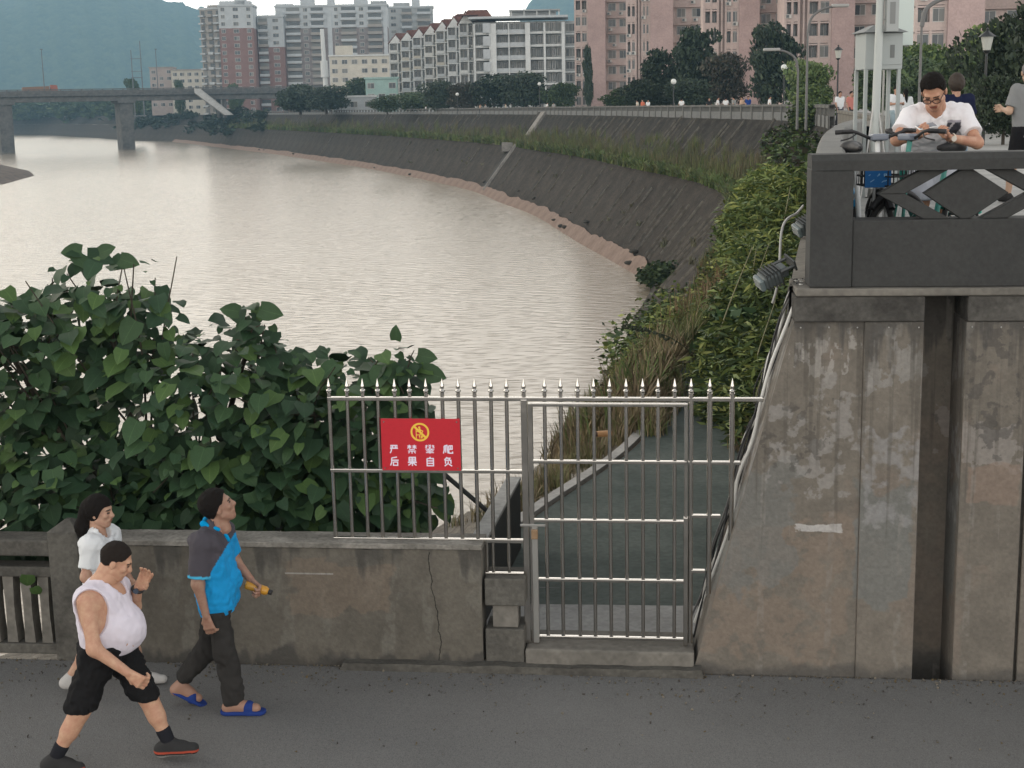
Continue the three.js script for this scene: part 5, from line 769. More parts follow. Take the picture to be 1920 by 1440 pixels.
  for (const [cx, cy, cz, rx, ry, rz] of EL) { const o = V(rr(-0.1, 0.2, tr), rr(0.8, 1.9, tr), 0.15), c = V(cx - base.x, cy - base.y, cz - base.z); stems.push(limb(o, c, 0.04, 0.018, 0.25, tr)); for (let i = 0; i < 9; i++) { const e = c.clone().add(V(rr(-1, 1, tr) * rx, rr(-0.6, 1, tr) * ry, rr(-0.8, 1, tr) * rz)); stems.push(limb(c.clone().lerp(o, rr(0, 0.5, tr)), e, 0.012, 0.005, 0.12, tr)); } }
  part('stems', stems, stemM, t);
  // leaves poking through the balustrade
  const lb = thing('ivy_shoot', 'few green leaves poking through the balustrade', 'plant', [-3.86, 0.7, -10.92]); for (const [x, y, s, q] of [[0.02, -0.06, 0.13, 2.9], [0.06, -0.16, 0.1, 3.4]]) { const l = part('leaf', geos[1], mats[3], lb); l.position.set(x, y + 0.08, 0.06); l.rotation.set(0.3, 0.2, q); l.scale.setScalar(s); }
}
// ---------------------------------------------------------------- smooth solids from distance fields (people)
function iso(f, lo, hi, cell, color) {
  const n = [0, 1, 2].map((i) => Math.max(4, Math.ceil((hi[i] - lo[i]) / cell) + 1)), [nx, ny, nz_] = n, val = new Float32Array(nx * ny * nz_), B = 5;
  for (let bz = 0; bz < nz_; bz += B) for (let by = 0; by < ny; by += B) for (let bx_ = 0; bx_ < nx; bx_ += B) {
    const c = f(lo[0] + (bx_ + B / 2) * cell, lo[1] + (by + B / 2) * cell, lo[2] + (bz + B / 2) * cell), far = Math.abs(c) > cell * B * 1.6;
    for (let z = bz; z < Math.min(nz_, bz + B); z++) for (let y = by; y < Math.min(ny, by + B); y++) for (let x = bx_; x < Math.min(nx, bx_ + B); x++) val[(z * ny + y) * nx + x] = far ? c : f(lo[0] + x * cell, lo[1] + y * cell, lo[2] + z * cell);
  }
  const id = new Int32Array(nx * ny * nz_).fill(-1), pos = [], idx = [], cl = [];
  for (let z = 0; z < nz_ - 1; z++) for (let y = 0; y < ny - 1; y++) for (let x = 0; x < nx - 1; x++) {
    const o = (z * ny + y) * nx + x; let k = 0, sx = 0, sy = 0, sz = 0, neg = 0; const v = [val[o], val[o + 1], val[o + nx], val[o + nx + 1], val[o + nx * ny], val[o + nx * ny + 1], val[o + nx * ny + nx], val[o + nx * ny + nx + 1]];
    for (const q of v) if (q < 0) neg++; if (!neg || neg === 8) continue;
    for (const [a, b] of EDG) if ((v[a] < 0) !== (v[b] < 0)) { const t = v[a] / (v[a] - v[b]); sx += (a & 1) + t * ((b & 1) - (a & 1)); sy += ((a >> 1) & 1) + t * (((b >> 1) & 1) - ((a >> 1) & 1)); sz += (a >> 2) + t * ((b >> 2) - (a >> 2)); k++; }
    id[o] = pos.length / 3; const X = lo[0] + (x + sx / k) * cell, Y = lo[1] + (y + sy / k) * cell, Z = lo[2] + (z + sz / k) * cell; pos.push(X, Y, Z); if (color) { const c = color(X, Y, Z); cl.push(c[0], c[1], c[2]); }
  }
  const quad = (a, b, c, d, fl) => { if (a < 0 || b < 0 || c < 0 || d < 0) return; fl ? idx.push(a, b, c, a, c, d) : idx.push(a, c, b, a, d, c); };
  const S = nx * ny;
  for (let z = 1; z < nz_ - 1; z++) for (let y = 1; y < ny - 1; y++) for (let x = 1; x < nx - 1; x++) { const o = z * S + y * nx + x, s = val[o] < 0;
    if (s !== (val[o + 1] < 0)) quad(id[o - nx - S], id[o - S], id[o], id[o - nx], s); if (s !== (val[o + nx] < 0)) quad(id[o - 1 - S], id[o - S], id[o], id[o - 1], !s); if (s !== (val[o + S] < 0)) quad(id[o - 1 - nx], id[o - nx], id[o], id[o - 1], s); }
  const g = new THREE.BufferGeometry(); g.setAttribute('position', new THREE.Float32BufferAttribute(pos, 3)); g.setAttribute('uv', new THREE.Float32BufferAttribute(new Float32Array(pos.length / 3 * 2), 2)); if (color) g.setAttribute('color', new THREE.Float32BufferAttribute(cl, 3)); g.setIndex(idx); g.computeVertexNormals(); return g;
}
const EDG = [[0, 1], [2, 3], [4, 5], [6, 7], [0, 2], [1, 3], [4, 6], [5, 7], [0, 4], [1, 5], [2, 6], [3, 7]];
const cap = (a, b, ra, rb = ra) => ({ a, b, ra, rb, d: b.clone().sub(a), l: Math.max(1e-8, b.distanceToSquared(a)) });
const ell = (c, r, m) => ({ c, r, m });
function distOf(q, x, y, z) {
  if (q.a) { const px = x - q.a.x, py = y - q.a.y, pz = z - q.a.z, t = Math.min(1, Math.max(0, (px * q.d.x + py * q.d.y + pz * q.d.z) / q.l)), dx = px - q.d.x * t, dy = py - q.d.y * t, dz = pz - q.d.z * t; return Math.sqrt(dx * dx + dy * dy + dz * dz) - (q.ra + (q.rb - q.ra) * t); }
  const px = (x - q.c.x), py = (y - q.c.y), pz = (z - q.c.z), r = q.r, k0 = Math.hypot(px / r.x, py / r.y, pz / r.z), k1 = Math.hypot(px / (r.x * r.x), py / (r.y * r.y), pz / (r.z * r.z)); return k1 < 1e-6 ? -Math.min(r.x, r.y, r.z) : k0 * (k0 - 1) / k1;
}
const blend = (list, k) => (x, y, z) => { let d = 1e3; for (const q of list) { const e = distOf(q, x, y, z); const h = Math.max(k - Math.abs(d - e), 0) / k; d = Math.min(d, e) - h * h * k * 0.25; } return d; };
function bounds(list, pad = 0.06) { const lo = [1e3, 1e3, 1e3], hi = [-1e3, -1e3, -1e3]; const ex = (p, r) => { [p.x, p.y, p.z].forEach((v, i) => { const q = r.isVector3 ? [r.x, r.y, r.z][i] : r; lo[i] = Math.min(lo[i], v - q - pad); hi[i] = Math.max(hi[i], v + q + pad); }); }; for (const q of list) if (q.a) { ex(q.a, q.ra); ex(q.b, q.rb); } else ex(q.c, q.r); return [lo, hi]; }
const solid = (list, k, cell, cut, color) => { const f = blend(list, k), [lo, hi] = bounds(list); return iso(cut ? (x, y, z) => cut(x, y, z, f(x, y, z)) : f, lo, hi, cell, color); };
const wr = (x, y, z, a = 0.006, s = 9) => a * (1.1 * perlin.noise(x * s, y * s * 0.7, z * s) + 0.9 * (0.35 - Math.abs(perlin.noise(x * s * 1.7 + y * s * 0.9, y * s * 1.3 - x * s, z * s * 1.7))) + 0.4 * perlin.noise(x * s * 3.7, y * s * 2.6, z * s * 3.7));

function handBones(w, dir, palm, thumb, curl, k = 1) { // wrist, pointing direction, palm normal, side of the thumb (+1/-1), finger bend
  dir = dir.clone().normalize(); palm = palm.clone().addScaledVector(dir, -palm.dot(dir)).normalize(); const side = dir.clone().cross(palm).multiplyScalar(thumb), L = [], P = (a, b, c) => w.clone().addScaledVector(dir, a * k).addScaledVector(side, b * k).addScaledVector(palm, c * k);
  for (let i = 0; i < 4; i++) L.push(cap(P(0.0, (1.5 - i) * 0.009, 0), P(0.085, (1.5 - i) * 0.02, 0), 0.015 * k, 0.0125 * k));
  [[0.04, 0.024, 0.02], [0.045, 0.028, 0.022], [0.042, 0.026, 0.021], [0.032, 0.02, 0.018]].forEach((sg, i) => { let p = P(0.088, (1.5 - i) * 0.021, 0), ang = 0; sg.forEach((l, j) => { ang += curl * [0.8, 1, 0.8][j] + i * 0.05; const q = p.clone().addScaledVector(dir, Math.cos(ang) * l * k).addScaledVector(palm, Math.sin(ang) * l * k).addScaledVector(side, (1.5 - i) * 0.002 * k); L.push(cap(p, q, (0.0098 - j * 0.0008) * k, (0.0092 - j * 0.001) * k)); p = q; }); });
  const t0 = P(0.02, 0.022, 0.006), t1 = P(0.052, 0.048, 0.016 + 0.01 * curl), t2 = P(0.078, 0.054 - 0.012 * curl, 0.024 + 0.016 * curl), t3 = P(0.1, 0.052 - 0.025 * curl, 0.03 + 0.02 * curl); L.push(cap(t0, t1, 0.016 * k, 0.012 * k), cap(t1, t2, 0.0115 * k, 0.0105 * k), cap(t2, t3, 0.0102 * k, 0.0085 * k)); return L;
}
// a head in its own frame, face towards +z, then turned by the quaternion and set at c
function headGeo(c, q, k, skin, cell, o = {}) {
  const L = [ell(V(0, 0.03, -0.012), V(0.076, 0.094, 0.094)), ell(V(0, -0.04, 0.018), V(0.061, 0.082, 0.07)), cap(V(0, -0.098, 0.05), V(0, -0.1, 0.056), 0.024), cap(V(-0.05, -0.06, 0.0), V(-0.02, -0.1, 0.045), 0.02), cap(V(0.05, -0.06, 0.0), V(0.02, -0.1, 0.045), 0.02), cap(V(0, 0.012, 0.084), V(0, -0.03, 0.102), 0.009, 0.0135), ell(V(0, -0.034, 0.093), V(0.019, 0.009, 0.012)), cap(V(-0.036, 0.022, 0.075), V(0.036, 0.022, 0.075), 0.0135), cap(V(-0.019, -0.064, 0.078), V(0.019, -0.064, 0.078), 0.0095), ell(V(0.046, -0.022, 0.062), V(0.022, 0.018, 0.02)), ell(V(-0.046, -0.022, 0.062), V(0.022, 0.018, 0.02))];
  const ears = [ell(V(0.078, -0.008, -0.012), V(0.012, 0.032, 0.021)), ell(V(-0.078, -0.008, -0.012), V(0.012, 0.032, 0.021))], neck = cap(V(0, -0.06, -0.03), V(0, -0.16, -0.04), 0.05 * (o.neck || 1));
  const f1 = blend(L, 0.022), f2 = blend(ears, 0.01), f = (x, y, z) => { let d = f1(x, y, z); const nd = distOf(neck, x, y, z), h = Math.max(0.02 - Math.abs(d - nd), 0) / 0.02; d = Math.min(d, nd) - h * h * 0.005; for (const s of [-1, 1]) d = Math.max(d, 0.013 - Math.hypot(x - s * 0.031, y + 0.0, (z - 0.093) * 1.1)); return Math.min(d, f2(x, y, z)); };
  const lip = [skin[0] * 0.75, skin[1] * 0.42, skin[2] * 0.42], brow = [0.03, 0.024, 0.02];
  const g = iso(f, [-0.11, -0.2, -0.14], [0.11, 0.15, 0.13], cell / k, (x, y, z) => { const ax = Math.abs(Math.abs(x) - 0.031); if (z > 0.06 && ax < 0.014 && Math.abs(y + 0.002) < 0.0062) return [0.02, 0.016, 0.014]; if (z > 0.07 && ax < 0.02 && Math.abs(y - 0.021 + ax * 0.15) < 0.006) return brow; if (z > 0.07 && Math.abs(x) < 0.024 && Math.abs(y + 0.065) < 0.0085) return lip; const kk = 1 + 0.12 * perlin.noise(x * 40, y * 40, z * 40); return [skin[0] * kk, skin[1] * kk * kk, skin[2] * kk * kk]; });
  return g.scale(k, k, k).applyQuaternion(q).translate(c.x, c.y, c.z);
}
function hairGeo(c, q, k, cell, line, extra = [], thick = 0.014, cut) {
  const L = [ell(V(0, 0.03, -0.014), V(0.077 + thick, 0.095 + thick, 0.094 + thick)), ...extra], f = blend(L, 0.03), [lo, hi] = bounds(L, 0.02);
  return iso((x, y, z) => { let d = f(x, y, z) + 0.0045 * perlin.noise(x * 90, y * 60, z * 90) + 0.004 * perlin.noise(x * 30, y * 30, z * 30); if (!(cut && cut(x, y, z))) d = Math.max(d, line(x, y, z) - y); return d; }, lo, hi, cell / k).scale(k, k, k).applyQuaternion(q).translate(c.x, c.y, c.z);
}
const shortHair = (x, y, z) => 0.062 * smooth(0.03, 0.075, z) + lerp(-0.062, 0.012, smooth(-0.09, 0.02, z)) + (Math.abs(x) > 0.06 ? 0.012 * smooth(-0.02, 0.02, z) : 0);
const quat = (yaw, pitch = 0, roll = 0) => new THREE.Quaternion().setFromEuler(new THREE.Euler(pitch, yaw, roll, 'YXZ'));
const clothM = (r, g, b, v = 0.07) => surf([r * (1 - v), g * (1 - v), b * (1 - v)], [r * (1 + v), g * (1 + v), b * (1 + v)], 0.3, 0.92, 0.0006, 0.8, 0.15);
const SKIN = vcol(0.6), VC = vcol(0.9), HAIRM = new THREE.MeshPhysicalMaterial({ color: col(0.009, 0.0075, 0.007), roughness: 0.85, specularIntensity: 0.25 });

function limbPrims(J, t = 1, leg = true, arm = true) { const L = []; for (const s of ['R', 'L']) { if (arm) L.push(cap(J['sh' + s], J['el' + s], 0.05 * t, 0.04 * t), cap(J['el' + s], J['wr' + s], 0.041 * t, 0.027 * t)); if (leg) L.push(cap(J['hip' + s], J['kn' + s], 0.088 * t, 0.058 * t), cap(J['kn' + s], J['an' + s], 0.054 * t, 0.036 * t), cap(J['kn' + s].clone().lerp(J['an' + s], 0.12), J['kn' + s].clone().lerp(J['an' + s], 0.45), 0.05 * t, 0.053 * t)); } return L; }
function torsoPrims(J, g = 0, t = 1) { const L = []; for (const s of ['R', 'L']) L.push(cap(J['hip' + s], J['sh' + s].clone().lerp(J.chest, 0.35), 0.1 * t + g, 0.1 * t + g), cap(J.chest, J['sh' + s], 0.075 * t + g, 0.055 + g)); L.push(cap(J.pelvis, J.chest, 0.115 * t + g, 0.115 * t + g), cap(J.chest, J.neck, 0.09 * t + g, 0.05 + g)); return L; }
function footSolid(an, toe, k = 1, flat = 0.0) { const f = toe.clone().sub(an).setY(0).normalize(), heel = an.clone().addScaledVector(f, -0.045 * k).setY(Math.max(0.042, an.y - 0.05)); return [cap(heel, toe.clone().setY(Math.max(0.036, toe.y)), 0.043 * k, 0.036 * k), cap(an.clone().setY(an.y - 0.02), toe.clone().lerp(an, 0.5).setY(Math.max(0.05, (an.y + toe.y) / 2 - 0.01)), 0.04 * k, 0.04 * k), cap(heel, an, 0.042 * k, 0.04 * k)]; }
// a shirt: torso and sleeves are cut on their own, then joined
function garment(torso, sleeves, k, cell, cut, color) { const ft = blend(torso, k), fs = sleeves.map(([a, b, ra, rb, t]) => { const q = cap(a, b, ra, rb), e = a.clone().lerp(b, t), d = b.clone().sub(a).normalize(); return (x, y, z) => Math.max(distOf(q, x, y, z) + wr(x, y, z, 0.006, 10), (x - e.x) * d.x + (y - e.y) * d.y + (z - e.z) * d.z); }), [lo, hi] = bounds([...torso, ...sleeves.map(([a, b, ra, rb]) => cap(a, b, ra, rb))]);
  return iso((x, y, z) => { let d = cut(x, y, z, ft(x, y, z)); for (const f of fs) { const e = f(x, y, z), h = Math.max(0.03 - Math.abs(d - e), 0) / 0.03; d = Math.min(d, e) - h * h * 0.0075; } return d; }, lo, hi, cell, color ? (x, y, z) => color(x, y, z, ft(x, y, z), fs.map((f) => f(x, y, z))) : null); }
const vecs = (o) => { const r = {}; for (const k in o) r[k] = V(...o[k]); return r; };
const person = (label, [x, y, z], turn = 0, group) => thing('person', label, 'person', [x, y, z], turn, group);
const bodyMesh = (t, J, skin, th, cell, heads, hands) => { const c = (x, y, z) => { const k = 1 + 0.14 * perlin.noise(x * 22, y * 22, z * 22) + 0.1 * perlin.noise(x * 70, y * 70, z * 70); return [skin[0] * k, skin[1] * k * k, skin[2] * k * k]; }; const gs = [solid([...limbPrims(J, th), ...torsoPrims(J, -0.012, th)], 0.035, cell, null, c), ...heads]; for (const h of hands) gs.push(solid(h, 0.012, Math.min(cell, 0.0048), null, c)); return part('body', gs, SKIN, t); };

// ---------------------------------------------------------------- the stout man in the white vest
{
  const J = vecs({ pelvis: [-0.05, 0.88, 0], chest: [-0.05, 1.16, 0], neck: [0.01, 1.32, 0], hipR: [-0.05, 0.85, 0.09], hipL: [-0.03, 0.85, -0.09], shR: [-0.08, 1.22, 0.19], shL: [0.02, 1.21, -0.18], elR: [-0.03, 0.93, 0.27], wrR: [0.17, 0.755, 0.25], elL: [0.1, 1.03, -0.24], wrL: [0.17, 1.2, -0.12], knR: [-0.2, 0.45, 0.1], knL: [0.18, 0.47, -0.09], anR: [-0.39, 0.12, 0.11], anL: [0.31, 0.12, -0.09], toeR: [-0.24, 0.045, 0.11], toeL: [0.47, 0.075, -0.09] });
  const t = person('stout person in white vest and black shorts striding with a hand raised to the face', [-2.66, 0, -8.95]), skin = [0.47, 0.265, 0.175], hc = V(0.075, 1.425, 0), hq = quat(Math.PI / 2 + 0.15, 0.42, 0);
  const belly = [ell(V(0.05, 0.97, 0), V(0.175, 0.185, 0.17)), ell(V(-0.03, 1.16, 0), V(0.155, 0.15, 0.17))];
  bodyMesh(t, J, skin, 1.1, 0.011, [headGeo(hc, hq, 1.0, skin, 0.006, { neck: 1.25 }), solid([cap(J.neck.clone().add(V(-0.04, -0.05, 0)), hc.clone().add(V(-0.02, -0.05, 0)), 0.085, 0.068)], 0.01, 0.01, null, () => skin), solid(belly, 0.05, 0.012, null, () => skin)], [handBones(J.wrR, V(0.75, -0.62, 0), V(-0.2, 0.2, -1), -1, 0.85, 1.1), handBones(J.wrL, V(0.55, 0.78, 0.2), V(-0.35, 0.1, 0.9), 1, 0.22, 1.08)]);
  part('hair', hairGeo(hc, hq, 1.0, 0.006, shortHair, [], 0.007), new THREE.MeshPhysicalMaterial({ color: col(0.02, 0.016, 0.014), roughness: 0.9, specularIntensity: 0.2 }), t);
  const torso = [...torsoPrims(J, 0.007, 1.1), ell(V(0.05, 0.97, 0), V(0.183, 0.193, 0.179)), ell(V(-0.03, 1.16, 0), V(0.164, 0.158, 0.174))];
  part('vest', solid(torso, 0.05, 0.009, (x, y, z, d) => { d += wr(x, y, z, 0.009, 10); d = Math.max(d, 0.815 - 0.03 * x - y); const neckCut = 0.098 - Math.hypot((x - 0.06) * 0.8, (y - 1.34) * 0.62, z * 1.15); const arm = (s) => 0.115 - Math.hypot((x + 0.045) * 0.95, (y - 1.15) * 0.68, z - s * 0.235); return Math.max(d, neckCut, arm(1), arm(-1), y - 1.335); }), clothM(0.66, 0.62, 0.7), t);
  const legs = [cap(J.hipR, J.knR, 0.118, 0.1), cap(J.hipL, J.knL, 0.118, 0.1), cap(J.hipR, J.hipL, 0.125, 0.125), ell(V(-0.03, 0.87, 0), V(0.175, 0.13, 0.185))];
  part('shorts', solid(legs, 0.05, 0.01, (x, y, z, d) => Math.max(d + wr(x, y, z, 0.024, 9), y - 0.9, (0.44 + 0.0 * x) - y), null), clothM(0.012, 0.012, 0.013), t);
  for (const s of ['R', 'L']) { part('sock', solid([cap(J['an' + s].clone().lerp(J['kn' + s], 0.24), J['an' + s], 0.05, 0.045)], 0.01, 0.009), clothM(0.016, 0.017, 0.022), t); const f = J['toe' + s].clone().sub(J['an' + s]);
    part('shoe', solid(footSolid(J['an' + s], J['toe' + s], 1.12), 0.03, 0.008, (x, y, z, d) => Math.max(d, -y + (s === 'L' ? 0.012 + 0.0 * x : 0.004)), (x, y, z) => y < 0.024 + (s === 'L' ? 0.02 : 0) ? [0.3, 0.29, 0.28] : Math.abs(y - 0.045 - (s === 'L' ? 0.02 : 0)) < 0.008 && z > J['an' + s].z ? [0.4, 0.06, 0.03] : [0.02, 0.02, 0.021]), VC, t); }
  const w = thing('wrist_watch', 'dark watch on the raised wrist of the person in the vest', 'watch', [-2.66 + 0.165, 1.19, -8.95 - 0.12]); const q = new THREE.Quaternion().setFromUnitVectors(V(0, 1, 0), V(0.35, 0.85, 0.25).normalize());
  part('strap', new THREE.TorusGeometry(0.036, 0.008, 8, 20).rotateX(Math.PI / 2).scale(1, 1.4, 1).applyQuaternion(q), M.black, w); part('dial', new THREE.CylinderGeometry(0.018, 0.018, 0.012, 16).rotateX(Math.PI / 2).translate(0.0, 0, 0.04), plain(0.05, 0.07, 0.1, 0.2), w);
}
// ---------------------------------------------------------------- the man in the two-tone polo shirt
{
  const J = vecs({ pelvis: [0.0, 0.87, 0], chest: [-0.01, 1.2, 0], neck: [0.03, 1.39, 0], hipR: [0, 0.85, 0.085], hipL: [0, 0.85, -0.085], shR: [-0.04, 1.315, 0.175], shL: [0.03, 1.31, -0.17], elR: [-0.075, 1.03, 0.225], wrR: [-0.03, 0.79, 0.22], elL: [0.1, 1.06, -0.22], wrL: [0.225, 0.92, -0.17], knR: [0.06, 0.47, 0.09], knL: [-0.1, 0.44, -0.09], anR: [0.1, 0.1, 0.09], anL: [-0.31, 0.17, -0.09], toeR: [0.26, 0.045, 0.1], toeL: [-0.2, 0.05, -0.09] });
  const t = person('person in grey and bright blue polo shirt looking up, walking with a bottle', [-2.15, 0, -9.85]), skin = [0.3, 0.17, 0.12], hc = V(0.055, 1.525, -0.005), hq = quat(Math.PI / 2 + 0.25, -0.42, 0);
  bodyMesh(t, J, skin, 1, 0.012, [headGeo(hc, hq, 1.02, skin, 0.006), solid([cap(J.neck.clone().add(V(0, -0.05, 0)), hc.clone().add(V(-0.02, -0.06, 0)), 0.062, 0.054)], 0.01, 0.01, null, () => skin)], [handBones(J.wrR, V(0.2, -1, 0.05), V(0.2, 0.1, -1), -1, 0.6), handBones(J.wrL, V(0.6, -0.5, 0.3), V(-0.2, -0.6, 0.7), 1, 1.0)]);
  part('hair', hairGeo(hc, hq, 1.02, 0.006, shortHair, [ell(V(0, 0.05, -0.05), V(0.08, 0.07, 0.07))], 0.018), HAIRM, t);
  const dark = [0.055, 0.05, 0.062], blue = [0.0, 0.25, 0.56];
  const endR = J.shR.clone().lerp(J.elR, 0.86), dR = J.elR.clone().sub(J.shR).normalize(), endL = J.shL.clone().lerp(J.elL, 0.8), dL = J.elL.clone().sub(J.shL).normalize();
  part('polo_shirt', garment([...torsoPrims(J, 0.014), cap(V(0.02, 0.82, 0.06), V(0.01, 1.1, 0.05), 0.125, 0.115), cap(V(0.02, 0.82, -0.06), V(0.01, 1.1, -0.05), 0.125, 0.115), ell(V(0.05, 0.98, 0), V(0.13, 0.18, 0.15))], [[J.shR, J.elR, 0.074, 0.08, 0.86], [J.shL, J.elL, 0.074, 0.078, 0.8]], 0.04, 0.009, (x, y, z, d) => Math.max(d + wr(x, y, z, 0.02, 9) - 0.004, 0.735 + 0.32 * Math.max(-0.1, x) - y, 0.07 - Math.hypot(x - 0.07, (y - 1.43) * 0.8, z)), (x, y, z, dt, ds) => { const cr = (x - endR.x) * dR.x + (y - endR.y) * dR.y + (z - endR.z) * dR.z; if (ds[0] < dt - 0.004 && y < 1.2) return cr > -0.022 ? [0.05, 0.4, 0.65] : dark; return y > 1.05 + 1.55 * Math.max(0, x + 0.02) ? dark : blue; }), VC, t);
  part('collar', solid([cap(V(-0.05, 1.415, 0.05), V(0.06, 1.375, 0.065), 0.018, 0.014), cap(V(-0.05, 1.415, -0.05), V(0.06, 1.375, -0.065), 0.018, 0.014), cap(V(-0.05, 1.415, 0.05), V(-0.05, 1.415, -0.05), 0.02), cap(V(0.075, 1.37, 0.02), V(0.115, 1.28, 0.01), 0.014)], 0.02, 0.007), clothM(0.0, 0.28, 0.6), t);
  part('trousers', solid([cap(J.hipR, J.knR, 0.108, 0.085), cap(J.knR, J.anR.clone().setY(0.12), 0.085, 0.075), cap(J.hipL, J.knL, 0.108, 0.085), cap(J.knL, J.anL.clone().add(V(0.03, 0.06, 0)), 0.085, 0.07), cap(J.hipR, J.hipL, 0.12), ell(V(0, 0.87, 0), V(0.14, 0.1, 0.16))], 0.045, 0.011, (x, y, z, d) => Math.max(d + wr(x, y, z, 0.024, 8), y - 0.8, z > 0 ? 0.07 - y : -1)), clothM(0.034, 0.032, 0.031), t);
  for (const s of ['R', 'L']) { const a = J['an' + s], b = J['toe' + s]; const gs = footSolid(a, b, 0.95); part('foot', solid(gs, 0.03, 0.008, (x, y, z, d) => Math.max(d, 0.02 - y)), plain(...skin, 0.6), t); part('slide_sandal', solid([cap(V(a.x - 0.05, Math.max(0.02, a.y - 0.085), a.z), V(b.x + 0.02, Math.max(0.02, b.y - 0.025), b.z), 0.052)], 0.01, 0.008, (x, y, z, d) => { const k = (x - a.x) / (b.x - a.x), sy = -0.012 - 0.3 * (a.y - 0.1), yl = lerp(Math.max(0.02, a.y - 0.085), Math.max(0.02, b.y - 0.025), k); return Math.min(Math.max(d, y - yl - 0.012, yl - 0.016 - y), Math.max(distOf(cap(b.clone().lerp(a, 0.34).add(V(0, sy, -0.006)), b.clone().lerp(a, 0.34).add(V(0, sy, 0.006)), 0.047), x, y, z), Math.abs(x - lerp(b.x, a.x, 0.34)) - 0.034)); }), clothM(0.02, 0.045, 0.2), t); }
  const bt = thing('drink_bottle', 'small amber bottle with a dark cap held in the far hand', 'bottle', [-1.87, 0.86, -10.0]); const ax = V(1, -0.3, 0.15).normalize(), g = (m) => m.applyQuaternion(new THREE.Quaternion().setFromUnitVectors(V(0, 1, 0), ax));
  part('bottle_body', g(new THREE.LatheGeometry([[0.001, -0.1], [0.03, -0.1], [0.033, -0.09], [0.033, -0.02], [0.024, -0.005], [0.033, 0.01], [0.033, 0.055], [0.02, 0.075], [0.001, 0.076]].map(([x, y]) => new THREE.Vector2(x, y)), 16)), plain(0.5, 0.25, 0.03, 0.3), bt); part('cap', g(new THREE.CylinderGeometry(0.019, 0.019, 0.026, 14).translate(0, 0.088, 0)), M.black, bt);
}
// ---------------------------------------------------------------- the woman in the white T-shirt
{
  const J = vecs({ pelvis: [0, 0.8, 0], chest: [0, 1.08, 0], neck: [0.01, 1.24, 0], hipR: [0, 0.78, 0.08], hipL: [0, 0.78, -0.08], shR: [-0.02, 1.18, 0.145], shL: [0.03, 1.18, -0.145], elR: [-0.06, 0.95, 0.19], wrR: [0.06, 0.78, 0.2], elL: [0.08, 0.95, -0.19], wrL: [0.17, 0.8, -0.16], knR: [-0.07, 0.42, 0.08], knL: [0.13, 0.42, -0.08], anR: [-0.27, 0.14, 0.08], anL: [0.24, 0.09, -0.08], toeR: [-0.14, 0.045, 0.08], toeL: [0.38, 0.04, -0.08] });
  const t = person('person with long dark ponytail in a white T-shirt walking along the wall', [-3.08, 0, -10.26]), skin = [0.42, 0.25, 0.175], hc = V(0.02, 1.39, 0), hq = quat(Math.PI / 2 - 0.1, 0, 0);
  bodyMesh(t, J, skin, 0.9, 0.012, [headGeo(hc, hq, 0.95, skin, 0.006), solid([cap(J.neck.clone().add(V(0, -0.04, 0)), hc.clone().add(V(-0.02, -0.06, 0)), 0.05, 0.045)], 0.01, 0.01, null, () => skin)], [handBones(J.wrR, V(0.6, -0.8, 0), V(0, 0, -1), -1, 0.6, 0.9), handBones(J.wrL, V(0.6, -0.8, 0), V(0, 0, 1), 1, 0.6, 0.9)]);
  part('hair', hairGeo(hc, hq, 0.95, 0.007, (x, y, z) => lerp(-0.09, 0.05, smooth(-0.04, 0.07, z)), [cap(V(0, 0.04, -0.1), V(0, -0.12, -0.15), 0.05, 0.055), cap(V(0, -0.12, -0.15), V(0, -0.42, -0.13), 0.055, 0.03)], 0.02, (x, y, z) => z < -0.075), HAIRM, t);
  part('t_shirt', garment(torsoPrims(J, 0.014, 0.92), [[J.shR, J.elR, 0.068, 0.07, 0.72], [J.shL, J.elL, 0.068, 0.07, 0.72]], 0.04, 0.01, (x, y, z, d) => Math.max(d + wr(x, y, z, 0.016, 10) - 0.003, 0.74 - y, 0.072 - Math.hypot(x - 0.04, (y - 1.27) * 0.8, z))), clothM(0.68, 0.7, 0.72), t);
  part('shorts', solid([cap(J.hipR, J.hipR.clone().lerp(J.knR, 0.7), 0.1, 0.085), cap(J.hipL, J.hipL.clone().lerp(J.knL, 0.7), 0.1, 0.085), cap(J.hipR, J.hipL, 0.11)], 0.04, 0.011, (x, y, z, d) => Math.max(d + wr(x, y, z, 0.01, 8), y - 0.86, 0.52 - y)), clothM(0.05, 0.05, 0.06), t);
  for (const s of ['R', 'L']) part('shoe', solid(footSolid(J['an' + s], J['toe' + s], 0.92), 0.03, 0.008, (x, y, z, d) => Math.max(d, 0.003 - y)), clothM(0.42, 0.41, 0.4), t);
}
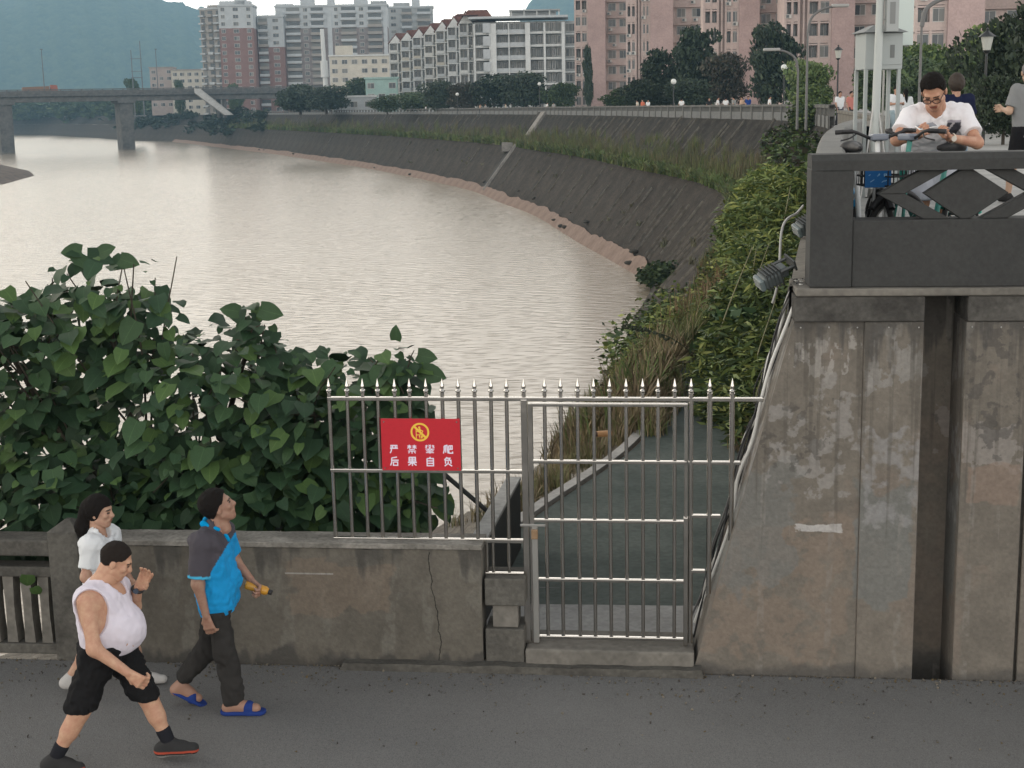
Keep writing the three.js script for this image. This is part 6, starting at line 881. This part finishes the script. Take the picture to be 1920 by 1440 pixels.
// ---------------------------------------------------------------- the man leaning over the bicycle with a phone
{
  const J = vecs({ pelvis: [0.1, 0.95, -0.18], chest: [0.04, 1.12, 0.1], neck: [0.0, 1.25, 0.25], hipR: [0.0, 0.92, -0.18], hipL: [0.19, 0.92, -0.18], shR: [-0.19, 1.175, 0.22], shL: [0.24, 1.175, 0.19], elR: [-0.34, 1.0, 0.42], wrR: [-0.24, 1.035, 0.66], elL: [0.29, 0.965, 0.4], wrL: [0.0, 1.015, 0.61], knR: [0.0, 0.5, -0.05], knL: [0.2, 0.5, -0.05], anR: [0.0, 0.1, -0.2], anL: [0.2, 0.1, -0.2], toeR: [0, 0.04, -0.04], toeL: [0.22, 0.04, -0.04] });
  const at0 = [3.36, 2.95, -11.72], t = person('person in glasses and white printed T-shirt leaning on handlebars over a phone', at0), skin = [0.44, 0.235, 0.155], hc = V(-0.05, 1.36, 0.36), hq = quat(-0.42, 0.66, 0.08);
  bodyMesh(t, J, skin, 1.08, 0.011, [headGeo(hc, hq, 1.1, skin, 0.0055, { neck: 1.15 }), solid([cap(J.neck.clone().add(V(0, -0.05, -0.03)), hc.clone().add(V(0.01, -0.06, -0.04)), 0.07, 0.06)], 0.01, 0.01, null, () => skin)], [handBones(J.wrR, V(-0.1, 0.32, 0.9), V(0.9, 0.5, 0.05), 1, 0.95), handBones(J.wrL, V(-0.75, 0.3, 0.5), V(0.1, 0.8, 0.5), -1, 0.95)]);
  part('hair', hairGeo(hc, hq, 1.1, 0.0055, (x, y, z) => 0.07 * smooth(0.02, 0.07, z) + lerp(-0.03, 0.02, smooth(-0.09, 0.02, z)), [ell(V(0, 0.085, 0.01), V(0.078, 0.055, 0.085))], 0.01), HAIRM, t);
  const shirt = clothM(0.72, 0.71, 0.74);
  part('t_shirt', garment(torsoPrims(J, 0.014, 1.1), [[J.shR, J.elR, 0.074, 0.082, 0.66], [J.shL, J.elL, 0.074, 0.082, 0.66]], 0.045, 0.009, (x, y, z, d) => Math.max(d + wr(x, y, z, 0.018, 9) - 0.004, 0.88 - y, 0.078 - Math.hypot(x + 0.0, (y - 1.25) * 0.9, z - 0.3)), (x, y, z) => { const u = x - 0.14, v = y - 1.075; return z > 0.05 && Math.abs(u) < 0.05 && v > -0.06 && v < 0.07 ? (v > 0.045 ? [0.3, 0.29, 0.33] : Math.abs(u + 0.02 - v * 0.5) < 0.008 ? [0.4, 0.38, 0.4] : [0.045, 0.045, 0.06]) : [0.72, 0.71, 0.74]; }), VC, t);
  part('shorts', solid([cap(J.hipR, J.knR, 0.11, 0.1), cap(J.hipL, J.knL, 0.11, 0.1), cap(J.hipR, J.hipL, 0.125)], 0.045, 0.012, (x, y, z, d) => Math.max(d + wr(x, y, z, 0.01, 8), 0.5 - y, y - 1.02)), clothM(0.5, 0.52, 0.58), t);
  for (const s of ['R', 'L']) part('shoe', solid(footSolid(J['an' + s], J['toe' + s], 1.08), 0.03, 0.009, (x, y, z, d) => Math.max(d, 0.003 - y)), clothM(0.1, 0.1, 0.1), t);
  const gl = thing('eyeglasses', 'dark framed glasses of the person with the phone', 'glasses', [at0[0] + hc.x, at0[1] + hc.y, at0[2] + hc.z]); gl.quaternion.copy(hq); gl.scale.setScalar(1.1); const gm = plain(0.03, 0.012, 0.01, 0.4);
  for (const s of [-1, 1]) { part('rim', new THREE.TorusGeometry(0.0215, 0.0032, 6, 20).scale(1.18, 0.85, 1).translate(s * 0.032, -0.002, 0.106), gm, gl); part('temple', cyl(V(s * 0.058, 0.004, 0.104), V(s * 0.082, 0.006, -0.01), 0.0028), gm, gl); part('lens', new THREE.CircleGeometry(0.02, 18).scale(1.18, 0.85, 1).translate(s * 0.032, -0.002, 0.1065), new THREE.MeshPhysicalMaterial({ color: 0xffffff, transmission: 1, thickness: 0, roughness: 0.03, ior: 1.4 }), gl); } part('nose_bridge', cyl(V(-0.009, 0.002, 0.107), V(0.009, 0.002, 0.107), 0.0028), gm, gl);
  const ph = thing('smartphone', 'white smartphone held in both hands', 'phone', [at0[0] - 0.2, at0[1] + 1.105, at0[2] + 0.72]); ph.rotation.set(0.35, 0.25, 0.08); part('case', rbox(0.155, 0.011, 0.078, 0.005), plain(0.7, 0.7, 0.7, 0.4), ph); part('screen', rbox(0.14, 0.002, 0.07, 0.0008, 0, 0.0062, 0), plain(0.25, 0.27, 0.3, 0.15), ph);
  const wt = thing('steel_watch', 'pale wrist watch on the arm of the person with the phone', 'watch', [at0[0] + J.wrL.x + 0.03, at0[1] + J.wrL.y - 0.004, at0[2] + J.wrL.z - 0.02]); const wq = new THREE.Quaternion().setFromUnitVectors(V(0, 1, 0), J.wrL.clone().sub(J.elL).normalize()); part('strap', new THREE.CylinderGeometry(0.037, 0.039, 0.02, 22, 1, true).applyQuaternion(wq), mat({ color: col(0.55, 0.45, 0.34), roughness: 0.3, metalness: 0.6, side: THREE.DoubleSide }), wt); part('dial', new THREE.CylinderGeometry(0.021, 0.021, 0.01, 20).rotateX(Math.PI / 2).translate(0.008, -0.004, 0.038), plain(0.6, 0.56, 0.5, 0.25), wt);
}
// ---------------------------------------------------------------- others: standing and walking figures
function figure(o) { // stature, stride, clothes; faces +z before turning
  const k = o.h / 1.7, s = o.stride ?? 0.16, J = vecs({ pelvis: [0, 0.92, 0], chest: [0, 1.24, 0.0], neck: [0, 1.42, 0.01], hipR: [-0.09, 0.9, 0], hipL: [0.09, 0.9, 0], shR: [-0.18, 1.37, 0], shL: [0.18, 1.37, 0], elR: o.elR || [-0.23, 1.1, -0.05 + s * 0.4], wrR: o.wrR || [-0.22, 0.86, 0.05 + s * 0.6], elL: o.elL || [0.23, 1.1, -0.05 - s * 0.4], wrL: o.wrL || [0.22, 0.86, 0.02 - s * 0.4], knR: [-0.09, 0.49, 0.04 - s * 0.4], knL: [0.09, 0.49, 0.04 + s * 0.5], anR: [-0.09, 0.1, -s], anL: [0.09, 0.1, s], toeR: [-0.1, 0.04, 0.15 - s], toeL: [0.1, 0.04, 0.15 + s] });
  const c = o.cell, sk = o.skin || [0.4, 0.23, 0.16], hc = V(0, 1.575, 0.03), hq = quat(o.yaw || 0, o.pitch || 0), fine = c < 0.02, res = {};
  const gs = [solid([...limbPrims(J), ...torsoPrims(J, -0.012)], 0.035, c, null, () => sk), headGeo(hc, hq, 1.03, sk, fine ? 0.007 : c * 0.5)]; gs.push(solid([cap(V(0, 1.4, 0), V(0, 1.52, 0.01), 0.06, 0.05)], 0.01, c * 0.8, null, () => sk)); for (const [w, e, th] of [[J.wrR, J.elR, -1], [J.wrL, J.elL, 1]]) { const d = w.clone().sub(e).normalize(); gs.push(fine ? solid(handBones(w, d, V(-th * -1, 0, 0.2), th, 0.6), 0.012, 0.006, null, () => sk) : solid([cap(w, w.clone().addScaledVector(d, 0.12), 0.035, 0.025)], 0.01, c, null, () => sk)); }
  res.body = merge(gs); res.hair = hairGeo(hc, hq, 1.03, fine ? 0.008 : c * 0.5, o.hairLine || shortHair, o.hairExtra || [], o.hairThick ?? 0.016, o.hairCut);
  res.shirt = garment([...torsoPrims(J, 0.015), cap(V(0, 0.86, 0), V(0, 1.2, 0), 0.14, 0.13)], [[J.shR, J.elR, 0.07, 0.072, 0.8], [J.shL, J.elL, 0.07, 0.072, 0.8]], 0.04, c, (x, y, z, d) => Math.max(d + wr(x, y, z, 0.009, 8), 0.8 - y, 0.07 - Math.hypot(x, (y - 1.46) * 0.8, z - 0.03)));
  const hem = o.shorts ? 0.5 : 0.1; res.trousers = solid([cap(J.hipR, J.knR, 0.105, 0.08), cap(J.knR, J.anR, 0.08, 0.065), cap(J.hipL, J.knL, 0.105, 0.08), cap(J.knL, J.anL, 0.08, 0.065), cap(J.hipR, J.hipL, 0.115)], 0.045, c, (x, y, z, d) => Math.max(d + wr(x, y, z, 0.01, 8), y - 1.0, hem - y));
  res.shoeR = solid(footSolid(J.anR, J.toeR), 0.03, c, (x, y, z, d) => Math.max(d, 0.003 - y)); res.shoeL = solid(footSolid(J.anL, J.toeL), 0.03, c, (x, y, z, d) => Math.max(d, 0.003 - y)); res.k = k; res.J = J; return res;
}
function dress(f, label, pos, turn, shirt, trousers, hair = HAIRM, shoe = M.black, group) { const t = person(label, pos, turn, group); t.scale.setScalar(f.k); part('body', f.body, SKIN, t); part('hair', f.hair, hair, t); part('shirt', f.shirt, shirt, t); part('trousers', f.trousers, trousers, t); part('shoe', f.shoeR, shoe, t); part('shoe', f.shoeL, shoe, t); return t; }
{
  const grey = figure({ h: 1.72, stride: 0.22, cell: 0.013, shorts: true, skin: [0.42, 0.28, 0.2], yaw: -0.4, elL: [0.27, 1.12, 0.0], wrL: [0.2, 1.14, 0.24], hairThick: 0.005 });
  dress(grey, 'grey haired person in grey T-shirt and black shorts walking away at the right edge', [6.42, 2.95, -18], Math.PI + 0.25, clothM(0.2, 0.205, 0.21), clothM(0.012, 0.012, 0.014), plain(0.16, 0.15, 0.15, 0.8), clothM(0.03, 0.03, 0.03));
  const wom = figure({ h: 1.6, stride: 0.12, cell: 0.014, hairLine: (x, y, z) => lerp(-0.12, 0.05, smooth(-0.02, 0.07, z)), hairExtra: [ell(V(0, 0.0, -0.04), V(0.1, 0.11, 0.1))], hairThick: 0.026 });
  const e = dress(wom, 'person with bobbed brown hair in a navy top, back turned, behind the leaning one', [5.83, 2.95, -19], Math.PI, clothM(0.012, 0.016, 0.045), clothM(0.2, 0.28, 0.36), plain(0.028, 0.018, 0.012, 0.7));
  part('shirt_print', bx(0.13, 0.03, 0.012, 0.02, 1.2, -0.158), plain(0.4, 0.4, 0.42, 0.9), e); part('shirt_print', bx(0.11, 0.03, 0.012, 0.04, 1.13, -0.158), plain(0.4, 0.4, 0.42, 0.9), e);
  const mid = figure({ h: 1.7, stride: 0.1, cell: 0.02, elR: [-0.24, 1.12, 0.06], wrR: [-0.08, 1.14, 0.26], elL: [0.24, 1.12, 0.06], wrL: [0.1, 1.14, 0.27] }), white = clothM(0.68, 0.7, 0.72), jeans = clothM(0.3, 0.38, 0.42);
  dress(mid, 'person in white T-shirt and pale jeans standing right of the cabinet', [12.75, 2.95, -48], 0.3, white, jeans);
  const long = figure({ h: 1.6, stride: 0.1, cell: 0.022, hairLine: (x, y, z) => lerp(-0.1, 0.05, smooth(-0.02, 0.07, z)), hairExtra: [cap(V(0, 0, -0.08), V(0, -0.32, -0.13), 0.07, 0.04)], hairCut: (x, y, z) => z < -0.07 });
  dress(long, 'person with long black hair in a white top, back turned, next to the pale jeans', [13.62, 2.95, -50], Math.PI, white, clothM(0.12, 0.11, 0.12));
  const walk = figure({ h: 1.7, stride: 0.2, cell: 0.028 }), stand = figure({ h: 1.68, stride: 0.05, cell: 0.028, shorts: true });
  dress(walk, 'person in white T-shirt on the promenade left of the cabinet', [17.06, 2.95, -75], 0.2, white, clothM(0.1, 0.1, 0.12)); dress(stand, 'person in a pink top just left of the cabinet leg', [17.05, 2.95, -72.5], 0.4, clothM(0.5, 0.2, 0.17), clothM(0.05, 0.05, 0.05));
  const lf = figure({ h: 1.7, stride: 0.2, cell: 0.04 }), ls = figure({ h: 1.66, stride: 0.08, cell: 0.04, shorts: true });
  const C = { black: clothM(0.02, 0.02, 0.022), white: clothM(0.7, 0.7, 0.7), grey: clothM(0.3, 0.3, 0.29), beige: clothM(0.48, 0.33, 0.24), blue: clothM(0.02, 0.06, 0.25), orange: clothM(0.5, 0.14, 0.08), cream: clothM(0.55, 0.5, 0.42) }, pants = [clothM(0.04, 0.04, 0.05), clothM(0.1, 0.1, 0.12), clothM(0.2, 0.18, 0.15)];
  [[18.4, -133, 'black', 'person in black at the left of the row at the railing'], [18.74, -130, 'white', 'person in white next to the one in black at the railing'], [19.0, -127, 'white', 'person in white in the middle of the row at the railing'], [19.23, -124, 'grey', 'person in grey in the row at the railing'], [19.59, -122, 'beige', 'person in beige next to the one in blue at the railing'], [19.79, -120, 'blue', 'person in bright blue at the right of the row at the railing'], [20.28, -113, 'white', 'person in white alone left of the light green bush'], [17.2, -144, 'white', 'person in white below the tallest dark tree'], [14.91, -167, 'cream', 'person in cream left of the one in orange on the promenade'], [15.14, -163, 'orange', 'person in orange on the far promenade'], [15.45, -160, 'white', 'person in white right of the one in orange'], [6.12, -220, 'white', 'small person in white below the white apartments'], [6.95, -216, 'grey', 'small person in grey below the white apartments'], [-0.13, -249, 'cream', 'tiny person in cream under the big dark trees'], [-3.76, -263, 'grey', 'tiny person in grey under the big dark trees'], [-4.77, -266, 'beige', 'tiny person in beige under the big dark trees'], [-17.16, -312, 'white', 'tiny person in white at the left end of the trees']]
    .forEach(([x, z, c, label], i) => dress(i % 2 ? lf : ls, label, [x, 2.95, z], i * 1.3, C[c], pants[i % 3], HAIRM, M.black, 'people along the far promenade'));
}
// ---------------------------------------------------------------- bicycles on the deck
function bicycle(label, pos, turn, fc, accent, steer = 0) { // local +x is forwards
  const t = thing('share_bicycle', label, 'bicycle', pos, turn, 'bicycles parked at the lattice parapet'), fm = plain(...fc, 0.4), am = plain(...accent, 0.45), R0 = 0.3;
  const wheel = (x, p) => { const w = new THREE.Group(); w.name = 'wheel'; w.position.set(x, R0, 0); p.add(w); part('tyre', new THREE.TorusGeometry(R0 - 0.02, 0.022, 10, 40), M.rubber, w); part('rim', new THREE.TorusGeometry(R0 - 0.05, 0.011, 6, 36), M.steelDull, w); const sp = []; for (let i = 0; i < 18; i++) { const a = i / 18 * TAU; sp.push(cyl(V(0, 0, i % 2 ? 0.02 : -0.02), V(Math.cos(a) * (R0 - 0.05), Math.sin(a) * (R0 - 0.05), 0), 0.0018, 0.0018, 4)); } sp.push(cyl(V(0, 0, -0.045), V(0, 0, 0.045), 0.022, 0.022, 10)); part('spokes', sp, M.steelDull, w); return w; };
  wheel(-0.48, t); const fr = new THREE.Group(); fr.name = 'front_assembly'; fr.position.set(0.52, 0, 0); fr.rotation.y = steer; t.add(fr); wheel(0, fr);
  part('frame', [cyl(V(-0.48, R0, 0.05), V(-0.05, 0.3, 0.03), 0.012), cyl(V(-0.48, R0, -0.05), V(-0.05, 0.3, -0.03), 0.012), tube([V(-0.05, 0.3, 0), V(0.18, 0.36, 0), V(0.42, 0.68, 0), V(0.44, 0.78, 0)], 0.032, 20, 8), cyl(V(-0.05, 0.28, 0), V(-0.2, 0.76, 0), 0.022), cyl(V(-0.48, R0, 0.05), V(-0.14, 0.58, 0.01), 0.011), cyl(V(-0.48, R0, -0.05), V(-0.14, 0.58, -0.01), 0.011)], fm, t);
  part('seat_post', cyl(V(-0.2, 0.72, 0), V(-0.24, 0.9, 0), 0.014), M.steelDull, t); part('saddle', solid([cap(V(-0.36, 0.93, 0.05), V(-0.36, 0.93, -0.05), 0.045), cap(V(-0.34, 0.93, 0), V(-0.1, 0.93, 0), 0.055, 0.022)], 0.04, 0.012), M.black, t);
  part('crank', [cyl(V(-0.05, 0.3, -0.07), V(-0.05, 0.3, 0.07), 0.014), cyl(V(-0.05, 0.3, 0.07), V(0.07, 0.18, 0.08), 0.009), cyl(V(-0.05, 0.3, -0.07), V(-0.17, 0.42, -0.08), 0.009), bx(0.08, 0.02, 0.09, 0.07, 0.18, 0.13), bx(0.08, 0.02, 0.09, -0.17, 0.42, -0.13)], M.black, t); part('chain_guard', rbox(0.46, 0.07, 0.015, 0.02, -0.26, 0.3, 0.06), am, t);
  part('rear_fender', new THREE.TorusGeometry(R0 + 0.025, 0.03, 6, 24, 2.4).scale(1, 1, 0.9).rotateZ(0.5).translate(-0.48, R0, 0), am, t);
  part('fork', [cyl(V(0, R0, 0.055), V(-0.055, 0.66, 0.035), 0.013), cyl(V(0, R0, -0.055), V(-0.055, 0.66, -0.035), 0.013), cyl(V(-0.055, 0.66, -0.04), V(-0.055, 0.66, 0.04), 0.016), cyl(V(-0.055, 0.64, 0), V(-0.11, 1.0, 0), 0.02)], fm, fr);
  part('front_fender', new THREE.TorusGeometry(R0 + 0.025, 0.028, 6, 20, 1.9).rotateZ(0.7).translate(0, R0, 0), M.black, fr);
  for (const s of [-1, 1]) { part('handlebar', tube([V(-0.11, 1.0, 0), V(-0.1, 1.03, s * 0.08), V(-0.07, 1.075, s * 0.2), V(-0.13, 1.08, s * 0.27)], 0.0125, 20, 8), M.black, fr); part('grip', cyl(V(-0.1, 1.078, s * 0.2), V(-0.17, 1.07, s * 0.31), 0.018, 0.018, 10), M.black, fr); part('brake_lever', tube([V(-0.07, 1.06, s * 0.18), V(-0.03, 1.03, s * 0.24), V(-0.07, 1.01, s * 0.3)], 0.006, 10, 5), M.black, fr); }
  part('headset', rbox(0.1, 0.05, 0.13, 0.015, -0.09, 1.03, 0), plain(0.16, 0.18, 0.22, 0.4), fr);
  const bk = []; const B = (x0, x1, y0, y1, z0, z1) => { for (let i = 0; i <= 6; i++) { const z = lerp(z0, z1, i / 6); bk.push(cyl(V(x1, y0, z), V(x1, y1, z), 0.004, 0.004, 5), cyl(V(x0, y0, z), V(x1, y0, z), 0.004, 0.004, 5)); const x = lerp(x0, x1, i / 6); bk.push(cyl(V(x, y0, z0), V(x, y1, z0), 0.004, 0.004, 5), cyl(V(x, y0, z1), V(x, y1, z1), 0.004, 0.004, 5)); } for (const y of [y0, lerp(y0, y1, 0.33), lerp(y0, y1, 0.67), y1]) bk.push(cyl(V(x1, y, z0), V(x1, y, z1), 0.007, 0.007, 5), cyl(V(x0, y, z0), V(x1, y, z0), 0.007, 0.007, 5), cyl(V(x0, y, z1), V(x1, y, z1), 0.007, 0.007, 5), cyl(V(x0, y, z0), V(x0, y, z1), 0.007, 0.007, 5)); };
  B(-0.06, 0.2, 0.68, 0.89, -0.17, 0.17); part('basket', bk, M.black, fr); return { t, fr };
}
{
  const a = bicycle('white and blue share bicycle with a blue plate on its basket', [2.81, 2.95, -11.5], -Math.PI / 2 + 0.03, [0.6, 0.62, 0.63], [0.02, 0.25, 0.5], 0.05);
  const cv = document.createElement('canvas'); cv.width = 200; cv.height = 128; const c = cv.getContext('2d'); c.fillStyle = '#0a68ae'; c.fillRect(0, 0, 200, 128); c.strokeStyle = 'rgba(190,215,235,0.75)'; c.lineWidth = 6; for (const [x, y, l] of [[26, 40, 14], [92, 46, 22], [100, 34, 12], [150, 44, 16], [40, 88, 30], [128, 92, 22], [150, 86, 16]]) { c.beginPath(); c.moveTo(x, y); c.lineTo(x + l, y - l * 0.6); c.stroke(); } c.strokeRect(146, 30, 18, 16);
  const tx = new THREE.CanvasTexture(cv); tx.colorSpace = THREE.SRGBColorSpace;
  part('plate', rbox(0.006, 0.13, 0.2, 0.002, 0.215, 0.735, 0.1), plain(0.01, 0.14, 0.42, 0.5), a.fr, 'blue plate with worn white marks'); part('plate_print', new THREE.PlaneGeometry(0.196, 0.126).rotateY(Math.PI / 2).translate(0.2192, 0.735, 0.1), mat({ map: tx, roughness: 0.5 }), a.fr); part('reflector', rbox(0.02, 0.06, 0.03, 0.008, 0.21, 0.85, -0.1), plain(0.7, 0.7, 0.7, 0.2), a.fr);
  bicycle('teal share bicycle turned sideways behind the lattice', [3.3, 2.95, -11.3], -2.35, [0.02, 0.2, 0.17], [0.03, 0.3, 0.24], -0.3);
}
// ---------------------------------------------------------------- small litter
{
  const lf = new THREE.Shape(); lf.moveTo(0, 0); lf.quadraticCurveTo(0.03, 0.035, 0.0, 0.09); lf.quadraticCurveTo(-0.035, 0.035, 0, 0);
  const g = new THREE.ShapeGeometry(lf, 6).rotateX(-Math.PI / 2); { const p = g.attributes.position; for (let i = 0; i < p.count; i++) p.setY(i, 0.012 + Math.abs(p.getX(i)) * 0.5 + 0.01 * Math.sin(p.getZ(i) * 50)); g.computeVertexNormals(); }
  const put2 = (m, x, z, r, s, label) => { const l = solo('fallen_leaf', g.clone(), m, label, 'leaf', 'fallen leaves on the road'); l.position.set(x, 0.004, z); l.rotation.y = r; l.scale.setScalar(s); };
  put2(mat({ color: col(0.45, 0.4, 0.14), roughness: 0.8, side: THREE.DoubleSide }), -3.24, -10.1, 1.1, 1.0, 'yellow fallen leaf on the road beside the balustrade post'); put2(mat({ color: col(0.7, 0.7, 0.68), roughness: 0.8, side: THREE.DoubleSide }), -2.2, -10.45, 0.4, 0.32, 'tiny pale scrap on the road at the foot of the low wall');
  const can = thing('litter_bottle', 'orange labelled bottle lying where the path narrows', 'bottle', [1.2, 0.06, -18.25], 0.2); part('bottle_body', cyl(V(-0.11, 0, 0), V(0.08, 0, 0), 0.04, 0.04, 14), plain(0.5, 0.27, 0.12, 0.5), can); part('cap', cyl(V(-0.15, 0, 0), V(-0.11, 0, 0), 0.025, 0.035, 12), plain(0.06, 0.03, 0.02, 0.6), can);
}
{ // grit and leaf crumbs gathered along the foot of the walls
  const r = rngOf(88), g = new THREE.TetrahedronGeometry(0.011, 0), im = new THREE.InstancedMesh(g, mat({ color: 0xffffff, roughness: 1 }), 1500), m = new THREE.Matrix4(), q = new THREE.Quaternion(), c = new THREE.Color();
  for (let i = 0; i < 1500; i++) { const s = rr(-5.5, 6, r), n = 0.03 + Math.pow(r(), 2.6) * (i % 3 ? 0.5 : 3.5), p = W(s, 0.008, n); q.setFromEuler(new THREE.Euler(rr(0, 6, r), rr(0, 6, r), rr(0, 6, r))); im.setMatrixAt(i, m.compose(p, q, V(rr(0.4, 1.6, r), rr(0.2, 0.7, r), rr(0.4, 1.6, r)))); const t = pick([[0.05, 0.045, 0.04], [0.09, 0.08, 0.06], [0.16, 0.14, 0.11], [0.12, 0.11, 0.09], [0.1, 0.075, 0.04]], r); im.setColorAt(i, c.setRGB(...t)); }
  im.name = 'road_grit'; scene.add(im); tag(im, 'grit and leaf crumbs along the foot of the walls', 'grit', null, 'stuff');
}
renderer.render(scene, camera);
